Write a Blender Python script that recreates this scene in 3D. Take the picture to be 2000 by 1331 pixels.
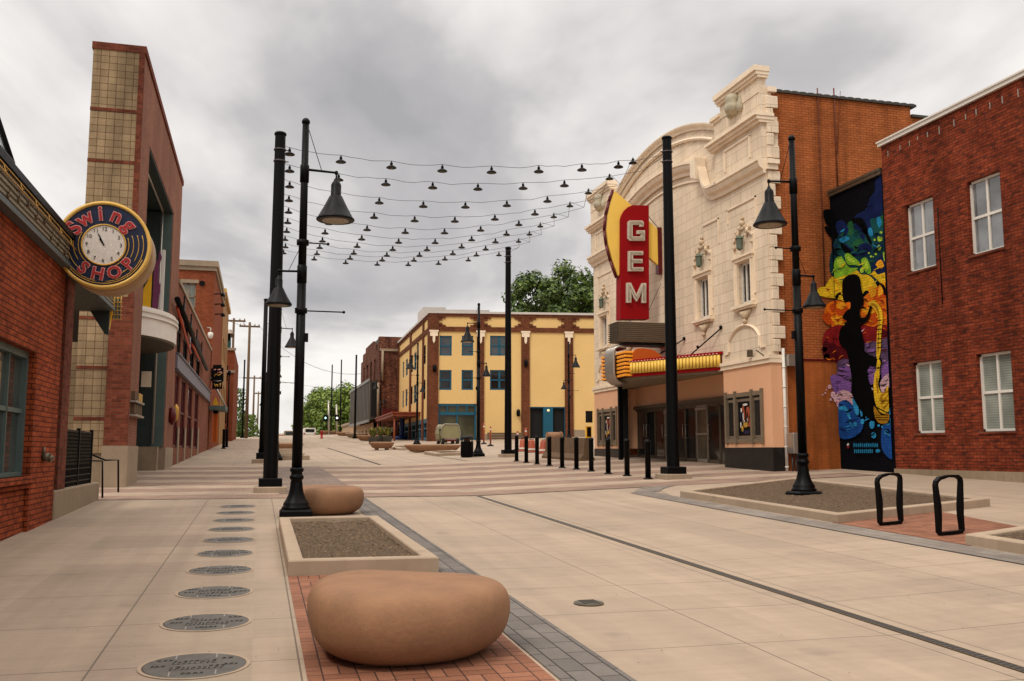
import bpy, math, random
from mathutils import Vector, Matrix
random.seed(7)
R = math.radians
for o in list(bpy.data.objects): bpy.data.objects.remove(o, do_unlink=True)
scn = bpy.context.scene
col = scn.collection

# ---------------- camera ----------------
F = 1850.; CX = 1000.; CY = 665.5; HY = 882.; VX = 505.
PIT = math.atan((HY-CY)/F); TH = math.atan((CX-VX)/math.hypot(F, HY-CY))
EYE = 1.45
cam = bpy.data.cameras.new('camera'); cam.sensor_width = 36; cam.lens = 36*F/2000
cam.clip_start = .05; cam.clip_end = 3000
co = bpy.data.objects.new('camera', cam); col.objects.link(co)
co.location = (0, 0, EYE); co.rotation_euler = (math.pi/2+PIT, 0, -TH)
scn.camera = co
scn.render.resolution_x = 1024; scn.render.resolution_y = 681

# ---------------- light ----------------
scn.view_settings.view_transform = 'Standard'; scn.view_settings.look = 'None'
scn.view_settings.exposure = 0.0; scn.view_settings.gamma = 1
SUN_EL, SUN_AZ = R(52), R(232)      # azimuth from +Y clockwise: the light comes from behind and left
w = bpy.data.worlds.new('World'); scn.world = w; w.use_nodes = True
nt = w.node_tree; nt.nodes.clear()
def N(nt, t, **k):
    n = nt.nodes.new(t)
    for a, b in k.items(): setattr(n, a, b)
    return n
def mathn(nt, op, a, b=None, c=None):
    n = nt.nodes.new('ShaderNodeMath'); n.operation = op
    for i, v in enumerate((a, b, c)):
        if v is None: continue
        if hasattr(v, 'links'): nt.links.new(v, n.inputs[i])
        else: n.inputs[i].default_value = v
    return n.outputs[0]
def vmath(nt, op, a, b=None):
    n = nt.nodes.new('ShaderNodeVectorMath'); n.operation = op
    for i, v in enumerate((a, b)):
        if v is None: continue
        if hasattr(v, 'links'): nt.links.new(v, n.inputs[i])
        else: n.inputs[i].default_value = v
    return n.outputs[0]
def mixc(nt, fac, a, b, mode='MIX'):
    n = nt.nodes.new('ShaderNodeMix'); n.data_type = 'RGBA'; n.blend_type = mode
    for s, v in ((n.inputs[0], fac), (n.inputs[6], a), (n.inputs[7], b)):
        if hasattr(v, 'links'): nt.links.new(v, s)
        else: s.default_value = v if s == n.inputs[0] else (*v, 1)
    return n.outputs[2]
def ramp(nt, fac, stops, interp='LINEAR'):
    n = nt.nodes.new('ShaderNodeValToRGB'); cr = n.color_ramp; cr.interpolation = interp
    while len(cr.elements) < len(stops): cr.elements.new(.5)
    for e, (p, c) in zip(cr.elements, stops):
        e.position = p; e.color = (*c, 1) if len(c) == 3 else c
    nt.links.new(fac, n.inputs[0]); return n.outputs[0]
def noise(nt, vec, scale, detail=4, rough=.5, dist=0, w4=None):
    n = nt.nodes.new('ShaderNodeTexNoise'); n.inputs['Scale'].default_value = scale
    n.inputs['Detail'].default_value = detail; n.inputs['Roughness'].default_value = rough
    n.inputs['Distortion'].default_value = dist
    if vec is not None: nt.links.new(vec, n.inputs['Vector'])
    return n.outputs['Fac']
tc = N(nt, 'ShaderNodeTexCoord')
sep = N(nt, 'ShaderNodeSeparateXYZ'); nt.links.new(tc.outputs['Generated'], sep.inputs[0])
zz = mathn(nt, 'MAXIMUM', mathn(nt, 'ADD', sep.outputs[2], .16), .05)
cmb = N(nt, 'ShaderNodeCombineXYZ')
nt.links.new(mathn(nt, 'DIVIDE', sep.outputs[0], zz), cmb.inputs[0])
nt.links.new(mathn(nt, 'DIVIDE', sep.outputs[1], zz), cmb.inputs[1])
cmb.inputs[2].default_value = 11.3
vv = vmath(nt, 'MULTIPLY', cmb.outputs[0], (1.0, .62, 1))
n1 = noise(nt, vv, .74, 6, .52, .7)
n2 = noise(nt, vv, 2.3, 4, .5, .3)
nn = mathn(nt, 'ADD', mathn(nt, 'MULTIPLY', n1, .82), mathn(nt, 'MULTIPLY', n2, .18))
cl = ramp(nt, nn, [(.34, (.43, .42, .43)), (.41, (.58, .56, .56)), (.45, (.77, .735, .72)), (.505, (.95, .91, .875)), (.56, (1.08, 1.03, .98))])
hz = ramp(nt, sep.outputs[2], [(.0, (1, 1, 1)), (.16, (0, 0, 0))])
cl2 = mixc(nt, mathn(nt, 'MULTIPLY', hz, .6), cl, (.90, .86, .82))
sky = N(nt, 'ShaderNodeTexSky', sky_type='NISHITA'); sky.sun_disc = False
sky.sun_elevation = SUN_EL; sky.sun_rotation = SUN_AZ
skyc = mixc(nt, 1.0, sky.outputs[0], (.1, .1, .1), 'MULTIPLY')
fin = mixc(nt, .96, skyc, cl2)
zen = ramp(nt, sep.outputs[2], [(.46, (1, 1, 1)), (.62, (1.5, 1.5, 1.5)), (1.0, (2.5, 2.45, 2.35))])   # an overcast sky is brightest overhead
fin = mixc(nt, 1.0, fin, zen, 'MULTIPLY')
bg = N(nt, 'ShaderNodeBackground'); nt.links.new(fin, bg.inputs[0]); bg.inputs[1].default_value = 1.0
wo = N(nt, 'ShaderNodeOutputWorld'); nt.links.new(bg.outputs[0], wo.inputs[0])
sl = bpy.data.lights.new('sun', 'SUN'); sl.energy = 1.6; sl.angle = R(14); sl.color = (1, .93, .82)
so = bpy.data.objects.new('sun', sl); col.objects.link(so)
sd = Vector((math.sin(SUN_AZ)*math.cos(SUN_EL), math.cos(SUN_AZ)*math.cos(SUN_EL), math.sin(SUN_EL)))
so.rotation_euler = (-sd).to_track_quat('-Z', 'Y').to_euler(); so.location = (0, 0, 60)

# ---------------- pixel <-> place helpers (2000 x 1331 photo pixels) ----------------
g = (HY-833)/math.sqrt(F*F+(HY-CY)**2+495**2); S = .035; XD = 4.53; CREST = 152.
def ray(px, py):
    a = px-CX; b = -(py-CY)
    fw = F*math.cos(PIT)-b*math.sin(PIT); up = F*math.sin(PIT)+b*math.cos(PIT)
    return a*math.cos(TH)+fw*math.sin(TH), -a*math.sin(TH)+fw*math.cos(TH), up
def gz(x, y):
    return (g*y if y < CREST else g*CREST-(y-CREST)*.02) + S*max(0, x-XD)
def G(px, py):
    r = ray(px, py); t = -EYE/(r[2]-g*r[1]); x, y = t*r[0], t*r[1]
    if x > XD:
        t = (-EYE-S*XD)/(r[2]-g*r[1]-S*r[0]); x, y = t*r[0], t*r[1]
    return x, y, gz(x, y)
def onX(px, py, X):
    r = ray(px, py); t = X/r[0]; return t*r[1], EYE+t*r[2]
def onY(px, py, Y):
    r = ray(px, py); t = Y/r[1]; return t*r[0], EYE+t*r[2]

# ---------------- materials ----------------
def newmat(name):
    m = bpy.data.materials.new(name); m.use_nodes = True; t = m.node_tree
    return m, t, t.nodes['Principled BSDF']
def setin(b, **k):
    for a, v in k.items():
        a = a.replace('_', ' ')
        if a in b.inputs: b.inputs[a].default_value = v
def bump(t, b, h, strength=.3, dist=.01):
    n = t.nodes.new('ShaderNodeBump'); n.inputs['Strength'].default_value = strength
    n.inputs['Distance'].default_value = dist
    t.links.new(h, n.inputs['Height']); t.links.new(n.outputs[0], b.inputs['Normal'])
def deep(c, e=1.2): return tuple(max(0., x)**e for x in c)
def plain(name, c, rough=.6, metal=0, var=.18, scale=3., bmp=.0, spec=.35):
    c = deep(c); m, t, b = newmat(name)
    geo = N(t, 'ShaderNodeNewGeometry')
    f = noise(t, geo.outputs['Position'], scale, 6, .6)
    f2 = noise(t, geo.outputs['Position'], scale*9, 4, .6)
    k = mathn(t, 'ADD', mathn(t, 'MULTIPLY', f, .7), mathn(t, 'MULTIPLY', f2, .3))
    c1 = tuple(x*(1-var) for x in c); c2 = tuple(min(1, x*(1+var)) for x in c)
    t.links.new(ramp(t, k, [(.3, c1), (.7, c2)]), b.inputs['Base Color'])
    rr = ramp(t, f2, [(.3, (max(.02, rough-.08),)*3), (.7, (min(1, rough+.1),)*3)])
    t.links.new(rr, b.inputs['Roughness'])
    setin(b, Metallic=metal, Specular_IOR_Level=spec)
    if bmp: bump(t, b, f2, bmp, .01)
    return m
def wuv(t):
    geo = N(t, 'ShaderNodeNewGeometry'); s = N(t, 'ShaderNodeSeparateXYZ'); t.links.new(geo.outputs['Position'], s.inputs[0])
    sn = N(t, 'ShaderNodeSeparateXYZ'); t.links.new(geo.outputs['True Normal'], sn.inputs[0])
    ax = mathn(t, 'GREATER_THAN', mathn(t, 'ABSOLUTE', sn.outputs[0]), .6)
    mx = N(t, 'ShaderNodeMix'); t.links.new(ax, mx.inputs[0]); t.links.new(s.outputs[0], mx.inputs[2]); t.links.new(s.outputs[1], mx.inputs[3])
    az = mathn(t, 'GREATER_THAN', mathn(t, 'ABSOLUTE', sn.outputs[2]), .7)
    my = N(t, 'ShaderNodeMix'); t.links.new(az, my.inputs[0]); t.links.new(s.outputs[2], my.inputs[2]); t.links.new(s.outputs[1], my.inputs[3])
    c = N(t, 'ShaderNodeCombineXYZ'); t.links.new(mx.outputs[0], c.inputs[0]); t.links.new(my.outputs[0], c.inputs[1])
    return c.outputs[0], geo.outputs['Position'], s
def bricktex(t, vec, c1, c2, mo, bw, rh, ms, offset=.5, freq=2, squash=1, bias=0):
    n = N(t, 'ShaderNodeTexBrick'); n.offset = offset; n.offset_frequency = freq
    n.inputs['Scale'].default_value = 1; n.inputs['Brick Width'].default_value = bw
    n.inputs['Row Height'].default_value = rh; n.inputs['Mortar Size'].default_value = ms
    n.inputs['Mortar Smooth'].default_value = .15; n.inputs['Bias'].default_value = bias
    n.inputs['Color1'].default_value = (*c1, 1); n.inputs['Color2'].default_value = (*c2, 1); n.inputs['Mortar'].default_value = (*mo, 1)
    t.links.new(vec, n.inputs['Vector']); return n
def brick(name, c1, c2, mo, bw=.21, rh=.072, ms=.008, rough=.85, stain=.35, offset=.5, patch=None, bstr=.5, stretch=(1, 1, 1), vb=None):
    vb = stain if vb is None else vb
    c1, c2, mo = deep(c1), deep(c2), deep(mo); patch = deep(patch) if patch else None
    m, t, b = newmat(name); uv, pos, s = wuv(t)
    n = bricktex(t, uv, c1, c2, mo, bw, rh, ms, offset)
    c = n.outputs['Color']
    if patch:
        pn = noise(t, vmath(t, 'MULTIPLY', uv, (4.2, 13.5, 1)), 1.0, 1, .5)
        c = mixc(t, ramp(t, pn, [(.56, (0, 0, 0)), (.62, (.8, .8, .8))]), c, mixc(t, n.outputs['Fac'], patch, mo))
    big = noise(t, vmath(t, 'MULTIPLY', pos, stretch), .55, 6, .65)
    c = mixc(t, 1.0, c, ramp(t, big, [(.3, (1-stain,)*3), (.7, (1+stain*.4,)*3)]), 'MULTIPLY')
    fine = noise(t, pos, 45, 3, .6)
    c = mixc(t, 1.0, c, ramp(t, fine, [(.25, (.82,)*3), (.75, (1.12,)*3)]), 'MULTIPLY')
    # each brick fired a little differently, plus rain streaks running down the wall
    wn = N(t, 'ShaderNodeTexWhiteNoise', noise_dimensions='2D'); sx = N(t, 'ShaderNodeSeparateXYZ'); t.links.new(uv, sx.inputs[0])
    row = mathn(t, 'FLOOR', mathn(t, 'DIVIDE', sx.outputs[1], rh)); cb = N(t, 'ShaderNodeCombineXYZ')
    t.links.new(mathn(t, 'FLOOR', mathn(t, 'ADD', mathn(t, 'DIVIDE', sx.outputs[0], bw), mathn(t, 'MULTIPLY', mathn(t, 'MODULO', row, 2), offset))), cb.inputs[0]); t.links.new(row, cb.inputs[1]); t.links.new(cb.outputs[0], wn.inputs['Vector'])
    c = mixc(t, 1.0, c, ramp(t, wn.outputs[0], [(0, (1-vb*1.1,)*3), (.5, (1,)*3), (1, (1+vb*.8,)*3)]), 'MULTIPLY')
    st = noise(t, vmath(t, 'MULTIPLY', pos, (2.2, 2.2, .16)), 1.0, 5, .65)
    c = mixc(t, 1.0, c, ramp(t, st, [(.38, (1-stain*.9,)*3), (.55, (1,)*3), (.7, (1+stain*.25,)*3)]), 'MULTIPLY')
    t.links.new(c, b.inputs['Base Color']); setin(b, Roughness=.95, Specular_IOR_Level=.10)
    h = mathn(t, 'ADD', mathn(t, 'MULTIPLY', n.outputs['Fac'], -1), mathn(t, 'MULTIPLY', fine, .4))
    bump(t, b, h, bstr, .008)
    return m
def glass(name, c=(.03, .035, .04), rough=.04, spec=.9):
    m, t, b = newmat(name); geo = N(t, 'ShaderNodeNewGeometry')
    f = noise(t, geo.outputs['Position'], .9, 3, .5)
    t.links.new(ramp(t, f, [(.35, tuple(x*.6 for x in c)), (.65, tuple(x*1.5 for x in c))]), b.inputs['Base Color'])
    setin(b, Roughness=rough, Specular_IOR_Level=spec); bump(t, b, f, .12, .05); return m
def concrete(name, c, joints_x=(), jy=None, jyoff=0, stain=.23, split=None):
    """paving concrete: broom-finish streaks, blotches, and sawn joints"""
    m, t, b = newmat(name); geo = N(t, 'ShaderNodeNewGeometry'); s = N(t, 'ShaderNodeSeparateXYZ'); t.links.new(geo.outputs['Position'], s.inputs[0])
    P = geo.outputs['Position']
    f = noise(t, P, .45, 6, .6, .4); f2 = noise(t, P, 5, 6, .65); f3 = noise(t, P, 90, 3, .6)
    f4 = noise(t, vmath(t, 'MULTIPLY', P, (.8, 7, 1)), 2.0, 4, .6)
    k = mathn(t, 'ADD', mathn(t, 'ADD', mathn(t, 'MULTIPLY', f, .42), mathn(t, 'MULTIPLY', f2, .2)), mathn(t, 'ADD', mathn(t, 'MULTIPLY', f3, .13), mathn(t, 'MULTIPLY', f4, .25)))
    c = tuple(c); cc = ramp(t, k, [(.33, tuple(x*(1-stain) for x in c)), (.5, c), (.68, tuple(x*(1+stain*.75) for x in c))])
    # each slab is its own pour
    sl_ = N(t, 'ShaderNodeTexWhiteNoise', noise_dimensions='2D')
    cb = N(t, 'ShaderNodeCombineXYZ')
    t.links.new(mathn(t, 'FLOOR', mathn(t, 'DIVIDE', s.outputs[0], 1.9)), cb.inputs[0])
    t.links.new(mathn(t, 'FLOOR', mathn(t, 'DIVIDE', mathn(t, 'ADD', s.outputs[1], -jyoff), (jy or 3))), cb.inputs[1])
    t.links.new(cb.outputs[0], sl_.inputs['Vector'])
    cc = mixc(t, 1, cc, ramp(t, sl_.outputs[0], [(0, (.92,)*3), (1, (1.06,)*3)]), 'MULTIPLY')
    sp = noise(t, P, 2.2, 2, .5)
    cc = mixc(t, ramp(t, sp, [(.66, (0, 0, 0)), (.78, (.5, .5, .5))]), cc, tuple(x*.6 for x in c))
    vo = N(t, 'ShaderNodeTexVoronoi'); vo.inputs['Scale'].default_value = 1.7; t.links.new(P, vo.inputs['Vector'])      # gum and oil spots
    cc = mixc(t, ramp(t, vo.outputs['Distance'], [(.02, (.45, .45, .45)), (.045, (0, 0, 0))]), cc, tuple(x*.45 for x in c))
    ty = noise(t, vmath(t, 'MULTIPLY', P, (3.2, .10, 1)), 1.0, 4, .6)                                                     # faint wheel tracks along the street
    cc = mixc(t, 1, cc, ramp(t, ty, [(.35, (.90,)*3), (.6, (1.03,)*3)]), 'MULTIPLY')
    j = None
    def acc(x):
        nonlocal j
        j = x if j is None else mathn(t, 'MAXIMUM', j, x)
    for x in joints_x:
        acc(mathn(t, 'LESS_THAN', mathn(t, 'ABSOLUTE', mathn(t, 'SUBTRACT', s.outputs[0], x)), .006))
    if jy:
        md = mathn(t, 'ABSOLUTE', mathn(t, 'SUBTRACT', mathn(t, 'MODULO', mathn(t, 'ADD', s.outputs[1], jy*20-jyoff), jy), jy/2))
        acc(mathn(t, 'LESS_THAN', md, .006))
    if j is not None: cc = mixc(t, mathn(t, 'MULTIPLY', j, .72), cc, tuple(x*.22 for x in c))
    t.links.new(cc, b.inputs['Base Color']); setin(b, Roughness=.82, Specular_IOR_Level=.3)
    h = mathn(t, 'ADD', mathn(t, 'MULTIPLY', f3, .5), f2)
    if j is not None: h = mathn(t, 'SUBTRACT', h, j)
    bump(t, b, h, .18, .006); return m
def pavers(name, c1, c2, mo, bw, rh, ms, rot=0, basket=False, offset=.5):
    m, t, b = newmat(name); geo = N(t, 'ShaderNodeNewGeometry')
    mp = N(t, 'ShaderNodeMapping'); mp.inputs['Rotation'].default_value = (0, 0, rot); t.links.new(geo.outputs['Position'], mp.inputs[0])
    n = bricktex(t, mp.outputs[0], c1, c2, mo, bw, rh, ms, offset)
    c = n.outputs['Color']; fac = n.outputs['Fac']
    if basket:                       # basket weave: pairs of bricks turned in alternate squares
        mp2 = N(t, 'ShaderNodeMapping'); mp2.inputs['Rotation'].default_value = (0, 0, math.pi/2); t.links.new(geo.outputs['Position'], mp2.inputs[0])
        n2 = bricktex(t, mp2.outputs[0], c1, c2, mo, bw, rh, ms, 0)
        n.offset = 0
        ck = N(t, 'ShaderNodeTexChecker'); ck.inputs['Scale'].default_value = 1/bw
        ck.inputs[1].default_value = (0, 0, 0, 1); ck.inputs[2].default_value = (1, 1, 1, 1)
        sc = vmath(t, 'MULTIPLY', geo.outputs['Position'], (1, 1, 0)); t.links.new(vmath(t, 'ADD', sc, (0, 0, bw*.5)), ck.inputs[0])
        c = mixc(t, ck.outputs['Fac'], c, n2.outputs['Color'])
        mf = N(t, 'ShaderNodeMix'); t.links.new(ck.outputs['Fac'], mf.inputs[0]); t.links.new(fac, mf.inputs[2]); t.links.new(n2.outputs['Fac'], mf.inputs[3]); fac = mf.outputs[0]
    f = noise(t, geo.outputs['Position'], 1.2, 6, .65); f3 = noise(t, geo.outputs['Position'], 70, 3, .6)
    c = mixc(t, 1, c, ramp(t, f, [(.3, (.72,)*3), (.7, (1.18,)*3)]), 'MULTIPLY')
    c = mixc(t, 1, c, ramp(t, f3, [(.3, (.85,)*3), (.7, (1.12,)*3)]), 'MULTIPLY')
    t.links.new(c, b.inputs['Base Color']); setin(b, Roughness=.85, Specular_IOR_Level=.3)
    bump(t, b, mathn(t, 'ADD', mathn(t, 'MULTIPLY', fac, -1), mathn(t, 'MULTIPLY', f3, .4)), .5, .008); return m
M = {}
M['road'] = concrete('road_concrete', (.345, .262, .192), (3.25, 4.36, 4.70, 6.32), 1.22, .52)
M['walk'] = concrete('walk_concrete', (.345, .262, .192), (-.93, .28), 1.32, .30)
M['plaza'] = concrete('plaza_concrete', (.365, .28, .205), (9.9, 11.8, 13.7), 1.9, .4)
M['kerb'] = concrete('kerb_concrete', (.36, .27, .19), (), None, 0, .2)
M['oldconc'] = concrete('weathered_concrete', (.27, .20, .13), (), None, 0, .35)
M['granite'] = concrete('pale_stone_base', (.30, .225, .155), (), None, 0, .25)
M['redpave'] = pavers('red_clay_pavers', (.21, .082, .044), (.30, .128, .072), (.055, .026, .018), .2, .1, .005, 0, True)
M['greypave'] = pavers('grey_pavers', (.115, .10, .09), (.165, .142, .125), (.035, .03, .027), .30, .15, .006, math.pi/2)
M['bandred'] = pavers('band_red', (.25, .165, .122), (.295, .195, .145), (.17, .115, .085), .2, .1, .004)
M['bandlite'] = pavers('band_light', (.37, .28, .205), (.42, .315, .23), (.27, .205, .15), .2, .1, .004)
M['mixpave'] = pavers('mixed_pavers', (.19, .14, .115), (.26, .185, .145), (.10, .075, .06), .2, .1, .005, 0, True)
M['soil'] = None
m, t, b = newmat('soil'); geo = N(t, 'ShaderNodeNewGeometry')
f = noise(t, geo.outputs['Position'], 18, 8, .75); f2 = noise(t, geo.outputs['Position'], 60, 4, .7)
t.links.new(ramp(t, mathn(t, 'ADD', mathn(t, 'MULTIPLY', f, .6), mathn(t, 'MULTIPLY', f2, .4)), [(.34, (.03, .017, .008)), (.48, (.105, .062, .031)), (.60, (.20, .128, .068)), (.72, (.33, .235, .135))]), b.inputs['Base Color'])
setin(b, Roughness=.95); bump(t, b, mathn(t, 'ADD', f, f2), 1.0, .03); M['soil'] = m
M['brick_left'] = brick('orange_red_brick', (.43, .118, .048), (.35, .09, .037), (.13, .042, .023), patch=(.25, .066, .034), stain=.3, vb=.18)
M['brick_right'] = brick('dark_red_brick', (.33, .086, .040), (.25, .060, .030), (.14, .045, .026), patch=(.11, .042, .032), stain=.3, vb=.25)
M['brick_side'] = brick('orange_painted_brick', (.51, .19, .072), (.45, .16, .06), (.30, .105, .042), stain=.32, bstr=.8, vb=.10)
M['brick_smooth'] = brick('orange_render_over_brick', (.47, .165, .052), (.46, .16, .05), (.42, .145, .046), stain=.4, bstr=.15, vb=.04)
M['brick_tower'] = brick('brown_brick', (.36, .19, .135), (.33, .17, .12), (.27, .14, .10), stain=.2, bstr=.4, vb=.08)
M['brick_trim'] = brick('dark_trim_brick', (.27, .09, .052), (.21, .065, .042), (.20, .11, .08), stain=.25)
M['brick_next'] = brick('brown_red_brick', (.34, .15, .10), (.30, .13, .085), (.17, .07, .045), stain=.2)
M['brick_apt'] = brick('apartment_brick', (.38, .13, .065), (.33, .11, .055), (.18, .06, .035), stain=.15)
M['brick_far'] = brick('old_brown_brick', (.27, .115, .075), (.20, .085, .058), (.17, .085, .06), stain=.5, patch=(.34, .2, .15))
M['brick_pier'] = brick('brown_pier_brick', (.24, .098, .052), (.20, .08, .043), (.16, .07, .042), stain=.2)
M['tile'] = brick('tan_block_tile', (.44, .335, .215), (.40, .30, .19), (.17, .10, .06), .19, .175, .0065, .45, .35, 0, vb=.12)
M['ashlar'] = brick('cream_terracotta', (.84, .71, .56), (.80, .67, .52), (.47, .375, .28), .62, .31, .006, .5, .13, .5, bstr=.10, vb=.04)
M['cream'] = plain('cream_moulding', (.83, .70, .545), .55, 0, .13, 2.5, .15)
M['cream_dk'] = plain('cream_carving', (.60, .47, .33), .6, 0, .3, 14, .3)
M['pink'] = plain('peach_panel', (.76, .46, .29), .5, 0, .05, 1.2)
M['black_stone'] = plain('black_stone', (.022, .02, .018), .35, 0, .6, 2.5)
M['black'] = plain('black_painted_metal', (.0035, .0035, .004), .45, 0, .3, 6, 0, .12)
M['black_in'] = plain('dark_interior', (.012, .011, .010), .8)
M['lampblack'] = plain('charcoal_enamel', (.012, .012, .013), .45, 0, .3, 9, 0, .14)
M['lens'] = plain('lamp_lens', (.30, .25, .16), .3)
M['galv'] = plain('galvanised_cable', (.11, .10, .10), .5, .6)
M['bronze'] = plain('bronze_plate', (.165, .15, .128), .45, .55, .3, 10, .2)
M['bronze_dk'] = plain('bronze_lettering', (.095, .085, .07), .5, .5, .3, 12)
M['pebble'] = plain('terracotta_precast', (.315, .185, .11), .75, 0, .22, 3.2, .35, .22)
M['teal'] = plain('grey_teal_paint', (.11, .15, .14), .5, 0, .2, 2)
M['teal_bright'] = plain('deep_teal_paint', (.012, .125, .19), .4)
M['white'] = plain('white_paint', (.72, .68, .62), .5, 0, .08, 3)
M['white_metal'] = plain('weathered_white_metal', (.60, .56, .50), .4, .3, .12, 3)
M['silver'] = plain('brushed_silver', (.45, .41, .36), .35, .7, .15, 8)
M['bronze_frame'] = plain('bronze_brown_frame', (.17, .14, .10), .4, .6, .2, 5)
M['case'] = plain('case_metal', (.26, .205, .145), .45, .2, .2, 6)
M['corr'] = plain('tan_sheet', (.34, .28, .20), .5, .35, .15, 4)
M['red'] = plain('sign_red', (.33, .006, .012), .6, 0, .12, 1.5, 0, .12)
M['dkred'] = plain('dark_red_trim', (.14, .008, .014), .4)
M['yellow'] = plain('sign_yellow', (.86, .60, .14), .45, 0, .05, 1.5)
M['orange'] = plain('sign_orange', (.90, .40, .04), .45, 0, .05, 1.5)
M['orange_dk'] = plain('burnt_orange', (.55, .135, .01), .5, 0, .06, 1)
M['bulb'] = plain('letter_white', (.62, .56, .47), .4, 0, .12, 30)
M['stucco'] = plain('yellow_stucco', (.75, .535, .245), .8, 0, .06, .6, .1)
M['wood'] = plain('pole_wood', (.17, .11, .065), .85, 0, .3, 4)
M['navy'] = plain('sign_navy', (.012, .022, .07), .35)
M['neonred'] = plain('neon_red', (.42, .02, .025), .4)
M['neonpink'] = plain('neon_edge', (.65, .34, .30), .35)
M['gold'] = plain('gold_trim', (.60, .37, .08), .35, .2)
M['glass'] = glass('window_glass')
M['glass_dk'] = glass('dark_glass', (.012, .012, .012), .06, .5)
M['glass_blind'] = glass('glass_over_blinds', (.20, .215, .185), .12, .6)
m_ = M['glass_blind']; t = m_.node_tree; b = t.nodes['Principled BSDF']; geo = N(t, 'ShaderNodeNewGeometry'); sz = N(t, 'ShaderNodeSeparateXYZ'); t.links.new(geo.outputs['Position'], sz.inputs[0])
wv = mathn(t, 'SINE', mathn(t, 'MULTIPLY', sz.outputs[2], 2*math.pi/.055)); old = b.inputs['Base Color'].links[0].from_socket
t.links.new(mixc(t, 1, old, ramp(t, mathn(t, 'ADD', mathn(t, 'MULTIPLY', wv, .5), .5), [(.1, (.80,)*3), (.6, (1.08,)*3)]), 'MULTIPLY'), b.inputs['Base Color'])
gm, gt_, gb_ = newmat('slotted_grate'); geo = N(gt_, 'ShaderNodeNewGeometry'); sz = N(gt_, 'ShaderNodeSeparateXYZ'); gt_.links.new(geo.outputs['Position'], sz.inputs[0])
gt_.links.new(mixc(gt_, mathn(gt_, 'LESS_THAN', mathn(gt_, 'FRACT', mathn(gt_, 'DIVIDE', sz.outputs[1], .05)), .38), (.004, .004, .004), (.06, .05, .04)), gb_.inputs['Base Color']); setin(gb_, Roughness=.6); M['grate'] = gm
M['lavender'] = plain('lavender_beam', (.20, .19, .225), .5)
M['orangered'] = plain('red_orange_pipe', (.55, .11, .05), .5)
M['purple'] = plain('purple_fin', (.20, .05, .13), .5)
M['greenfin'] = plain('green_fin', (.02, .10, .08), .5)
M['yellowfin'] = plain('yellow_fin', (.78, .45, .02), .5)
M['leafy'] = None
def foliage(name, lo, mid, hi):
    m, t, b = newmat(name); geo = N(t, 'ShaderNodeNewGeometry')
    f = noise(t, geo.outputs['Position'], .9, 4, .6); ri = geo.outputs['Random Per Island']
    k = mathn(t, 'ADD', mathn(t, 'MULTIPLY', f, .6), mathn(t, 'MULTIPLY', ri, .4))
    t.links.new(ramp(t, k, [(.25, lo), (.5, mid), (.75, hi)]), b.inputs['Base Color']); setin(b, Roughness=.6)
    if 'Subsurface Weight' in b.inputs: pass
    return m
M['leafy'] = foliage('spring_foliage', (.045, .085, .006), (.105, .17, .012), (.20, .27, .02))
M['greypave_light'] = pavers('light_grey_pavers', (.19, .16, .135), (.235, .20, .17), (.09, .075, .065), .30, .15, .005, math.pi/2)
M['leaf_mid'] = foliage('summer_foliage', (.016, .04, .004), (.05, .095, .008), (.12, .175, .014))
M['leaf_dk'] = foliage('deep_foliage', (.02, .05, .006), (.045, .10, .01), (.09, .16, .015))
M['bark'] = plain('bark', (.09, .065, .045), .9)
M['traffic_red'] = plain('traffic_orange', (.40, .10, .04), .5)
M['greygreen'] = plain('cart_grey_green', (.30, .27, .15), .6, 0, .15, 3)
M['rubber'] = plain('rubber', (.02, .02, .02), .8)
M['teal_box'] = plain('sea_blue_paint', (.06, .27, .32), .5)
M['blue'] = plain('royal_blue_paint', (.015, .05, .20), .4)
M['screen_metal'] = plain('dark_metal_screen', (.10, .085, .07), .55, .3, .12, 2)
M['roofgrey'] = plain('roof_grey', (.11, .11, .10), .8)
M['roofwhite'] = plain('roof_white_membrane', (.58, .54, .50), .7, 0, .1, .6)

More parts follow.
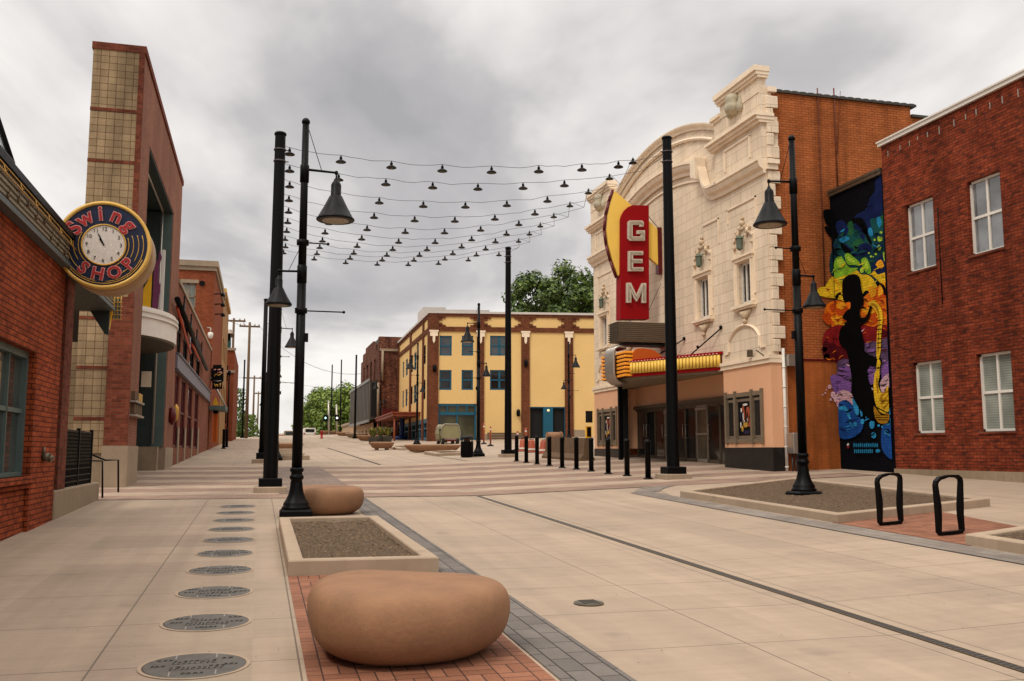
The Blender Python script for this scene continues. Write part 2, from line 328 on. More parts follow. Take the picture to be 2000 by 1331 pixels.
# ---------------- mesh builder ----------------
ROOT = {}
class MB:
    def __init__(s): s.v = []; s.f = []; s.sm = []
    def add(s, vs, fs, smooth=False):
        o = len(s.v); s.v += [tuple(p) for p in vs]
        for f in fs: s.f.append([i+o for i in f]); s.sm.append(smooth)
        return s
    def box(s, x0, x1, y0, y1, z0, z1):
        return s.add([(x0,y0,z0),(x1,y0,z0),(x1,y1,z0),(x0,y1,z0),(x0,y0,z1),(x1,y0,z1),(x1,y1,z1),(x0,y1,z1)],
                     [(3,2,1,0),(4,5,6,7),(0,1,5,4),(1,2,6,5),(2,3,7,6),(3,0,4,7)])
    def bbox(s, x0, x1, y0, y1, z0, z1, r=.02):      # box with its vertical and top edges chamfered
        P = lambda d, z: [(x0+d,y0+r,z),(x0+r,y0+d,z),(x1-r,y0+d,z),(x1-d,y0+r,z),(x1-d,y1-r,z),(x1-r,y1-d,z),(x0+r,y1-d,z),(x0+d,y1-r,z)]
        vs = P(0, z0)+P(0, z1-r)+P(r, z1)
        fs = [tuple(range(7, -1, -1)), tuple(range(16, 24))]
        for l in (0, 8):
            for i in range(8): j = (i+1) % 8; fs.append((l+i, l+j, l+8+j, l+8+i))
        return s.add(vs, fs)
    def prism(s, poly, axis, a0, a1):
        n = len(poly)
        if axis == 'x': vs = [(a0, p, q) for p, q in poly]+[(a1, p, q) for p, q in poly]
        elif axis == 'y': vs = [(p, a0, q) for p, q in poly]+[(p, a1, q) for p, q in poly]
        else: vs = [(p, q, a0) for p, q in poly]+[(p, q, a1) for p, q in poly]
        return s.add(vs, [tuple(range(n)), tuple(range(2*n-1, n-1, -1))]+[(i, i+n, (i+1) % n+n, (i+1) % n) for i in range(n)])
    def tube(s, p0, p1, r0, r1=None, n=12, caps=True):
        if r1 is None: r1 = r0
        p0 = Vector(p0); p1 = Vector(p1); d = (p1-p0)
        if d.length < 1e-6: return s
        d.normalize(); a = d.orthogonal().normalized(); b = d.cross(a)
        vs = []
        for p, r in ((p0, r0), (p1, r1)):
            for i in range(n):
                t = 2*math.pi*i/n; vs.append(p+a*r*math.cos(t)+b*r*math.sin(t))
        s.add(vs, [(i, (i+1) % n, n+(i+1) % n, n+i) for i in range(n)], True)
        if caps: s.add(vs, [tuple(range(n-1, -1, -1)), tuple(range(n, 2*n))])
        return s
    def ptube(s, pts, r, n=6):
        pts = [Vector(p) for p in pts]; vs = []; prev = None
        for k, p in enumerate(pts):
            d = (pts[min(k+1, len(pts)-1)]-pts[max(k-1, 0)]).normalized()
            a = (prev-d*prev.dot(d)).normalized() if prev is not None and (prev-d*prev.dot(d)).length > 1e-4 else d.orthogonal().normalized()
            prev = a; b = d.cross(a)
            for i in range(n):
                t = 2*math.pi*i/n; vs.append(p+a*r*math.cos(t)+b*r*math.sin(t))
        m = len(pts)
        fs = [(k*n+i, k*n+(i+1) % n, (k+1)*n+(i+1) % n, (k+1)*n+i) for k in range(m-1) for i in range(n)]
        s.add(vs, fs, True); s.add([vs[i] for i in range(n)]+[vs[-n+i] for i in range(n)], [tuple(range(n-1, -1, -1)), tuple(range(n, 2*n))]); return s
    def lathe(s, prof, c=(0, 0, 0), n=24, smooth=True, sq=None):
        vs = []
        for r, z in prof:
            for i in range(n):
                t = 2*math.pi*(i+.5)/n; vs.append((c[0]+r*math.cos(t), c[1]+r*math.sin(t), c[2]+z))
        fs = [(k*n+i, k*n+(i+1) % n, (k+1)*n+(i+1) % n, (k+1)*n+i) for k in range(len(prof)-1) for i in range(n)]
        s.add(vs, fs, smooth); o = (len(prof)-1)*n
        s.add([vs[i] for i in range(n)]+[vs[o+i] for i in range(n)], [tuple(range(n-1, -1, -1)), tuple(range(n, 2*n))]); return s
    def sweep(s, path, prof, X, sgn=-1, closed=True):
        """path in (y,z) on a facade x=X; prof = (out, along-normal) points"""
        n = len(prof); vs = []
        for k, (y, z) in enumerate(path):
            a = path[max(k-1, 0)]; b = path[min(k+1, len(path)-1)]
            ty, tz = b[0]-a[0], b[1]-a[1]; L = math.hypot(ty, tz) or 1; ny, nz = -tz/L, ty/L
            for o_, u in prof: vs.append((X+sgn*o_, y+ny*u, z+nz*u))
        m = len(path)
        s.add(vs, [(k*n+i, k*n+(i+1) % n, (k+1)*n+(i+1) % n, (k+1)*n+i) for k in range(m-1) for i in range(n)]+[tuple(range(n)), tuple(range(m*n-1, m*n-n-1, -1))]); return s
    def wall(s, axis, c, dirn, th, u0, u1, v0, v1, holes=()):
        """a wall with real rectangular openings: front, back and reveals"""
        us = sorted({u0, u1, *[h[0] for h in holes], *[h[1] for h in holes]}); us = [u for u in us if u0 <= u <= u1]
        vs_ = sorted({v0, v1, *[h[2] for h in holes], *[h[3] for h in holes]}); vs_ = [v for v in vs_ if v0 <= v <= v1]
        inb = c-dirn*th
        P = (lambda d, u, v: (d, u, v)) if axis == 'x' else (lambda d, u, v: (u, d, v))
        def solid(i, j):
            if i < 0 or j < 0 or i >= len(us)-1 or j >= len(vs_)-1: return False
            cu = (us[i]+us[i+1])/2; cv = (vs_[j]+vs_[j+1])/2
            return not any(h[0] < cu < h[1] and h[2] < cv < h[3] for h in holes)
        for i in range(len(us)-1):
            for j in range(len(vs_)-1):
                if not solid(i, j): continue
                a, b_, e, f_ = us[i], us[i+1], vs_[j], vs_[j+1]
                for d in (c, inb): s.add([P(d, a, e), P(d, b_, e), P(d, b_, f_), P(d, a, f_)], [(0, 1, 2, 3)])
                if not solid(i-1, j): s.add([P(c, a, e), P(inb, a, e), P(inb, a, f_), P(c, a, f_)], [(0, 1, 2, 3)])
                if not solid(i+1, j): s.add([P(c, b_, e), P(inb, b_, e), P(inb, b_, f_), P(c, b_, f_)], [(0, 1, 2, 3)])
                if not solid(i, j-1): s.add([P(c, a, e), P(c, b_, e), P(inb, b_, e), P(inb, a, e)], [(0, 1, 2, 3)])
                if not solid(i, j+1): s.add([P(c, a, f_), P(c, b_, f_), P(inb, b_, f_), P(inb, a, f_)], [(0, 1, 2, 3)])
        return s
    def build(s, name, mat, parent=None, merge=False):
        off = Vector((0, 0, 0))
        if parent is not None: off = ROOT.get(parent.name, Vector((0, 0, 0)))
        me = bpy.data.meshes.new(name)
        me.from_pydata([tuple(Vector(p)-off) for p in s.v], [], s.f)
        me.polygons.foreach_set('use_smooth', s.sm)
        me.materials.append(M[mat] if isinstance(mat, str) else mat)
        me.update()
        import bmesh
        bm = bmesh.new(); bm.from_mesh(me)
        bmesh.ops.remove_doubles(bm, verts=bm.verts, dist=1e-5)
        bmesh.ops.recalc_face_normals(bm, faces=bm.faces); bm.to_mesh(me); bm.free()
        o = bpy.data.objects.new(name, me); col.objects.link(o)
        if parent is not None: o.parent = parent; ROOT[o.name] = off
        return o
def tag(o, label=None, cat=None, group=None, kind=None):
    if label: o['label'] = label
    if cat: o['category'] = cat
    if group: o['group'] = group
    if kind: o['kind'] = kind
    return o
def T(name, label, cat, loc=(0, 0, 0), group=None):
    o = bpy.data.objects.new(name, None); o.empty_display_size = .2; col.objects.link(o); o.location = loc
    ROOT[o.name] = Vector(loc); return tag(o, label, cat, group)
def copy_tree(o, loc=None, rz=None, label=None, scale=None, parent=None):
    c = o.copy(); col.objects.link(c)
    if parent is not None: c.parent = parent
    for ch in list(o.children): copy_tree(ch, parent=c)
    if loc is not None: c.location = loc
    if rz is not None: c.rotation_euler = (0, 0, rz)
    if scale is not None: c.scale = scale
    if label: c['label'] = label
    return c
def place(o, loc, rz=0, scale=None):
    o.location = loc; o.rotation_euler = (0, 0, rz)
    if scale: o.scale = scale
    return o
def text_obj(s, size, ext, name, mat, parent, mw, off=0, align='CENTER', spacing=1):
    """mw: world matrix for the text plane (x right, y up, z out)"""
    cu = bpy.data.curves.new('t', 'FONT'); cu.body = s; cu.size = size; cu.extrude = ext; cu.offset = off
    cu.align_x = align; cu.align_y = 'CENTER'; cu.resolution_u = 3; cu.space_character = spacing
    to = bpy.data.objects.new('t', cu); col.objects.link(to)
    dg = bpy.context.evaluated_depsgraph_get(); me = bpy.data.meshes.new_from_object(to.evaluated_get(dg))
    bpy.data.objects.remove(to, do_unlink=True)
    b = MB(); b.add([mw @ v.co for v in me.vertices], [tuple(p.vertices) for p in me.polygons])
    bpy.data.meshes.remove(me)
    if isinstance(name, MB): name.add(b.v, b.f); return name
    return b.build(name, mat, parent)
def FC(x, y, z, rot=0):   # text plane facing the camera side (-Y), rotated by rot in its plane
    return Matrix.Translation((x, y, z)) @ Matrix.Rotation(math.pi/2, 4, 'X') @ Matrix.Rotation(rot, 4, 'Z')
def catmull(pts, k=4, closed=True):
    out = []; n = len(pts)
    for i in range(n if closed else n-1):
        p0, p1, p2, p3 = [pts[(i+j) % n] if closed else pts[min(max(i+j, 0), n-1)] for j in (-1, 0, 1, 2)]
        for q in range(k):
            t = q/k
            out.append(tuple(.5*((2*b)+(-a+c)*t+(2*a-5*b+4*c-d)*t*t+(-a+3*b-3*c+d)*t**3) for a, b, c, d in zip(p0, p1, p2, p3)))
    if not closed: out.append(pts[-1])
    return out
def clip(poly, fn):
    out = []
    for i in range(len(poly)):
        a, b = poly[i], poly[(i+1) % len(poly)]; fa, fb = fn(a), fn(b)
        if fa >= 0: out.append(a)
        if (fa >= 0) != (fb >= 0):
            t = fa/(fa-fb); out.append((a[0]+(b[0]-a[0])*t, a[1]+(b[1]-a[1])*t))
    return out
ORD = ['first', 'second', 'third', 'fourth', 'fifth', 'sixth', 'seventh', 'eighth', 'ninth', 'tenth', 'eleventh', 'twelfth']
# =====================================================  THE GROUND
def gz(x, y):
    return (g*y if y < CREST else g*CREST-(y-CREST)*.02) + S*min(max(0, x-XD), 32)
mb = MB(); xs = [-400, -60, XD, XD+32, 400]; ys = [-80, CREST, 330, 900]
vs = [(x, y, gz(x, y)) for y in ys for x in xs]
mb.add(vs, [(j*5+i, j*5+i+1, (j+1)*5+i+1, (j+1)*5+i) for j in range(3) for i in range(4)])
tag(mb.build('road', 'road'), kind='structure')
def sheet(name, poly, dz, mat, obj=True):
    b = MB()
    for h in (lambda p: XD-p[0], lambda p: p[0]-XD):
        q = clip(poly, h)
        if len(q) > 2: b.add([(x, y, gz(x, y)+dz) for x, y in q], [tuple(range(len(q)))])
    o = b.build(name, mat); tag(o, kind='structure'); return o
def rect(x0, x1, y0, y1): return [(x0, y0), (x1, y0), (x1, y1), (x0, y1)]
sheet('sidewalk', rect(-60, 1.70, -60, 19.9), .004, 'walk')
sheet('sidewalk', rect(-60, .30, 36.4, 150), .004, 'walk')
sheet('brick_paving', rect(.31, 1.69, -20, 9.6), .008, 'redpave')
sheet('paver_strip', rect(1.72, 2.14, -30, 19.9), .008, 'greypave')
y = 19.9; k = 0; wid = [1.15, .95, 1.25, 1.0, 1.45, 1.2, 1.6, 1.3, 1.8, 1.3, 1.9, 1.7]
ba, bb_ = MB(), MB()
for i, wd in enumerate(wid):
    tgt = ba if i % 2 == 0 else bb_
    for q in ([(-60, y), (XD, y), (XD, y+wd), (-60, y+wd)], [(XD, y), (14.6, y+.35), (14.6, y+wd+.35), (XD, y+wd)]):
        tgt.add([(a, b_, gz(a, b_)+.012) for a, b_ in q], [(0, 1, 2, 3)])
    y += wd
YX = y
tag(ba.build('crossing_red_bands', 'bandred'), kind='structure'); tag(bb_.build('crossing_pale_bands', 'bandlite'), kind='structure')
sheet('mixed_paver_strip', rect(.45, 2.14, 21.05, YX-1.5), .018, 'mixpave')
sheet('plaza', [(7.95, -60), (60, -60), (60, 22.6), (14.2, 22.6), (13.3, 21.4), (10.4, 20.75), (9.2, 20.1), (8.3, 18.9), (7.95, 17.6)], .006, 'plaza')
cur = catmull([(7.5, 5), (7.5, 17.2), (7.75, 19.0), (8.9, 20.6), (10.3, 21.35), (13.4, 21.9)], 6, False)
cur2 = catmull([(7.96, 5), (7.96, 17.2), (8.3, 18.9), (9.2, 20.1), (10.4, 20.75), (13.4, 21.3)], 6, False)
gb = MB()
path_a = [(7.5, -40)]+cur; path_b = [(7.96, -40)]+cur2
for i in range(len(path_a)-1):
    q = [path_a[i], path_b[i], path_b[i+1], path_a[i+1]]; gb.add([(a, b_, gz(a, b_)+.010) for a, b_ in q], [(0, 1, 2, 3)])
tag(gb.build('paver_strip', 'greypave_light'), kind='structure')
sheet('brick_paving', [(7.97, 9.4), (9.6, 9.9), (10.2, 12.7), (7.97, 12.15)], .011, 'redpave')
sheet('sidewalk', rect(8.0, 60, YX, 150), .016, 'plaza')

# trench drain down the middle of the road
t = T('trench_drain', 'long narrow dark metal drain running along the road', 'drain', (XD, 10, gz(XD, 10)))
def strip(mb, x0, x1, y0, y1, dz, th=.01):
    vs = []
    for z_ in (dz-th, dz):
        for x, y in ((x0, y0), (x1, y0), (x1, y1), (x0, y1)): vs.append((x, y, gz(x, y)+z_))
    mb.add(vs, [(3, 2, 1, 0), (4, 5, 6, 7), (0, 1, 5, 4), (1, 2, 6, 5), (2, 3, 7, 6), (3, 0, 4, 7)])
a = MB(); strip(a, XD-.045, XD-.030, -4, 20.4, .008); strip(a, XD+.030, XD+.045, -4, 20.4, .008); a.build('channel_edge', 'bronze_frame', t)
a = MB()
yy = -4.
strip(a, XD-.030, XD+.030, -4, 20.4, .005, .003); a.build('channel', 'black_in', t)
a = MB()
strip(a, XD-.030, XD+.030, -4, 20.4, .0075, .002); a.build('grating', 'grate', t)
t = T('trench_drain', 'distant thin dark drain line beyond the banded crossing', 'drain', (XD, 45, gz(XD, 45)))
a = MB(); strip(a, XD-.05, XD+.05, YX, 66, .008); a.build('channel', 'black_in', t)

# bronze name plates let into the sidewalk
def scribble(mb, x, y, wd, ht, rnd, th=.006):
    """a raised, worn word: uneven upright and slanting strokes"""
    u = -wd/2
    while u < wd/2:
        s_ = rnd.uniform(.016, .03); k = rnd.random()
        mb.box(x+u, x+u+.008, y-ht/2, y+ht/2*rnd.uniform(.3, 1), 0, th)
        if k < .6: mb.box(x+u+.008, x+u+s_, y+ht/2-.012, y+ht/2-.003, 0, th)
        if k > .35: mb.box(x+u+.008, x+u+s_*.8, y-.004, y+.005, 0, th)
        u += s_+.009
first_ = ['nearest and largest-looking', 'second nearest', 'third nearest', 'fourth nearest', 'fifth nearest', 'fifth farthest', 'fourth farthest', 'third farthest', 'second farthest', 'farthest']
for i in range(10):
    yk = 6.21+1.313*i; xk = -.335; z0 = gz(xk, yk)+.004; rnd = random.Random(i)
    t = T('sidewalk_medallion', first_[i]+' round bronze plate in the row set into the left sidewalk', 'plaque', (xk, yk, z0), 'bronze plates set in the left sidewalk')
    tilt = math.atan(g)
    t.rotation_euler = (tilt, 0, 0)
    def loc(mb):
        return mb
    b = MB(); b.lathe([(.3, 0), (.3, .004), (.292, .007)], (0, 0, 0), 48, False); ROOT[t.name] = Vector((0, 0, 0)); b.build('plate', 'bronze', t)
    b = MB()
    for q in range(48):
        a0 = 2*math.pi*q/48; a1 = 2*math.pi*(q+1)/48
        b.add([(r*math.cos(a_), r*math.sin(a_), z_) for a_ in (a0, a1) for r, z_ in ((.303, .002), (.325, .002), (.325, .005), (.303, .005))], [(0, 1, 2, 3), (7, 6, 5, 4), (0, 4, 5, 1), (1, 5, 6, 2), (2, 6, 7, 3), (3, 7, 4, 0)])
    b.build('rim', 'kerb', t)
    base = .007
    words = [(0, .07, .24+rnd.uniform(-.03, .03), .075), (.01, -.07, .28+rnd.uniform(-.03, .03), .075), (-.21, .0, .08, .03), (.21, -.02, .08, .03), (0, -.2, .13, .03), (-.19, .14, .07, .03), (.19, .14, .07, .03)]
    for wx, wy, ww, wh in words[:7 if i < 5 else 3]:
        b = MB(); scribble(b, wx, wy, ww, wh, rnd); b.box(wx-ww/2, wx+ww/2, wy-wh/2-.004, wy-wh/2, 0, .003)
        b.v = [(x_, y_, z_+base-.002) for x_, y_, z_ in b.v]; b.build('raised_word', 'bronze_dk', t)
    b = MB()
    for s_ in (-1, 1):
        b.box(s_*.12-.004, s_*.12+.004, .155, .265, .004, .010); b.box(s_*.13-.004, s_*.13+.004, -.26, -.16, .004, .010)
    b.build('divider', 'silver', t)
x, y, z = G(1150, 1180)
t = T('utility_cover', 'small round metal cover in the road right of the front pebble seat', 'cover', (x, y, z)); ROOT[t.name] = Vector((0, 0, 0)); t.rotation_euler = (math.atan(g), 0, 0)
MB().lathe([(.125, 0), (.125, .012), (.118, .014)], n=32, smooth=False).build('frame', 'bronze_frame', t)
b = MB().lathe([(.105, .012), (.105, .017), (.1, .018)], n=32, smooth=False)
for q in range(-3, 4): b.box(-.07, .07, q*.024-.004, q*.024+.004, .017, .022)
b.build('lid', 'bronze', t)
b = MB(); b.box(-.02, .02, -.012, .012, .018, .02); b.build('pick_hole', 'black', t)

b = MB(); rnd = random.Random(55)
for q in range(900):
    x = rnd.uniform(-2.9, 12); y = 3.5+22*rnd.random()**1.3
    if abs(x-XD) < .2 or (.2 < x < 1.9 and 9 < y < 14.5): continue
    L = rnd.uniform(.004, .013); a_ = rnd.uniform(0, 3.14); z = gz(x, y)+.014; c_, s_ = math.cos(a_)*L, math.sin(a_)*L
    b.add([(x-c_, y-s_, z), (x+s_*.5, y-c_*.5, z+.002), (x+c_, y+s_, z+.003), (x-s_*.5, y+c_*.5, z+.001)], [(0, 1, 2, 3)])
tag(b.build('grit', 'wood'), 'scattered grit and leaf crumbs on the paving', 'grit', kind='stuff')

# =====================================================  KERBED BEDS
def bed(label, corners, kw=.16, h=.15, soilh=.09, grp='kerbed planting beds', seed=1, soil=True):
    cx = sum(c[0] for c in corners)/4; cy = sum(c[1] for c in corners)/4
    t = T('planting_bed', label, 'planting bed', (cx, cy, gz(cx, cy)), grp)
    c = [Vector((a, b_)) for a, b_ in corners]; inn = []
    for i in range(4):
        p, q, r = c[i-1], c[i], c[(i+1) % 4]; d1 = (q-p).normalized(); d2 = (r-q).normalized()
        n1 = Vector((-d1.y, d1.x)); n2 = Vector((-d2.y, d2.x)); k_ = (n1+n2).normalized(); inn.append(q+k_*(kw/max(.3, k_.dot(n1))))
    def pt(v, dz): return (v.x, v.y, gz(v.x, v.y)+dz)
    for i in range(4):
        j = (i+1) % 4; b = MB(); e = .012
        o0, o1, i0, i1 = c[i], c[j], inn[i], inn[j]
        vo = lambda a_, b_, f_: a_+(b_-a_)*f_
        b.add([pt(o0, -.05), pt(o1, -.05), pt(i1, -.05), pt(i0, -.05), pt(o0, h-e), pt(o1, h-e), pt(i1, h-e), pt(i0, h-e),
               pt(vo(o0, i0, .07), h), pt(vo(o1, i1, .07), h), pt(vo(i1, o1, .07), h), pt(vo(i0, o0, .07), h)],
              [(0, 1, 5, 4), (2, 3, 7, 6), (4, 5, 9, 8), (6, 7, 11, 10), (8, 9, 10, 11), (3, 2, 1, 0)])
        b.build('kerb', 'kerb', t)
    rnd = random.Random(seed); n = 64; b = MB(); vs = []
    for a_ in range(n+1):
        for q in range(n+1):
            u, v_ = a_/n, q/n; p = (inn[0]*(1-u)+inn[1]*u)*(1-v_)+(inn[3]*(1-u)+inn[2]*u)*v_
            vs.append((p.x, p.y, gz(p.x, p.y)+soilh+rnd.uniform(-.010, .012)+.010*math.sin(u*9)*math.cos(v_*7)+.008*math.sin(u*31+v_*17)*math.cos(v_*27-u*11)))
    b.add(vs, [(a_*(n+1)+q, a_*(n+1)+q+1, (a_+1)*(n+1)+q+1, (a_+1)*(n+1)+q) for a_ in range(n) for q in range(n)], True)
    s_ = b.build('soil', 'soil', t)
    b = MB()                                      # straw, chips and clods lying on the soil
    for q in range(700 if soil else 0):
        u, v_ = rnd.random(), rnd.random(); p = (inn[0]*(1-u)+inn[1]*u)*(1-v_)+(inn[3]*(1-u)+inn[2]*u)*v_
        a_ = rnd.uniform(0, math.pi); L = rnd.uniform(.004, .018); wd = rnd.uniform(.0015, .004); z_ = gz(p.x, p.y)+soilh+.02
        dx, dy = math.cos(a_)*L, math.sin(a_)*L; nx, ny = -math.sin(a_)*wd, math.cos(a_)*wd; dz = rnd.uniform(-.006, .012)
        b.add([(p.x-dx-nx, p.y-dy-ny, z_), (p.x+dx-nx, p.y+dy-ny, z_+dz), (p.x+dx+nx, p.y+dy+ny, z_+dz+.004), (p.x-dx+nx, p.y-dy+ny, z_+.004)], [(0, 1, 2, 3)])
    if soil: tag(b.build('mulch', 'straw', s_), kind='stuff')
    return t
M['straw'] = plain('straw_chips', (.30, .215, .13), .9, 0, .5, 40)
bed('front left kerbed bed of bare soil beside the row of bronze plates', [(.31, 9.6), (1.78, 9.55), (1.72, 14.15), (.31, 14.15)], .15, .155, .09, seed=3)
bed('large kerbed bed of bare soil around the right lamp post', [(8.0, 12.05), (11.4, 12.95), (11.7, 19.2), (7.98, 17.25)], .17, .13, .085, seed=5)
bed('kerbed soil bed at the right picture edge in front of the bicycle hoops', [(7.99, 4.8), (10.8, 4.8), (10.8, 10.35), (7.99, 9.5)], .17, .13, .085, seed=6)
for i, (yy_, nm) in enumerate(((42.2, 'nearest'), (46.6, 'middle'), (52.5, 'farthest'))):
    bed(nm+' of three low kerbed beds behind the left string pole', [(.75, yy_), (2.15, yy_), (2.15, yy_+2.6), (.75, yy_+2.6)], .2, .2, .1, 'low kerbed beds along the left road edge', seed=20+i, soil=False)
bed('small kerbed bed left of the litter bin on the far right pavement', [(7.9, 43.2), (9.8, 43.6), (9.5, 47.5), (7.9, 46.6)], .3, .14, .08, seed=30, soil=False)
bed('low kerbed bed around the middle-distance lamp post', [(7.8, 54.5), (10.6, 54.9), (10.9, 61), (7.8, 60.3)], .3, .14, .1, seed=31, soil=False)

# =====================================================  PEBBLE SEATS
def pebble(label, plan, h, loc, rz=0, tilt=0, name='pebble_seat', cat='seat', prof=None, grp='smooth terracotta pebble seats', mat='pebble', feet=False, sc=1):
    pl = catmull([(a*sc, c*sc) for a, c in plan], 6); n = len(pl)
    prof = prof or [(.64, 0), (.73, .04), (.85, .13), (.935, .26), (.98, .42), (1.0, .58), (.99, .72), (.96, .83), (.91, .91), (.84, .96), (.74, .985), (.55, 1.0), (.25, 1.005)]
    vs = []
    for r, z in prof:
        for x, y in pl: vs.append((x*r, y*r, z*h+tilt*x*z))
    b = MB(); m_ = len(prof)
    b.add(vs, [(k*n+i, k*n+(i+1) % n, (k+1)*n+(i+1) % n, (k+1)*n+i) for k in range(m_-1) for i in range(n)]+[tuple(range(n-1, -1, -1)), tuple(range((m_-1)*n, m_*n))], True)
    o = b.build(name, mat); tag(o, label, cat, grp); o.location = loc; o.rotation_euler = (math.atan(g), 0, rz)
    sd_ = o.modifiers.new('s', 'SUBSURF'); sd_.levels = 1; sd_.render_levels = 2
    return o
P1 = [(-.67, .08), (-.64, -.28), (-.42, -.56), (-.02, -.63), (.38, -.50), (.63, -.20), (.67, .08), (.53, .32), (.24, .47), (-.08, .66), (-.38, .74), (-.61, .48)]
pebble('large terracotta pebble seat on brick paving in the foreground', P1, .455, (.985, 6.28, gz(.985, 6.28)+.008), R(2), 0, sc=.975)
P2 = [(-.62, 0), (-.48, -.30), (0, -.40), (.42, -.33), (.62, -.05), (.55, .25), (.1, .42), (-.4, .36)]
pebble('terracotta pebble seat half hidden behind the left lamp post', P1, .46, (1.13, 16.35, gz(1.13, 16.35)), R(-10), sc=.92)
for (px, py, sx, sy, h, lab) in ((748, 880, .72, .6, .38, 'terracotta bowl seat on blocks in the middle of the far street'), (848, 884, 1.55, .5, .40, 'long low terracotta seat left of the litter bin'),
                           (560, 880, 1.0, .5, .42, 'terracotta seat beside the far left poles'), (730, 862, 1.5, .7, .5, 'terracotta seat in front of the potted grasses'),
                           (705, 856, 1.7, .8, .55, 'pale stone seat before the old brick building'), (680, 852, 1.6, .8, .5, 'small far terracotta seat near the green trees'), (655, 849, 2.2, .8, .55, 'farthest terracotta seat below the green trees')):
    x, y, z = G(px, py)
    o = pebble(lab, [(p[0]/.62*sx, p[1]/.4*sy) for p in P2], h, (x, y+sy, gz(x, y+sy)+(.1 if 'blocks' in lab else 0)), R(8) if sx > 1.2 else 0, mat='granite' if 'pale stone' in lab else 'pebble',
               prof=[(.72, 0), (.78, .1), (.88, .35), (.96, .62), (1.0, .82), (1.0, .93), (.95, 1.0), (.8, .99), (.4, .98)])
    if 'blocks' in lab:
        for s_ in (-1, 1):
            b = MB(); b.box(s_*.3-.1, s_*.3+.1, -.2, .2, -.1, .02); q = b.build('support_block', 'kerb'); q.parent = o
P3 = [(-.7, 0), (-.5, -.3), (.1, -.32), (.7, -.2), (.8, .1), (.3, .3), (-.5, .3)]

# =====================================================  LAMP POSTS
def lamp_head(root, x, ztop, zbot, r, nm='lamp_shade'):
    hh = ztop-zbot
    b = MB(); b.lathe([(r*.96, 0), (r, .012), (r, .03), (r*.93, .05), (r*.62, hh*.28), (r*.34, hh*.50), (r*.27, hh*.53), (r*.27, hh*.74), (r*.2, hh*.80), (r*.1, hh*.84), (r*.08, hh*.88)], (x, 0, zbot), 28)
    for q in range(4):
        a_ = q*math.pi/2+.5; b.box(x+r*.29*math.cos(a_)-.008, x+r*.29*math.cos(a_)+.008, r*.29*math.sin(a_)-.008, r*.29*math.sin(a_)+.008, zbot+hh*.5, zbot+hh*.56)
    s_ = b.build(nm, 'lampblack', root)
    MB().lathe([(r*.70, -.004), (r*.72, .005), (r*.3, .004)], (x, 0, zbot+.0), 24).build('lens', 'lens', s_)
    b = MB(); b.tube((x, 0, ztop-hh*.14), (x, 0, ztop), .014); b.lathe([(.022, 0), (.03, .02), (.022, .05)], (x, 0, ztop-.02), 10); b.build('hanger', 'black', s_)
    return s_
def lamp_post():
    t = T('lamp_post', '', 'lamp post', (0, 0, 0), 'black lamp posts along the street')
    b = MB(); b.bbox(-.25, .25, -.25, .25, -.02, .14, .03)
    b.lathe([(.225, .14), (.225, .17), (.20, .19), (.20, .23), (.185, .25), (.155, .30), (.125, .37), (.105, .46), (.095, .56), (.088, .60), (.112, .62), (.112, .66), (.09, .68), (.09, .72), (.108, .74), (.108, .78), (.08, .80)], n=16, smooth=True)
    b.build('base', 'black', t)
    b = MB(); b.tube((0, 0, .78), (0, 0, 3.9), .083, .072, 20); b.tube((0, 0, 3.9), (0, 0, 6.5), .068, .055, 20)
    for z_ in (3.33, 4.46): b.lathe([(.07, -.05), (.10, -.04), (.10, .04), (.07, .05)], (0, 0, z_), 16)
    b.lathe([(.075, -.14), (.075, .14), (.06, .16)], (0, 0, 5.62), 16); b.lathe([(.08, -.14), (.08, .14), (.06, .16)], (0, 0, 3.93), 16)
    b.lathe([(.055, 0), (.068, .01), (.068, .05), (.04, .09), (.0, .10)], (0, 0, 6.48), 16)
    b.box(.06, .125, -.04, .04, 2.82, 2.96); b.build('shaft', 'black', t)
    b = MB(); b.tube((0, 0, 5.70), (.52, 0, 5.68), .022, .018); b.tube((.28, 0, 5.69), (.04, 0, 6.42), .006, n=6); b.lathe([(.026, 0), (.03, .02), (.026, .05)], (.52, 0, 5.65), 10); b.build('upper_arm', 'black', t)
    lamp_head(t, .52, 5.68, 4.86, .315, 'upper_lamp')
    b = MB(); b.tube((0, 0, 3.98), (-.36, 0, 3.97), .018); b.tube((-.22, 0, 3.97), (-.02, 0, 4.42), .005, n=6); b.build('lower_arm', 'black', t)
    lamp_head(t, -.36, 3.97, 3.40, .215, 'lower_lamp')
    for z_, L in ((3.33, .68), (4.46, .40)):
        b = MB(); b.tube((.06, 0, z_), (L, 0, z_), .011); b.lathe([(.006, -.024), (.022, -.014), (.026, 0), (.022, .014), (.006, .024)], (L+.01, 0, z_), 10); b.build('banner_arm', 'black', t)
    return t
LP = lamp_post()
posts = [(.60, 15.65, 0, 1.0, 'tall black lamp post at the near left beside the planting bed'),
         (9.72, 15.66, math.pi, 1.05, 'black lamp post standing in the large right planting bed'),
         (.74, 42.0, 0, 1.0, 'black lamp post just behind the near left string pole'),
         (9.45, 41.4, math.pi, 1.05, 'black lamp post right of the litter bin'),
         (.60, 68.0, 0, 1.0, 'small distant lamp post beyond the left poles'),
         (10.5, 65.0, math.pi, 1.08, 'lamp post before the shopfront of the yellow building'),
         (.5, 93, 0, 1, 'farthest small lamp post on the left side'),
         (12.0, 97.9, math.pi, 1.05, 'distant lamp post before the old brown brick building'),
         (20.66, 62.4, 0, 1.05, 'lamp post against the right pier of the yellow building')]
for i, (x, y, rz, sc, lab) in enumerate(posts):
    o = LP if i == 0 else copy_tree(LP)
    place(o, (x, y, gz(x, y)), rz, (1, 1, sc)); o['label'] = lab
def rotz(o, a): o.rotation_euler[2] = a

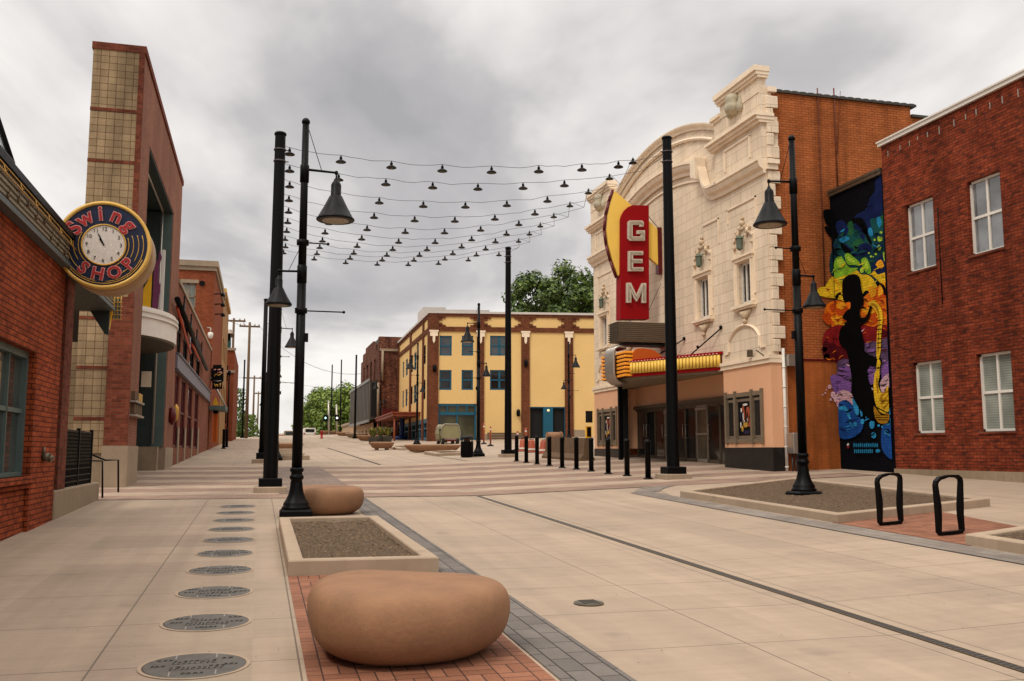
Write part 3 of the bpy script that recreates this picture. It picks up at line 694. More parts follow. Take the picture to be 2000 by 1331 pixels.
# plain poles
def plain_pole(x, y, h, r, lab, pad=0):
    t = T('street_pole', lab, 'pole', (x, y, gz(x, y)), 'plain black street poles'); z = gz(x, y)
    b = MB()
    b.tube((x, y, z+pad+.1), (x, y, z+h), r, r*.8, 14); b.lathe([(r, 0), (r*1.1, .02), (r*.5, .06)], (x, y, z+h), 12); b.build('shaft', 'black', t)
    b = MB(); b.bbox(x-r*2, x+r*2, y-r*2, y+r*2, z+pad, z+pad+.25, .02); b.build('base', 'black', t)
    if pad:
        b = MB(); b.bbox(x-.36, x+.36, y-.36, y+.36, z-.15, z+pad, .02); b.build('footing', 'kerb', t)
    return t
x, y, z = G(510, 905); plain_pole(x, y, 6.5, .10, 'plain black pole on a concrete footing left of the near string pole', .16)
x, y, z = G(512, 886); plain_pole(x, y, 7.0, .10, 'shorter-looking black pole right behind the one on the concrete footing')
for px, py, hh, lab in ((693, 857, 9.0, 'black pole in front of the dark metal screen'), (646, 849, 11, 'thin dark pole before the green trees, left one'), (664, 849, 11.5, 'thin dark pole before the green trees, right one'),
                        (576, 848, 6.5, 'short far pole near the crest of the street'), (473, 856, 9.5, 'dark pole beyond the left sidewalk')):
    x, y, z = G(px, py); plain_pole(x, y, hh, .12, lab)

# string light poles
def string_pole(x, y, h, lab):
    z = gz(x, y); t = T('string_light_pole', lab, 'pole', (x, y, z), 'four stout black poles that carry the string lights')
    b = MB(); b.bbox(x-.35, x+.35, y-.35, y+.35, z-.15, z+.13, .015); b.build('footing', 'kerb', t)
    b = MB(); b.bbox(x-.25, x+.25, y-.25, y+.25, z+.13, z+.31, .015); b.build('base_box', 'black', t)
    b = MB(); b.tube((x, y, z+.3), (x, y, z+h), .160, .118, 32, False); b.lathe([(.118, 0), (.137, .01), (.137, .05), (.11, .075), (.03, .085)], (x, y, z+h-.01), 32); b.build('shaft', 'black', t)
    b = MB()
    for dz in (.35, .62): b.lathe([(.125, -.02), (.14, -.015), (.14, .015), (.125, .02)], (x, y, z+h-dz), 24); b.tube((x, y, z+h-dz), (x+(.2 if x < 5 else -.2), y, z+h-dz), .012, n=6)
    b.build('cable_clamp', 'galv', t)
SPL = [(.27, 21.75, 8.12, 'stout black pole at the left that holds the near end of the string lights'), (10.1, 22.2, 8.82, 'stout black pole in front of the theatre marquee'),
       (.40, 39.3, 8.1, 'string light pole hidden directly behind the near left one'), (10.35, 39.6, 9.1, 'stout black pole in front of the yellow building')]
for a_ in SPL: string_pole(*a_)

# strings: zoomed pixels of each lamp, row by row
ROWS = [
 [(72,95),(350,137),(624,168),(900,187),(1167,195),(1423,192),(1657,183),(1855,167)],
 [(72,190),(338,237),(594,263),(848,281),(1093,289),(1338,285),(1562,271)],
 [(72,277),(317,335),(558,365),(797,385),(1025,389),(1250,381),(1470,358)],
 [(68,354),(300,418),(530,447),(750,465),(968,468),(1185,457),(1402,430)],
 [(66,420),(285,482),(492,515),(699,531),(912,533),(1108,519),(1315,489)],
 [(61,478),(264,535),(463,568),(663,586),(861,588),(1059,573),(1248,543)],
 [(56,528),(250,580),(438,610),(631,627),(817,628),(1005,614),(1188,586)],
 [(47,573),(235,617),(420,648),(599,660),(776,660),(957,651),(1135,626)],
 [(49,614),(220,652),(400,677),(574,686),(746,688),(914,682),(1085,660)],
 [(39,648),(205,682),(376,702),(547,711),(715,713),(879,707),(1041,688),(1207,660)]]
SIDE = [(1937,147),(1810,235),(1695,315),(1595,387),(1507,448),(1434,500),(1375,545),(1316,585)]
def zp(a, b): return 540+a/2.778, 260+b/2.778
pend = T('pendant_lamp', '', 'pendant lamp', (0, 0, 0), 'small black pendant lamps on the overhead cables')
sh = MB().lathe([(.118, -.15), (.126, -.145), (.124, -.135), (.085, -.105), (.045, -.085), (.032, -.075)], n=18).build('shade', 'lampblack', pend)
MB().lathe([(.034, -.08), (.034, -.02), (.022, -.008), (.012, .02)], n=10).build('socket', 'black', pend)
MB().lathe([(.0, -.165), (.02, -.16), (.028, -.14), (.02, -.12), (.012, -.1)], n=8).build('bulb', 'lens', pend)
usedp = False
def put_pend(p, lab):
    global usedp
    o = pend if not usedp else copy_tree(pend)
    usedp = True; o.location = p; o['label'] = lab
def cable(name, pts, lab, grp, r=.007):
    b = MB(); b.ptube(pts, r, 5); return tag(b.build(name, 'galv'), lab, 'cable', grp)
Lz = [8.30, 8.05]; 
rn = ['nearest', 'second nearest', 'third nearest', 'fourth nearest', 'fifth nearest', 'fifth farthest', 'fourth farthest', 'third farthest', 'second farthest', 'farthest']
ends_L, ends_R = [], []
for i, row in enumerate(ROWS):
    Y = 22.2+1.72*i; pts = []
    for k, (a_, b_) in enumerate(row):
        px, py = zp(a_, b_-16); x, z = onY(px, py, Y); pts.append((x, Y, z))
        put_pend((x, Y, z-.03), '%s pendant lamp from the left on the %s cross cable' % (ORD[k], rn[i]))
    x0 = .27+.13*i/9; d = pts[1][2]-pts[0][2]; s_ = (pts[0][0]-x0)
    PL = (x0, Y, pts[0][2]+.10+s_*.12)
    q = zp(*SIDE[i]) if i < 8 else None
    xr = 10.1+.25*(Y-22.2)/17.4
    la = pts[-1]; lb = pts[-2]; sl_ = (la[2]-lb[2])/(la[0]-lb[0])
    zr = la[2]+(sl_+.05)*(xr-la[0])
    PR = (xr, Y, zr)
    full = [PL]+pts+[PR]; out = []
    rnd = random.Random(i)
    for k in range(len(full)-1):
        a_, b_ = Vector(full[k]), Vector(full[k+1])
        for q_ in range(5):
            f_ = q_/5; p = a_.lerp(b_, f_); p.z -= .035*math.sin(math.pi*f_)*(1+rnd.uniform(-.5, .9)); out.append(p)
    out.append(Vector(full[-1])); cable('string_light_cable', out, '%s cross cable of the overhead string lights' % rn[i], 'cross cables of the overhead string lights', .0062)
    ends_L.append(PL); ends_R.append(PR)
for k, (a_, b_) in enumerate(SIDE):
    # these hang from the right edge cable
    px, py = zp(a_, b_-14); Y = 22.2+1.72*k+.35; xr = 10.1+.25*(Y-22.2)/17.4
    r = ray(px, py); t_ = xr/r[0]; 
    p = (xr-.02, t_*r[1], EYE+t_*r[2])
    put_pend((p[0], p[1], p[2]-.03), '%s lamp from the near end of the right edge cable' % ORD[k]); ends_R.append(p)
zL0 = gz(.27, 21.75)+8.12-.35; zR0 = gz(10.1, 22.2)+8.82-.3; zL1 = gz(.4, 39.3)+7.75; zR1 = gz(10.35, 39.6)+8.9
cable('edge_cable', [(.27, 21.75, zL0)]+sorted(ends_L, key=lambda p: p[1])+[(.4, 39.3, zL1)], 'edge cable between the two left string poles', 'edge cables of the string lights', .007)
er = sorted([e for e in ends_R], key=lambda p: p[1])
cable('edge_cable', [(10.1, 22.2, zR0)]+er+[(10.35, 39.6, zR1)], 'edge cable between the two right string poles', 'edge cables of the string lights', .007)

# =====================================================  BOLLARDS, HOOPS, BIN
bol = T('bollard', '', 'bollard', (0, 0, 0), 'row of black bollards before the theatre')
MB().lathe([(.125, 0), (.125, .02), (.11, .035), (.08, .05)], n=20).build('base_flange', 'black', bol)
MB().lathe([(.072, .03), (.072, .93), (.078, .935), (.078, .955), (.072, .96), (.066, .985), (.04, 1.0), (.0, 1.005)], n=20).build('post', 'black', bol)
bn = ['nearest', 'second nearest', 'third nearest', 'fourth nearest', 'fifth nearest', 'fifth farthest', 'fourth farthest', 'third farthest', 'second farthest', 'farthest']
for k, (px, py) in enumerate([(1266, 937), (1225, 931), (1188, 927), (1155, 922), (1126, 918), (1098, 915), (1073, 911), (1049, 908), (1028, 905), (1009, 902)]):
    x, y, z = G(px, py); o = bol if k == 0 else copy_tree(bol); o.location = (x, y, z); o.scale = (1, 1, 1.0)
    o['label'] = bn[k]+' black bollard in the row before the theatre'
for px, py, lab in ((436.5, 877, 'left black bollard far up the left sidewalk'), (442.5, 874, 'right black bollard far up the left sidewalk')):
    x, y, z = G(px, py); o = copy_tree(bol); o.location = (x, y, z); o.scale = (1.3, 1.3, 1.25); o['label'] = lab; o['group'] = 'black bollards on the left sidewalk'
def hoop(pl, pr, H, lab):
    """bicycle hoop: a closed frame of tapering flat bar, standing between two feet"""
    A = Vector(pl); B = Vector(pr); W = (B-A).length; d = (B-A).normalized(); n_ = d.cross(Vector((0, 0, 1))).normalized()
    t = T('bicycle_hoop', lab, 'bicycle rack', A, 'black bicycle hoops on brick paving')
    #  (u, z, half-width) along the closed frame
    ou = [(0, .03, .03), (.03, .0, .032), (W-.03, 0, .032), (W, .03, .03), (W-.012, H*.32, .042), (W-.006, H*.5, .046), (W+.02, H*.90, .026), (W+.012, H*.955, .026), (W-.04, H, .026),
          (W*.5, H+.012, .018), (.05, H-.012, .026), (-.005, H*.93, .026), (-.02, H*.87, .026), (.006, H*.5, .046), (.008, H*.32, .042)]
    m_ = len(ou); b = MB(); vs = []
    for k in range(m_):
        u, z_, hw = ou[k]; a_ = ou[k-1]; c_ = ou[(k+1) % m_]; tu, tz = c_[0]-a_[0], c_[1]-a_[1]; L = math.hypot(tu, tz); nu, nz = -tz/L, tu/L
        for s1, s2 in ((-1, -1), (1, -1), (1, 1), (-1, 1)):
            p = A+d*(u+nu*hw*.75*s1)+Vector((0, 0, z_+.03+nz*hw*.75*s1))+n_*(.03*s2); vs.append(p)
    b.add(vs, [(k*4+i, k*4+(i+1) % 4, ((k+1) % m_)*4+(i+1) % 4, ((k+1) % m_)*4+i) for k in range(m_) for i in range(4)]); b.build('frame', 'black', t)
    b = MB()
    b.add([A+d*(W*.3)-n_*.05, A+d*(W*.7)-n_*.05, A+d*(W*.7)+n_*.05, A+d*(W*.3)+n_*.05]+[A+d*(W*.3)-n_*.05+Vector((0, 0, .02)), A+d*(W*.7)-n_*.05+Vector((0, 0, .02)), A+d*(W*.7)+n_*.05+Vector((0, 0, .02)), A+d*(W*.3)+n_*.05+Vector((0, 0, .02))],
          [(3, 2, 1, 0), (4, 5, 6, 7), (0, 1, 5, 4), (1, 2, 6, 5), (2, 3, 7, 6), (3, 0, 4, 7)]); b.build('foot_plate', 'black', t)
hoop(G(1719, 1029), G(1760, 1025), .665, 'left black bicycle hoop on brick paving between two beds')
hoop(G(1834, 1049), G(1879, 1044), .70, 'right black bicycle hoop on brick paving at the corner of the edge bed')
x, y, z = G(912, 894)
t = T('litter_bin', 'black litter bin with a domed lid beside the far right lamp post', 'litter bin', (x, y, z))
b = MB(); b.lathe([(.24, 0), (.25, .03), (.28, .68), (.285, .70)], (x, y, z), 24)
for q in range(24):
    a_ = 2*math.pi*q/24; b.box(x+.27*math.cos(a_)-.008, x+.27*math.cos(a_)+.008, y+.27*math.sin(a_)-.008, y+.27*math.sin(a_)+.008, z+.04, z+.66)
b.build('barrel', 'black', t)
b = MB()
for q in range(6):
    a_ = 2*math.pi*q/6+.3; b.box(x+.25*math.cos(a_)-.02, x+.25*math.cos(a_)+.02, y+.25*math.sin(a_)-.02, y+.25*math.sin(a_)+.02, z+.68, z+.84)
b.build('lid_post', 'black', t)
MB().lathe([(.14, .70), (.14, .82)], (x, y, z), 12).build('inner_liner', 'pebble', t)
MB().lathe([(.30, .82), (.31, .84), (.30, .87), (.22, .93), (.1, .95), (0, .955)], (x, y, z), 24).build('lid', 'lampblack', t)
x, y, z = G(867, 866.); 
t = T('litter_bin', 'small dark green litter bin left of the parked cart', 'litter bin', (x, y, z))
MB().lathe([(.26, 0), (.32, .85), (.33, .88)], (x-.6, y-3, z), 16).build('barrel', 'leaf_dk', t); MB().lathe([(.35, .88), (.35, .95), (.2, 1.0)], (x-.6, y-3, z), 16).build('lid', 'bronze_dk', t)
# =====================================================  THEATRE (right)
K = 13.45/13.68
class GB(MB):           # theatre coordinates: facade plane at x = 13.68, scaled about the eye onto the real line
    def build(s, *a, **k):
        s.v = [(x*K, y*K, EYE+(z-EYE)*K) for x, y, z in s.v]; return MB.build(s, *a, **k)
FX, YA, YB, YC = 13.68, 23.45, 37.85, 30.65
def mir(y): return 2*YC-y
th = T('theatre', 'cream terracotta theatre with a curved parapet and orange brick side wall', 'theatre', (13.45, 30.1, 1.1))
WIN = [(24.40, 25.16, 5.78, 7.0), (27.06, 27.86, 5.72, 7.0)]
WIN += [(mir(b), mir(a), c, d) for a, b, c, d in WIN]
b = GB(); b.wall('x', FX, -1, .24, YA, YB, 3.98, 9.62, WIN)
b.build('front_wall', 'ashlar', th)
# parapet: arch between two piers
def arc(y0, y1, z0, zp, n=28):
    h = (y1-y0)/2; s_ = zp-z0; r = (h*h+s_*s_)/(2*s_); c = (y0+y1)/2
    return [(c-h+2*h*i/n, zp-r+math.sqrt(max(0, r*r-(h-2*h*i/n)**2))) for i in range(n+1)]
A1 = arc(26.28, mir(26.28), 11.72, 12.62)
b = GB(); b.prism([(YA+.02, 9.6), (YA+.02, 11.0)]+[(26.28, 11.0)]+A1+[(mir(26.28), 11.0), (YB-.02, 11.0), (YB-.02, 9.6)], 'x', FX+.02, FX+.45)
b.build('arched_parapet', 'ashlar', th)
PR_C = [(0, -.20), (.07, -.20), (.09, -.10), (.20, -.02), (.24, .06), (.24, .12), (.30, .14), (.30, .22), (0, .22)]   # cornice profile (out, up)
PR_M = [(0, -.12), (.05, -.12), (.07, -.04), (.13, .0), (.16, .06), (.16, .10), (0, .10)]
b = GB(); b.sweep([(y, z-.1) for y, z in A1], PR_M, FX); b.sweep(arc(26.5, mir(26.5), 11.28, 12.12), [(0, -.06), (.05, -.06), (.09, .0), (.05, .06), (0, .06)], FX)
b.build('arch_coping', 'cream', th)
# main cornice: level at the ends, curling up into the big arch
A2 = arc(27.45, mir(27.45), 10.62, 11.05, 24)
scr = [(26.1, 9.52), (26.55, 9.54), (26.85, 9.66), (27.05, 9.88), (27.18, 10.15), (27.28, 10.42), (27.45, 10.62)]
path = [(YA-.05, 9.50)]+catmull([(26.0, 9.50)]+scr, 3, False)+A2[1:-1]+[(mir(y), z) for y, z in reversed(catmull([(26.0, 9.50)]+scr, 3, False))]+[(YB+.05, 9.5)]
b = GB(); b.sweep(path, PR_C, FX)
b.sweep([(y, z-.42) for y, z in A2], [(0, -.03), (.03, -.03), (.03, .03), (0, .03)], FX)
b.build('main_cornice', 'cream', th)
for s_ in (0, 1):
    m_ = (lambda y: mir(y)) if s_ else (lambda y: y)
    b = GB(); y0, y1 = sorted((m_(27.12), m_(27.5))); b.prism([(y0, 10.15), (y1, 10.3), (y1, 10.86), (y0, 10.86)], 'x', FX-.38, FX)
    b.build('cornice_console', 'cream', th)
for s_ in (0, 1):
    m_ = (lambda y: mir(y)) if s_ else (lambda y: y)
    def yy(a, b_): return sorted((m_(a), m_(b_)))
    b = GB(); ya, yb = yy(YA, 26.28)
    b.box(FX-.10, FX+.26, ya, yb, 9.63, 11.70); ya, yb = yy(YA+.03, 25.84); b.box(FX-.12, FX+.12, ya, yb, 11.7, 12.22)
    b.build('corner_pier', 'ashlar', th)
    b = GB()
    ya, yb = yy(YA-.03, 26.4); 
    for d, z0, z1 in ((.16, 10.78, 10.86), (.24, 10.86, 10.96), (.32, 10.96, 11.05)): b.box(FX-.1-d+.06, FX+.27, ya-d*.3, yb+d*.3, z0, z1)
    ya, yb = yy(YA-.03, 25.9)
    for d, z0, z1 in ((.06, 12.12, 12.2), (.12, 12.2, 12.3), (.18, 12.3, 12.46)): b.box(FX-.12-d, FX+.14+d*.3, ya-d*.3, yb+d*.3, z0, z1)
    ya, yb = yy(25.8, 26.38)
    for d, z0, z1 in ((.04, 11.70, 11.78), (.10, 11.78, 11.88)): b.box(FX-.1-d, FX+.46, ya, yb+(.05 if not s_ else 0), z0, z1)
    b.build('pier_cornice', 'cream', th)
    # recessed panel lines and carved urn on the pier
    b = GB()
    for a_, c_, z0, z1 in ((24.05, 24.12, 9.95, 10.6), (25.6, 25.67, 9.95, 10.6), (24.05, 25.67, 10.58, 10.64)):
        ya, yb = yy(a_, c_); b.box(FX-.135, FX-.1, ya, yb, z0, z1)
    b.build('panel_moulding', 'cream', th); b = GB()
    for a_, c_, z0, z1 in ((24.0, 25.75, 8.75, 8.8), (24.0, 24.05, 8.0, 8.8), (25.7, 25.75, 8.35, 8.8), (26.3, 26.36, 7.9, 8.7), (26.3, 27.4, 8.66, 8.72)):
        ya, yb = yy(a_, c_); b.box(FX-.035, FX+.02, ya, yb, z0, z1)
    b.build('panel_moulding', 'cream', th)
    b = GB(); yc = m_(24.85)
    b.lathe([(.10, 0), (.24, .08), (.27, .25), (.20, .38), (.25, .46), (.16, .60), (.05, .66)], (FX-.20, yc, 11.5), 10)
    for q in (-1, 1): b.lathe([(.03, 0), (.12, .08), (.10, .24), (.05, .4), (.02, .5)], (FX-.14, yc+q*.32, 11.48), 8)
    b.build('carved_urn', plain('green_stained_stone', (.50, .45, .34), .7, 0, .3, 6), th)
    # blind arch above the display case
    b = GB(); ar = [(24.02, 4.42), (24.02, 4.62)]+catmull([(24.02, 4.72), (24.25, 4.95), (24.65, 5.10), (25.1, 5.12), (25.55, 4.98), (25.82, 4.75)], 3, False)+[(25.84, 4.62), (25.84, 4.42)]
    ar = [(m_(y), z) for y, z in ar]
    if s_: ar = ar[::-1]
    b.sweep(ar, [(0, -.035), (.05, -.03), (.07, 0), (.05, .03), (0, .035)], FX)
    for q in (23.85, 26.0): ya, yb = yy(q-.12, q+.12); b.box(FX-.05, FX+.01, ya, yb, 4.36, 4.42)
    b.build('blind_arch', 'cream', th)
    # band over the peach base
    b = GB(); ya, yb = yy(YA-.04, 26.5)
    b.box(FX-.07, FX+.3, ya, yb, 3.90, 4.02); b.box(FX-.11, FX+.3, ya-.01, yb+.01, 4.02, 4.12); b.build('belt_course', 'cream', th)
# quoins on the side return
b = GB(); z_ = 4.2; q = 0
while z_ < 11.4:
    L = .44 if q % 2 else .28
    b.bbox(FX+.06, FX+L, YA-.07, YA+.06, z_+.012, z_+.36, .02); z_ += .37; q += 1
b.build('corner_quoins', 'ashlar', th)
b = GB(); b.box(FX+.13, FX+.40, YA-.08, YA+.3, 11.71, 11.86); b.box(FX-.01, FX+.34, YA-.13, YA+.04, 9.40, 9.55); b.box(FX-.01, FX+.36, YA-.19, YA+.04, 9.551, 9.68)
b.build('return_cornice', 'cream', th)
# windows with surrounds, lanterns and shell corbels
for i, (a_, c_, z0, z1) in enumerate(WIN):
    ym = (a_+c_)/2; hw = (c_-a_)/2
    f = GB(); o_ = .12
    for (u0, u1, v0, v1) in ((a_-.02, a_+.05, z0, z1), (c_-.05, c_+.02, z0, z1), (a_, c_, z1-.06, z1+.02), (a_, c_, z0-.02, z0+.06)): f.box(FX+.10, FX+.2, u0, u1, v0, v1)
    for k in (1, 2): f.box(FX+.11, FX+.17, a_+(c_-a_)*k/3-.03, a_+(c_-a_)*k/3+.03, z0+.05, z1-.05)
    wn = f.build('window', 'white', th)
    f = GB(); f.box(FX+.15, FX+.18, a_+.03, c_-.03, z0+.03, z1-.03); f.build('pane', 'glass_dk', wn)
    f = GB()
    for k in range(3):
        for q in range(1, 7): f.box(FX+.135, FX+.15, a_+(c_-a_)*k/3+.04, a_+(c_-a_)*(k+1)/3-.04, z0+(z1-z0)*q/7-.006, z0+(z1-z0)*q/7+.006)
        f.box(FX+.135, FX+.15, a_+(c_-a_)*(k+.5)/3-.006, a_+(c_-a_)*(k+.5)/3+.006, z0+.04, z1-.04)
    f.build('leading', 'bronze_frame', wn)
    f = GB()
    for s_ in (-1, 1):
        y_ = ym+s_*(hw+.10); f.box(FX-.06, FX+.02, y_-.09, y_+.09, z0-.02, z1+.10); f.box(FX-.09, FX+.02, y_-.03, y_+.03, z0-.02, z1+.02)
        y2 = ym+s_*(hw+.22); f.box(FX-.04, FX+.02, y2-.03, y2+.03, z0+.2, 7.75)
    f.box(FX-.09, FX+.02, ym-hw-.2, ym+hw+.2, z1+.03, z1+.13); f.box(FX-.14, FX+.02, ym-hw-.24, ym+hw+.24, z1+.13, z1+.19)
    f.sweep([(ym-hw-.22, 7.70), (ym-.35, 7.82), (ym-.2, 7.98), (ym, 8.03), (ym+.2, 7.98), (ym+.35, 7.82), (ym+hw+.22, 7.70)], [(0, -.03), (.06, -.03), (.06, .03), (0, .03)], FX)
    f.box(FX-.16, FX+.02, ym-hw-.26, ym+hw+.26, z0-.14, z0-.05); f.box(FX-.11, FX+.02, ym-hw-.22, ym+hw+.22, z0-.20, z0-.14)
    f.build('window_surround', 'cream', th)
    f = GB(); rnd = random.Random(40+i)
    for (dy, dz, r_) in ((0, 8.15, .10), (0, 8.30, .06), (-.16, 8.02, .07), (.16, 8.02, .07), (-.30, 7.86, .08), (.30, 7.86, .08), (-.42, 7.80, .06), (.42, 7.80, .06), (-.42, 7.95, .05), (.42, 7.95, .05), (-.55, 7.5, .06), (.55, 7.5, .06), (-.22, 7.75, .05), (.22, 7.75, .05)):
        f.lathe([(0, -r_), (r_*.7, -r_*.7), (r_, 0), (r_*.7, r_*.7), (0, r_)], (FX-.04, ym+dy*hw/.4, dz), 8)
    for q in range(-4, 5):       # shell corbel: a fan of ribs
        a2 = q/4*1.15; L = .34-.03*abs(q); f.tube((FX-.10+.02*abs(q), ym+math.sin(a2)*.36, z0-.22-.04*math.cos(a2)), (FX-.03, ym+math.sin(a2)*.07, z0-.24-L), .05, .018, 6)
    f.lathe([(0, -.09), (.06, -.04), (.08, .03), (.0, .1)], (FX-.05, ym, z0-.56), 8)
    f.build('carved_ornament', 'cream_dk', th)
    f = GB(); f.lathe([(.03, 0), (.09, .05), (.10, .34), (.13, .36), (.03, .46)], (FX-.15, ym, 7.33), 6, False); f.tube((FX-.15, ym, 7.6), (FX, ym, 7.8), .015, n=6)
    f.build('wall_lantern', M.get('verd') or M.setdefault('verd', plain('verdigris', (.15, .18, .135), .6)), th)
# shop-front level
for s_ in (0, 1):
    m_ = (lambda y: mir(y)) if s_ else (lambda y: y)
    def yy(a, b_): return sorted((m_(a), m_(b_)))
    ya, yb = yy(YA, 26.25); da, db = yy(23.95, 26.08)
    b = GB(); b.wall('x', FX-.02, -1, .5, ya, yb, 1.56, 3.9, [(da, db, 1.74, 3.10)])
    b.box(FX+.1, FX+1.1, *yy(26.05, 26.24), 1.56, 3.9)
    b.build('peach_wall', 'pink', th)
    b = GB(); b.box(FX-.04, FX+.42, ya-.01, yb+.01, -.1, 1.56); b.build('stone_base', 'black_stone', th)
    b = GB()
    n = 3; edges = [da+(db-da)*k for k in ((0, .27, .73, 1) if not s_ else (0, .27, .73, 1))]
    for k, e_ in enumerate(edges): b.box(FX-.09, FX+.04, e_-.045, e_+.045, 1.66, 3.22)
    for z0, z1 in ((3.04, 3.16), (1.70, 1.80)): b.box(FX-.06, FX+.04, da, db, z0, z1)
    for k in range(3):
        for z0, z1 in ((2.90, 2.98), (1.84, 1.90)): b.box(FX-.02, FX+.04, edges[k]+.07, edges[k+1]-.07, z0, z1)
    dc = b.build('display_case', 'case', th)
    b = GB()
    for k in range(3): b.box(FX+.02, FX+.05, edges[k]+.03, edges[k+1]-.03, 1.78, 3.06)
    b.build('pane', 'glass_dk', dc)
    b = GB()
    for k in range(3): b.box(FX-.01, FX+.02, edges[k]+.09, edges[k+1]-.09, 2.92, 2.96); b.box(FX-.01, FX+.02, edges[k]+.09, edges[k+1]-.09, 1.80, 1.84)
    b.build('trim', 'silver', dc)
    # posters: generic bright figures on black
    b = GB(); e0, e1 = edges[1]+.12, edges[2]-.12
    b.box(FX+.0, FX+.012, e0, e1, 1.95, 2.85); ps = b.build('poster', 'black', dc)
    def bits(name, mat, items):
        q = GB()
        for u, v, r1, r2 in items:
            c_ = (e0+(e1-e0)*u, 1.95+.9*v)
            q.prism(catmull([(c_[0]-r1, c_[1]), (c_[0]-r1*.3, c_[1]+r2), (c_[0]+r1, c_[1]+r2*.6), (c_[0]+r1*.7, c_[1]-r2*.9), (c_[0]-r1*.4, c_[1]-r2)], 3), 'x', FX-.006, FX+.004)
        q.build(name, mat, dc)
    bits('poster_shape', 'traffic_red', [(.62, .82, .05, .10), (.25, .70, .10, .16), (.22, .45, .06, .08), (.18, .33, .10, .08), (.55, .62, .04, .14)])
    bits('poster_shape', 'white', [(.78, .78, .04, .06), (.62, .55, .04, .15), (.30, .55, .03, .16), (.45, .95, .14, .03), (.85, .30, .03, .08), (.6, .42, .06, .03)])
    bits('poster_shape', 'gold', [(.45, .30, .14, .07), (.72, .18, .06, .08)])
    bits('poster_shape', 'navy', [(.4, .06, .2, .05), (.85, .6, .05, .1)])
b = GB(); b.box(FX+.75, FX+1.1, 26.0, mir(26.0), 3.14, 3.95); b.build('entrance_lintel', 'pink', th)
b = GB(); b.box(FX-.0, FX+1.1, 26.2, mir(26.2), 3.93, 3.99); b.build('entrance_ceiling', 'corr', th)
b = GB(); b.box(FX+.95, FX+1.3, 26.0, mir(26.0), -.1, 3.2); b.build('entrance_back', 'black_in', th)
b = GB(); b.box(FX+.60, FX+.85, 26.25, mir(26.25), 3.08, 3.20); b.box(FX+.70, FX+.85, 26.25, mir(26.25), 3.0, 3.08); b.build('door_head', 'bronze_frame', th)
ng = 10; L0, L1 = 26.3, mir(26.3)
for k in range(ng):
    a_ = L0+(L1-L0)*k/ng; c_ = L0+(L1-L0)*(k+1)/ng; kind = 'panel' if k in (3, 6) else 'door'
    z0 = gz(13.5, a_*K)-.02
    f = GB()
    for u0, u1, v0, v1 in ((a_+.01, a_+.055, z0, 3.0), (c_-.055, c_-.01, z0, 3.0), (a_, c_, 2.94, 3.0), (a_, c_, z0, z0+.18)): f.box(FX+.74, FX+.80, u0, u1, v0, v1)
    if kind == 'panel': f.box(FX+.72, FX+.80, a_, c_, 2.0, 2.06); f.box(FX+.70, FX+.80, a_+.02, c_-.02, 2.84, 2.92)
    d = f.build('door' if kind == 'door' else 'side_panel', 'bronze_frame' if kind == 'door' else 'silver', th)
    f = GB(); f.box(FX+.76, FX+.78, a_+.05, c_-.05, z0+.05, 2.96); f.build('pane', 'glass_dk' if kind == 'door' else M.setdefault('smoky', glass('smoky_glass', (.09, .075, .05), .15, .5)), d)
    if kind == 'door':
        f = GB(); f.tube((FX+.70, (a_+.12) if k % 2 else (c_-.12), z0+.85), (FX+.70, (a_+.12) if k % 2 else (c_-.12), z0+1.35), .014, n=8)
        for dz in (.87, 1.33): f.tube((FX+.70, (a_+.12) if k % 2 else (c_-.12), z0+dz), (FX+.76, (a_+.12) if k % 2 else (c_-.12), z0+dz), .01, n=6)
        f.build('handle', 'silver', d)
b = GB(); b.box(FX+.05, FX+.30, mir(26.45), mir(26.15), -.1, 3.9); b.build('entrance_pillar', 'black_in', th)
b = GB(); b.bbox(13.02, 13.17, 33.35, 33.5, .8, 3.95, .01); b.build('marquee_support', 'black', th)
# orange brick side
b = GB(); SX1 = 26.0
b.box(FX+.05, 18.64, YA+.05, YA+.5, 4.02, 11.75); b.box(18.64, SX1, YA+.05, YA+.5, 4.02, 11.42); b.box(FX+.3, FX+.5, YA+.51, YB-.41, 4.0, 9.6); b.box(FX+.3, SX1, YB-.4, YB-.02, 0, 11.0)
sw = b.build('side_wall', 'brick_side', th)
b = GB(); b.box(FX+.05, SX1, YA+.025, YA+.5, -.1, 4.0); b.build('rendered_side_base', 'brick_smooth', th)
b = GB(); b.box(FX+.42, 22, YA+.0, YA+.06, 3.98, 4.03); b.build('side_ledge', 'dkred', th)
b = GB(); x_ = FX+.42
while x_ < 18.6: b.prism([(x_, 11.74), (x_+.26, 11.74), (x_+.26, 11.80), (x_+.13, 11.83), (x_, 11.82)], 'y', YA-.02, YA+.55); x_ += .262
b.box(18.64, SX1, YA-.02, YA+.55, 11.42, 11.5); b.build('tile_coping', 'bronze_dk', th)
b = GB(); b.box(FX+.45, SX1, YA+.5, YB-.4, 10.6, 10.7); b.build('roof', 'roofgrey', th)
b = GB()
for (px0, py0, px1, py1, r) in ((1597, 172, 1612, 560, .018), (1629, 172, 1637, 372, .02), (1642, 178, 1636, 300, .008)):
    x0, z0 = onY(px0, py0, (YA)*K); x1, z1 = onY(px1, py1, YA*K); b.tube((x0/K, YA+.02, (z0-EYE)/K+EYE), (x1/K, YA+.02, (z1-EYE)/K+EYE), r, n=8)
b.build('wall_conduit', 'brick_trim', th)
b = GB(); b.tube((FX+.34, YA-.06, .7), (FX+.34, YA-.06, 4.3), .045, n=12)
for q in range(6): b.tube((FX+.34, YA-.06, 1.0+q*.55), (FX+.34, YA-.06, 1.04+q*.55), .055, n=12)
b.build('downpipe', 'white', th)
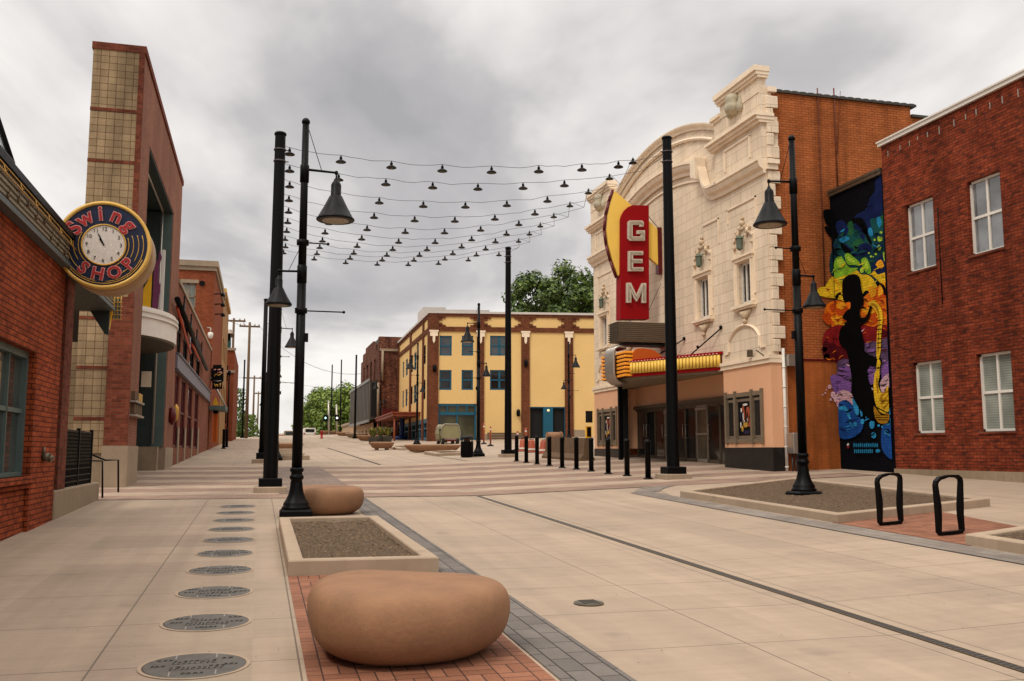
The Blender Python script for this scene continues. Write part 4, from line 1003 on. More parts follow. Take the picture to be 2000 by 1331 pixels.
b = GB(); b.bbox(FX+.40, FX+.75, YA-.22, YA+.03, 3.80, 4.12, .01); b.build('junction_box', 'silver', th)
b = GB(); b.tube((FX-.1, YA+.9, 4.1), (FX+.4, YA-.1, 4.12), .016, n=6); b.tube((FX-.12, YA+.6, 4.3), (FX-.1, YA+.2, 4.1), .02, n=6); b.bbox(FX-.2, FX-.08, YA+.85, YA+1.0, 4.14, 4.34, .01); b.build('security_camera', 'bronze_frame', th)
x0, z0 = onY(1541, 886, 22.85); x1, z1 = onY(1562, 846, 22.85)
t = T('utility_cabinet', 'grey steel cabinet on legs against the orange side wall', 'cabinet', (x0, 22.85, 1)); b = MB(); b.bbox(x0, x1, 22.6, 23.0, z0, z1, .015); b.build('cabinet_box', 'silver', t)
b = MB(); b.tube((x0+.1, 22.85, .8), (x0+.1, 22.85, z0), .025); b.tube((x1-.08, 22.85, .8), (x1-.08, 22.85, z0), .025); b.tube((x0+.17, 22.8, .8), (x0+.17, 22.8, z0), .02); b.build('conduit_leg', 'galv', t)

# ---- marquee and blade sign (hung on the theatre: things of their own)
mq = T('marquee', 'red and yellow fluted marquee with a silver nose over the theatre doors', 'marquee', (12.6, 30.1, 4))
NX = 11.85
plan = [(FX-.02, 26.24), (NX+.12, 29.55), (NX, 29.75), (NX, mir(29.75)), (NX+.12, mir(29.55)), (FX-.02, mir(26.24))]
def ins(pl, d): # shrink the plan towards the wall
    cx, cy = FX, YC; return [(cx+(x-cx)*(1-d), cy+(y-cy)*(1-d)) for x, y in pl]
b = GB(); b.prism(ins(plan, .02), 'z', 4.02, 4.42); b.build('body', 'dkred', mq)
b = GB(); b.prism(plan, 'z', 3.93, 4.02); b.prism(plan, 'z', 4.42, 4.50); b.build('red_band', 'red', mq)
b = GB(); b.prism(ins(plan, .05), 'z', 3.86, 3.93); b.build('soffit', 'corr', mq)
b = GB()
for s_ in (0, 1):
    m_ = (lambda y: mir(y)) if s_ else (lambda y: y)
    p0 = Vector((NX+.12, m_(29.55), 0)); p1 = Vector((FX-.05, m_(26.30), 0)); n = 28
    if s_: b = GB()
    for k in range(n):
        p = p0.lerp(p1, (k+.5)/n); b.tube((p.x-.03, p.y, 4.03), (p.x-.03, p.y, 4.39), .052, n=10)
    b.build('yellow_flutes', 'yellow', mq)
b = GB()
for s_ in (0, 1):
    m_ = (lambda y: mir(y)) if s_ else (lambda y: y)
    p0 = Vector((NX+.12, m_(29.55), 0)); p1 = Vector((FX-.05, m_(26.30), 0)); n = 28
    for k in range(n):
        p = p0.lerp(p1, (k+.5)/n); b.lathe([(0, 0), (.035, .01), (.025, .04), (0, .05)], (p.x-.09, p.y, 4.40), 6)
b.build('bulbs', 'neonpink', mq)
for s_ in (0, 1):
    m_ = (lambda y: mir(y)) if s_ else (lambda y: y)
    b = GB()
    for k in range(7):
        z_ = 3.95+k*.128; y0, y1 = sorted((m_(29.50), m_(30.25))); y2, y3 = sorted((m_(29.40), m_(29.52)))
        b.bbox(NX-.12, NX+.30, y0, y1, z_, z_+.078, .018)
    b.build('orange_bars', 'orange', mq)
    b = GB(); y0, y1 = sorted((m_(29.58), m_(30.25))); b.box(NX-.06, NX+.26, y0, y1, 3.93, 4.80); b.build('bar_backing', 'dkred', mq)
    b = GB(); y0, y1 = sorted((m_(29.42), m_(29.54))); b.prism(catmull([(NX+.26, 4.42), (NX+.26, 4.85), (NX+.8, 4.86), (NX+1.1, 4.72), (NX+1.22, 4.55), (NX+1.15, 4.42)], 4), 'y', y0, y1)
    b.build('orange_fin', 'orange_dk', mq)
b = GB()
for k in range(6):
    y_ = 30.30+k*.14
    b.ptube([(NX+.25, y_, 4.98), (NX+.0, y_, 5.03), (NX-.16, y_, 4.95), (NX-.20, y_, 4.75), (NX-.20, y_, 4.1), (NX-.16, y_, 3.92), (NX+.0, y_, 3.80), (NX+.25, y_, 3.76)], .062, 8)
b.build('silver_nose', 'silver', mq)
b = GB()
for (pa, xa, pb) in (((1338, 703), 12.95, (1410, 640)), ((1270, 703), 12.75, (1338, 662))):
    ya, za = onX(pa[0], pa[1], xa); yb, zb = onX(pb[0], pb[1], 13.45)
    b.tube((xa/K, ya/K, (za-EYE)/K+EYE), (FX, yb/K, (zb-EYE)/K+EYE), .022, n=8); b.lathe([(0, -.07), (.05, -.04), (.05, .04), (0, .07)], (FX-.04, yb/K, (zb-EYE)/K+EYE), 8)
    b.lathe([(0, -.05), (.04, -.03), (.04, .03), (0, .05)], (.5*(xa/K+FX)-.2, .5*(ya+yb)/K-.02, .5*((za+zb)-2*EYE)/K+EYE-.1), 8)
b.build('stay_rod', 'black', mq)

gs = T('blade_sign', 'tall red vertical theatre sign reading GEM with a yellow arrow', 'sign', (12.3, 30.1, 5.5))
SY = YC
def pz(a, b_, Y=YC): x, z = onY(1160+a/4.756, 360+b_/4.756, Y*K); return x/K, (z-EYE)/K+EYE
red = [pz(*p) for p in ((236, 1258), (240, 330), (252, 290), (275, 250), (310, 218), (350, 202), (500, 205), (502, 1258))]
b = GB(); b.prism(red, 'y', SY-.10, SY+.32); b.build('red_panel', 'red', gs)
yel = [pz(*p) for p in ((195, 62), (345, 188), (620, 440), (625, 772), (500, 665), (300, 700), (228, 855), (175, 705), (137, 560), (120, 430), (132, 290), (160, 170))]
b = GB(); b.prism(yel, 'y', SY+.02, SY+.20); b.build('yellow_arrow', 'yellow', gs)
cxr, czr = pz(330, 500)
rim = [(cxr+(x-cxr)*1.05-.02, czr+(z-czr)*1.03) for x, z in yel[4:]+yel[:1]]
b = GB(); 
for k in range(len(rim)-1):
    b.tube((rim[k][0], SY+.11, rim[k][1]), (rim[k+1][0], SY+.11, rim[k+1][1]), .055, n=8)
q0, q1 = pz(592, 400), pz(645, 832); b.box(q0[0], q1[0], SY+.0, SY+.25, q1[1], q0[1])
b.build('dark_red_rim', 'dkred', gs)
def letter(strokes, name):
    a_ = GB(); c_ = GB()
    for i_, pts in enumerate(strokes):
        a_.prism([pz(*p, YC) for p in pts], 'y', SY-.20+.003*i_, SY-.10)
    o = a_.build('letter', 'bulb', gs); return o
W_ = 38
letter([[(298, 385), (340, 385), (340, 500), (298, 500)], [(310, 350), (430, 350), (443, 368), (443, 405), (403, 405), (403, 388), (340, 388), (298, 388), (298, 365)], [(298, 497), (455, 497), (455, 535), (315, 535), (298, 515)], [(418, 440), (455, 440), (455, 500), (418, 500)], [(382, 440), (420, 440), (420, 472), (382, 472)]], 'G')
letter([[(302, 632), (345, 632), (345, 817), (302, 817)], [(343, 632), (438, 632), (438, 668), (343, 668)], [(343, 705), (432, 705), (432, 742), (343, 742)], [(343, 782), (441, 782), (441, 817), (343, 817)]], 'E')
letter([[(286, 925), (328, 925), (328, 1108), (286, 1108)], [(426, 928), (466, 928), (466, 1110), (426, 1110)], [(326, 925), (378, 1040), (378, 1100), (350, 1060), (326, 1000)], [(428, 928), (378, 1040), (378, 1100), (402, 1060), (428, 1000)]], 'M')
b = GB()
for pts in ([(430, 395), (425, 368), (318, 368), (318, 515), (437, 515), (437, 458), (400, 458)], [(425, 650), (322, 650), (322, 800), (430, 800)], [(322, 723), (420, 723)], [(306, 1095), (306, 945), (376, 1070), (446, 945), (446, 1095)]):
    for d in (-6, 6): b.ptube([(pz(p[0]+d, p[1]+d)[0], SY-.215, pz(p[0]+d, p[1]+d)[1]) for p in pts], .008, 5)
b.build('neon_tube', 'corr', gs)
b = GB(); b.bbox(11.80, 13.66, SY-.42, SY+.42, 5.20, 5.90, .03); rb = b.build('ribbed_box', 'corr', gs)
b = GB()
for k in range(10): b.box(11.76, 13.64, SY-.45, SY+.45, 5.235+k*.068, 5.262+k*.068)
b.build('ribs', M.setdefault('corr_dk', plain('brown_sheet', (.13, .10, .07), .5, .3)), rb)
b = GB(); b.box(12.0, 13.66, SY-.38, SY+.38, 5.10, 5.15); b.build('bracket', 'black', gs)
b = GB(); b.tube((13.14, SY+.15, 6.3), (FX, SY+.15, 7.4), .01, n=5); b.tube((13.12, SY+.1, 9.9), (FX, SY+.1, 9.3), .012, n=5); b.build('guy_wire', 'galv', gs)

# =====================================================  MURAL WALL + RIGHT BRICK BUILDING
YS = (YA+.025)*K
XM = onY(1642, 905, YS)[0]
RX = XM-.06
mw = T('mural_wall', 'low wall covered in a colourful mural between the theatre and the red brick building', 'wall', (XM, 22, 1))
b = MB(); b.box(XM, XM+.3, 20.47*RX/15.3-.2, YS+.3, 0, onX(1625, 384, XM)[1]); b.build('brick_wall', brick('night_blue_painted_brick', (.006, .006, .012), (.005, .005, .010), (.003, .003, .006), stain=.3), mw)
zt = onX(1625, 384, XM)[1]
b = MB(); b.box(XM-.06, XM+.36, 20.47*RX/15.3+.09, YS+.0, zt, zt+.10); b.box(XM-.08, XM+.38, 20.47*RX/15.3+.09, YS+.0, zt+.10, zt+.17); b.build('coping', 'bronze_frame', mw)
def paint(c, nm):
    m, t, bs = newmat(nm); uv, pos, s = wuv(t)
    n = bricktex(t, uv, c, tuple(x*.86 for x in c), tuple(x*.45 for x in c), .21, .072, .006)
    f = noise(t, pos, 3, 5, .6); cc = mixc(t, 1, n.outputs['Color'], ramp(t, f, [(.3, (.65,)*3), (.7, (1.2,)*3)]), 'MULTIPLY')
    t.links.new(cc, bs.inputs['Base Color']); setin(bs, Roughness=.8, Specular_IOR_Level=.06)
    bump(t, bs, mathn(t, 'MULTIPLY', n.outputs['Fac'], -1), .3, .006); return m
PC = dict(black=(.0015, .0015, .002), navy=(.008, .016, .075), deep=(.006, .04, .055), teal=(.01, .075, .07), dgreen=(.02, .11, .04), lime=(.24, .50, .03), lime2=(.42, .62, .05), yel=(.78, .50, .02), yor=(.80, .34, .015), oran=(.72, .16, .01), dor=(.50, .07, .008),
          red=(.24, .012, .014), dred=(.09, .006, .01), pur=(.20, .09, .30), dpur=(.095, .055, .11), pink=(.62, .38, .42), blue=(.012, .07, .28), lblue=(.03, .28, .55), gold=(.72, .44, .02), ochre=(.36, .17, .01), white=(.7, .7, .68), cyan=(.02, .22, .42))
for k_, v_ in list(PC.items()): M['p_'+k_] = paint(v_, 'mural_'+k_)
mur = {}
LAY = [0]
def inter(y): return 1625+(y-385)*(18/533)
def mural(c, *polys, sm=True, org=(1590, 500), s=3.17):
    LAY[0] += 1; d = .0012*LAY[0]
    b = mur.setdefault(c, MB())
    for pl in polys:
        q = [(org[0]+a/s, org[1]+b_/s) for a, b_ in pl]
        if sm and len(q) > 3: q = catmull(q, 5)
        q = clip(q, lambda p: 1719.5+(p[1]-285)*(26/630)-p[0])
        lft = clip(q, lambda p: inter(p[1])-p[0]); rgt = clip(q, lambda p: p[0]-inter(p[1]))
        if len(lft) > 2: b.add([(onY(px, py, YS)[0], YS-d-.001, onY(px, py, YS)[1]) for px, py in lft], [tuple(range(len(lft)))])
        if len(rgt) > 2: b.add([(XM-d-.001, *onX(px, py, XM)) for px, py in rgt], [tuple(range(len(rgt)))])
def blob(x, y, r, q=1.0, n=9, seed=0):
    rnd = random.Random(seed+int(x*7+y)); return [(x+r*rnd.uniform(.82, 1.12)*math.cos(2*math.pi*i/n), y+r*q*rnd.uniform(.82, 1.12)*math.sin(2*math.pi*i/n)) for i in range(n)]
U = dict(org=(1620, 340), s=4.757)
mural('deep', [(40, 640), (160, 520), (330, 400), (560, 300), (560, 960), (40, 960)], **U)
mural('navy', [(430, 60), (520, 20), (560, 300), (400, 300), (350, 290), (420, 180)], [(250, 380), (400, 330), (500, 400), (480, 520), (330, 560), (240, 470)], [(150, 640), (320, 560), (360, 720), (200, 760)], [(420, 820), (560, 700), (560, 930), (400, 900)], **U)
mural('teal', [(380, 430), (470, 420), (500, 520), (430, 560)], [(120, 570), (240, 520), (290, 620), (200, 690)], [(340, 560), (420, 600), (400, 700), (330, 680)], [(60, 700), (130, 660), (160, 760), (80, 790)], **U)
mural('dgreen', [(170, 470), (210, 440), (230, 540), (180, 570)], [(220, 640), (300, 600), (330, 700), (240, 720)], [(470, 400), (540, 380), (540, 480), (480, 470)], **U)

mural('navy', [(370, 240), (430, 150), (470, 30), (500, 40), (470, 180), (410, 260)], [(330, 330), (420, 300), (500, 330), (420, 380)], [(60, 470), (120, 430), (180, 520), (110, 600)], [(250, 700), (330, 640), (400, 690), (330, 760)], **U)
mural('cyan', [(440, 420), (470, 400), (490, 460), (460, 500)], [(90, 610), (150, 580), (190, 600), (130, 640)], [(360, 520), (390, 500), (410, 560), (380, 580)], **U)
mural('black', [(215, 430), (300, 410), (360, 520), (330, 560), (270, 480)], [(110, 640), (190, 700), (230, 760), (190, 770), (120, 700)], [(300, 470), (340, 520), (400, 640), (370, 640)], **U)
mural('black', [(-60, 350), (-10, 330), (40, 350), (60, 420), (40, 480), (-30, 470)], [(-50, 500), (0, 490), (60, 520), (80, 590), (10, 590)], **U)
mural('lime', [(45, 840), (70, 780), (110, 765), (150, 820), (190, 870), (265, 875), (240, 905), (180, 935), (110, 970), (40, 1000)], [(145, 760), (180, 738), (230, 775), (280, 820), (285, 855), (235, 845), (175, 840)], [(300, 800), (345, 780), (380, 850), (388, 915), (360, 930), (315, 870)], **U)
mural('lime2', blob(305, 895, 20, 1.3), blob(482, 545, 13), blob(472, 600, 26, 1.2), blob(467, 685, 20, 1.3), blob(435, 745, 12), blob(390, 768, 9), blob(370, 735, 9), blob(424, 612, 10), blob(410, 770, 6), [(500, 740), (520, 725), (535, 790), (515, 815)], [(510, 470), (530, 450), (535, 500)], **U)
mural('lime2', [(75, 800), (110, 790), (130, 830), (90, 860)], [(180, 765), (240, 810), (220, 825), (175, 800)], [(330, 810), (350, 800), (372, 880), (350, 890)], **U)
mural('yor', blob(475, 842, 37, 1.05, 14), **U)
mural('yel', [(20, 960), (110, 930), (160, 945), (215, 920), (262, 898), (300, 935), (345, 935), (400, 965), (440, 1030), (500, 1160), (420, 1130), (340, 1085), (250, 1200), (60, 1160), (-80, 1130), (-40, 1040)], [(395, 935), (425, 900), (455, 935), (540, 920), (545, 1030), (490, 1025), (440, 975)], **U)
mural('yel', [(-110, 1070), (-50, 1050), (-20, 1100), (-60, 1140), (-110, 1120)], [(-180, 1090), (-150, 1080), (-140, 1110), (-170, 1120)], **U)
mural('lime', [(45, 900), (110, 880), (160, 930), (100, 960), (50, 960)], **U)
mural('oran', [(60, 370), (80, 300), (140, 275), (200, 290), (260, 300), (330, 240), (400, 190), (470, 180), (475, 450), (400, 430), (350, 455), (290, 420), (180, 450), (120, 470), (95, 400)])
mural('dor', [(360, 240), (420, 200), (470, 215), (470, 270), (430, 260), (390, 280)], [(45, 380), (85, 350), (120, 400), (90, 430)], [(140, 340), (200, 310), (215, 350), (170, 380)], [(310, 380), (380, 350), (410, 400), (350, 430)], [(95, 310), (140, 290), (160, 320), (110, 350)])
mural('yor', [(340, 200), (370, 190), (390, 230), (360, 260)], [(410, 180), (450, 160), (430, 230), (400, 250)], [(300, 330), (360, 320), (380, 350), (330, 360)], [(150, 290), (200, 295), (180, 330), (145, 320)], [(100, 380), (150, 370), (180, 420), (140, 430)])
mural('black', [(135, 250), (165, 225), (190, 240), (185, 255), (165, 242), (145, 270)], [(395, 160), (440, 185), (450, 240), (438, 240), (425, 195)], sm=True)
mural('yel', [(158, 245), (180, 250), (188, 280), (170, 272)])
mural('red', [(60, 480), (110, 440), (190, 430), (250, 470), (300, 430), (380, 440), (475, 430), (475, 520), (400, 550), (300, 560), (240, 640), (150, 660), (90, 600), (50, 560)])
mural('dred', [(55, 540), (100, 510), (200, 560), (260, 600), (250, 680), (160, 700), (120, 640), (60, 640)], [(430, 470), (475, 450), (475, 530), (440, 520)], blob(75, 625, 20), blob(60, 580, 18))
mural('red', blob(100, 520, 22), blob(75, 490, 16), [(120, 470), (190, 470), (220, 520), (170, 560), (120, 540)])
mural('pink', blob(176, 512, 6), [(210, 560), (240, 520), (245, 545), (225, 570)])
mural('dpur', [(320, 540), (400, 530), (480, 520), (480, 760), (430, 720), (360, 740), (330, 650)], [(150, 660), (230, 650), (250, 800), (160, 780)])
mural('pur', [(340, 745), (370, 720), (390, 760), (360, 800)], [(430, 690), (480, 650), (480, 760), (430, 770)], [(100, 745), (150, 740), (240, 790), (250, 830), (200, 850), (130, 850), (105, 800)], [(190, 690), (220, 680), (240, 740), (200, 760)])
mural('pink', [(415, 790), (450, 740), (485, 735), (485, 810), (455, 820), (430, 850)], [(115, 880), (150, 845), (190, 832), (235, 850), (255, 900), (240, 925), (205, 895), (170, 900), (150, 945), (130, 915)], [(275, 870), (300, 865), (318, 900), (295, 915), (278, 895)])
mural('pink', blob(92, 812, 12, 1.2), blob(112, 860, 16, 1.3), blob(98, 890, 9), blob(65, 850, 6), blob(48, 860, 5), blob(72, 830, 5), blob(178, 908, 13), blob(365, 825, 9), blob(370, 870, 8))
mural('blue', [(158, 930), (175, 900), (210, 895), (250, 930), (290, 1000), (310, 1060), (260, 1120), (165, 1120)], [(430, 1060), (495, 1000), (500, 1250), (430, 1200)])
mural('lblue', [(160, 940), (190, 928), (215, 950), (235, 1010), (222, 1010), (200, 960), (165, 955)], [(245, 885), (268, 875), (285, 970), (268, 985), (250, 930)], [(290, 950), (300, 945), (308, 985), (298, 995)], [(452, 965), (490, 935), (490, 980), (465, 985)], [(440, 1040), (488, 1005), (490, 1030), (460, 1050)])
mural('lblue', blob(307, 1027, 12, 1.4), blob(366, 1045, 17, 1.5), blob(262, 1043, 13), blob(377, 1110, 16, 1.3), blob(452, 1092, 10, 1.4), blob(408, 1052, 8), blob(430, 1058, 7))
mural('cyan', blob(377, 1110, 9, 1.3), blob(340, 1010, 5), blob(330, 1000, 5), [(215, 1010), (235, 1030), (255, 1070), (240, 1060)])
rs_ = random.Random(77)
def strokes(n, x0, x1, y0, y1, cols, L=52, wd=9):
    for q in range(n):
        x, y, a_ = rs_.uniform(x0, x1), rs_.uniform(y0, y1), rs_.uniform(-.7, .7); l_ = rs_.uniform(.5, 1.2)*L; bw = rs_.uniform(.6, 1.3)*wd; cv = rs_.uniform(-.5, .5)*l_*.6
        up, dn = [], []
        for k in range(6):
            f_ = k/5; u = (f_-.5)*l_; v = cv*(4*f_*(1-f_)); hw = bw*math.sin(math.pi*min(max(f_, .06), .94))*.5
            px_, py_ = x+u*math.cos(a_)-v*math.sin(a_), y+u*math.sin(a_)+v*math.cos(a_); up.append((px_-math.sin(a_)*hw, py_+math.cos(a_)*hw)); dn.append((px_+math.sin(a_)*hw, py_-math.cos(a_)*hw))
        STK.setdefault(rs_.choice(cols), []).append(up+dn[::-1])
STK = {}
strokes(16, 125, 470, 30, 180, ['dgreen', 'yor', 'black', 'lime2', 'yel']); strokes(26, 80, 465, 200, 430, ['dor', 'black', 'yor', 'yel', 'red']); strokes(22, 70, 465, 440, 640, ['dred', 'black', 'dor', 'oran', 'pink'], 46)
strokes(24, 130, 480, 650, 830, ['dpur', 'black', 'pink', 'navy', 'pur'], 46, 8); strokes(12, 130, 250, 850, 930, ['black', 'pur', 'white', 'dor'], 34, 6); strokes(26, 160, 485, 930, 1140, ['navy', 'cyan', 'lblue', 'black', 'black'], 44); strokes(20, 130, 450, -180, 0, ['navy', 'cyan', 'black', 'dgreen', 'teal'], 60, 13)
for k_, v_ in STK.items(): mural(k_, *v_, sm=False)
mural('black', [(290, 385), (330, 380), (352, 330), (362, 300), (372, 306), (360, 350), (345, 400), (310, 425)], [(300, 590), (350, 610), (398, 632), (418, 650), (404, 664), (350, 652), (300, 640)], [(190, 440), (170, 470), (165, 520), (185, 560), (215, 570)])
mural('black', [(186, 200), (192, 150), (225, 120), (270, 116), (296, 140), (302, 190), (312, 235), (320, 290), (295, 335), (300, 385), (300, 440), (322, 540), (322, 630), (420, 640), (432, 660), (400, 680), (345, 690), (350, 780), (378, 850), (385, 960), (400, 1010), (345, 1000), (290, 940), (245, 850), (245, 760), (225, 640), (205, 560), (185, 470), (190, 440), (214, 405), (188, 385), (205, 350), (232, 320), (215, 290), (192, 270)])
mural('oran', [(212, 292), (238, 290), (232, 330), (216, 318)])
mural('pur', [(335, 545), (350, 540), (352, 560), (338, 562)], [(345, 580), (385, 575), (390, 590), (350, 595)], [(165, 690), (215, 700), (222, 712), (170, 704)], [(160, 720), (220, 730), (228, 742), (165, 734)], [(350, 700), (400, 705), (395, 720), (352, 715)])
mural('gold', [(340, 297), (380, 283), (415, 305), (436, 350), (438, 400), (430, 480), (425, 590), (412, 640), (399, 620), (402, 500), (410, 400), (396, 345), (368, 312)], [(408, 640), (425, 660), (415, 700), (400, 690)], [(400, 700), (416, 690), (418, 745), (410, 790), (424, 840), (450, 850), (468, 805), (489, 790), (489, 925), (462, 975), (425, 968), (395, 920), (382, 830), (386, 745)])
mural('ochre', [(384, 930), (430, 985), (480, 975), (470, 1030), (430, 1040), (395, 1010)], [(360, 300), (385, 295), (412, 330), (420, 400), (412, 600), (406, 560), (412, 400), (395, 330)])
mural('ochre', [(430, 860), (470, 830), (480, 850), (450, 900), (420, 900)], [(425, 910), (465, 890), (480, 900), (450, 950)], [(398, 760), (406, 760), (412, 850), (402, 840)])
mural('gold', [(440, 870), (468, 850), (470, 858), (445, 885)], [(430, 925), (465, 905), (468, 912), (438, 938)])
mural('black', [(392, 930), (480, 975), (478, 980), (388, 936)], *[[(405, 400+q*28), (432, 396+q*28), (432, 401+q*28), (405, 405+q*28)] for q in range(7)], *[[(395, 985+q*14), (475, 985+q*14), (474, 988+q*14), (395, 988+q*14)] for q in range(3)], sm=False)
mural('cyan', *[[(258+q*13, 1160+(q % 3)*4), (266+q*13, 1158), (266+q*13, 1185), (258+q*13, 1183)] for q in range(12)], *[[(262+q*12, 1198+(q % 2)*5), (270+q*12, 1198), (270+q*12, 1220), (263+q*12, 1222)] for q in range(10)], sm=False)
mural('cyan', blob(410, 1208, 14, .8)); mural('white', blob(225, 1168, 8)); mural('red', [(214, 1178), (236, 1178), (225, 1195)], sm=False)
for c_, b_ in mur.items(): b_.build('painted_shape', 'p_'+c_, mw)

rb = T('brick_building', 'dark red brick building with four white windows at the right edge', 'building', (RX, 16, 1))
RT = EYE+(9.26-EYE)*RX/15.3; RW = []
for a_, c_ in ((18.66, 19.66), (16.54, 17.54)):
    for z0, z1 in ((1.88, 3.58), (5.80, 7.49)): RW.append((a_*RX/15.3, c_*RX/15.3, EYE+(z0-EYE)*RX/15.3, EYE+(z1-EYE)*RX/15.3))
YE = 20.47*RX/15.3
b = MB(); b.wall('x', RX, -1, .35, 2, YE, 1.0, RT, RW); b.box(RX+.36, RX+14, YE-.34, YE-.01, 0, RT-.01) ; b.build('brick_wall', 'brick_right', rb)
b = MB(); b.box(RX-.05, RX+.35, 2, YE+.01, -.5, 1.02); b.build('concrete_plinth', 'oldconc', rb)
b = MB(); b.box(RX-.07, RX+.4, 2, YE+.06, RT, RT+.09); b.box(RX-.10, RX+.42, 2, YE+.08, RT+.09, RT+.13); b.build('white_coping', 'white', rb)
b = MB(); b.box(RX+.4, RX+14, 2, 20.1, RT-.5, RT-.4); b.build('roof', 'roofgrey', rb)
b = MB(); b.box(RX+.33, RX+.37, 2, 20.1, .5, RT-.6); b.build('interior_screen', 'black_in', rb)
for i, (a_, c_, z0, z1) in enumerate(RW):
    f = MB(); ym = (a_+c_)/2; zm = (z0+z1)/2; d0, d1 = RX+.09, RX+.16
    for u0, u1, v0, v1 in ((a_, a_+.055, z0, z1), (c_-.055, c_, z0, z1), (a_, c_, z1-.055, z1), (a_, c_, z0, z0+.055)): f.box(d0, d1, u0, u1, v0, v1)
    f.box(d0+.01, d1, ym-.028, ym+.028, z0, z1); f.box(d0+.005, d1, a_, c_, zm-.03, zm+.03)
    wn = f.build('window', 'white', rb)
    f = MB(); f.box(RX+.13, RX+.14, a_+.02, c_-.02, z0+.02, z1-.02); f.build('pane', 'glass_blind' if z0 < 4 else M.setdefault('glass_sky', glass('glass_painted_sky', (.15, .155, .16), .05, 1.0)), wn)  # upper panes: the reflected grey sky is put into the base colour
    f = MB(); f.box(RX-.03, RX+.1, a_-.04, c_+.04, z0-.05, z0-.0); f.build('sill', 'brick_trim', wn)
b = MB(); y0, z0 = onX(1835, 470, RX); b.tube((RX-.012, y0, 4.9), (RX-.012, y0, 7.2), .012, n=6); b.build('downlead', 'black', rb)
b = MB(); rnd = random.Random(2)
y_ = 15.2
while y_ < 20.4: b.box(RX-.02, RX+.01, y_, y_+.02, RT-.28-rnd.uniform(0, .12), RT-.2); y_ += rnd.uniform(.3, .5)
b.build('anchor_plate', 'silver', rb)
# =====================================================  LEFT SIDE
LX = -3.0
lb = T('brick_shop', 'orange red brick shop with a teal framed window at the left edge', 'building', (LX, 10, .3))
w0, w1, z0, z1 = 11.15, 14.28, 1.12, 2.80
b = MB(); b.wall('x', LX, 1, .32, 1.0, 15.9, -.4, 4.36, [(w0, w1, z0, z1), (w0, w1, .30, .96), (7.2, 10.1, z0, z1)])
b.box(-12, LX-.32, 15.58, 15.88, -.4, 4.3); b.build('brick_wall', 'brick_left', lb)
b = MB(); b.box(LX-.12, LX-.06, w0, w1, .28, .98); b.build('recessed_panel', 'brick_left', lb)
b = MB(); b.bbox(LX-.30, LX+.055, w0-.1, w1+.12, 1.03, 1.12, .008); b.build('window_ledge', 'brick_left', lb)
b = MB(); b.box(-12, LX-.33, 1, 15.5, 4.2, 4.3); b.box(LX-.9, LX-.8, 1, 15.5, .2, 4.2); b.build('roof', 'roofgrey', lb)
def sash(parent, x, y0, y1, z0, z1, outward, ncol=2, mat='teal', dep=.10, gl='glass', bord=.09, mid=True, rail=.5):
    s_ = outward; f = MB(); xa, xb = sorted((x-s_*dep, x-s_*(dep+.08)))
    for u0, u1, v0, v1 in ((y0, y0+bord, z0, z1), (y1-bord, y1, z0, z1), (y0+bord, y1-bord, z1-bord, z1), (y0+bord, y1-bord, z0, z0+bord*.6)): f.box(xa, xb, u0, u1, v0, v1)
    xc, xd = sorted((x-s_*(dep+.03), x-s_*(dep+.09))); zm = z0+(z1-z0)*rail
    if mid: f.box(xc, xd, y0+bord, y1-bord, zm-.03, zm+.03)
    for k in range(1, ncol): u = y0+bord+(y1-y0-2*bord)*k/ncol; f.box(xc+.01, xd, u-.016, u+.016, z0+bord*.6, z1-bord)
    w_ = f.build('window', mat, parent)
    f = MB(); xg = x-s_*(dep+.075); f.box(min(xg, xg-s_*.01), max(xg, xg-s_*.01), y0+.03, y1-.03, z0+.03, z1-.03); f.build('pane', gl, w_); return w_
M['glass_left'] = glass('shop_window_glass', (.045, .05, .045), .03, 1.0)
sash(lb, LX, w0, 12.45, z0, z1, 1, 2, gl='glass_left', rail=.52); sash(lb, LX, 12.52, w1, z0, z1, 1, 2, gl='glass_left', rail=.52)
sash(lb, LX, 7.2, 10.1, z0, z1, 1, 4, gl='glass_left')
b = MB(); b.lathe([(.06, 0), (.07, .02), (.05, .05)], (0, 0, 0), 12)
t = T('hose_connection', 'small dark hose connection on the orange brick wall', 'standpipe', (LX, 15.05, 1.5)); yq, zq = onX(82, 893, LX)
b = MB(); b.tube((LX, yq, zq), (LX+.10, yq, zq), .06); b.tube((LX+.08, yq, zq), (LX+.14, yq, zq-.04), .05, .055); b.tube((LX+.02, yq, zq+.02), (LX+.02, yq, zq+.14), .02); b.build('coupling', 'bronze_frame', t)
b = MB(); b.lathe([(.07, -.01), (.075, 0), (.07, .01)], (LX+.02, yq+.14, zq-.01), 8); b.build('cap', 'bronze_frame', t)
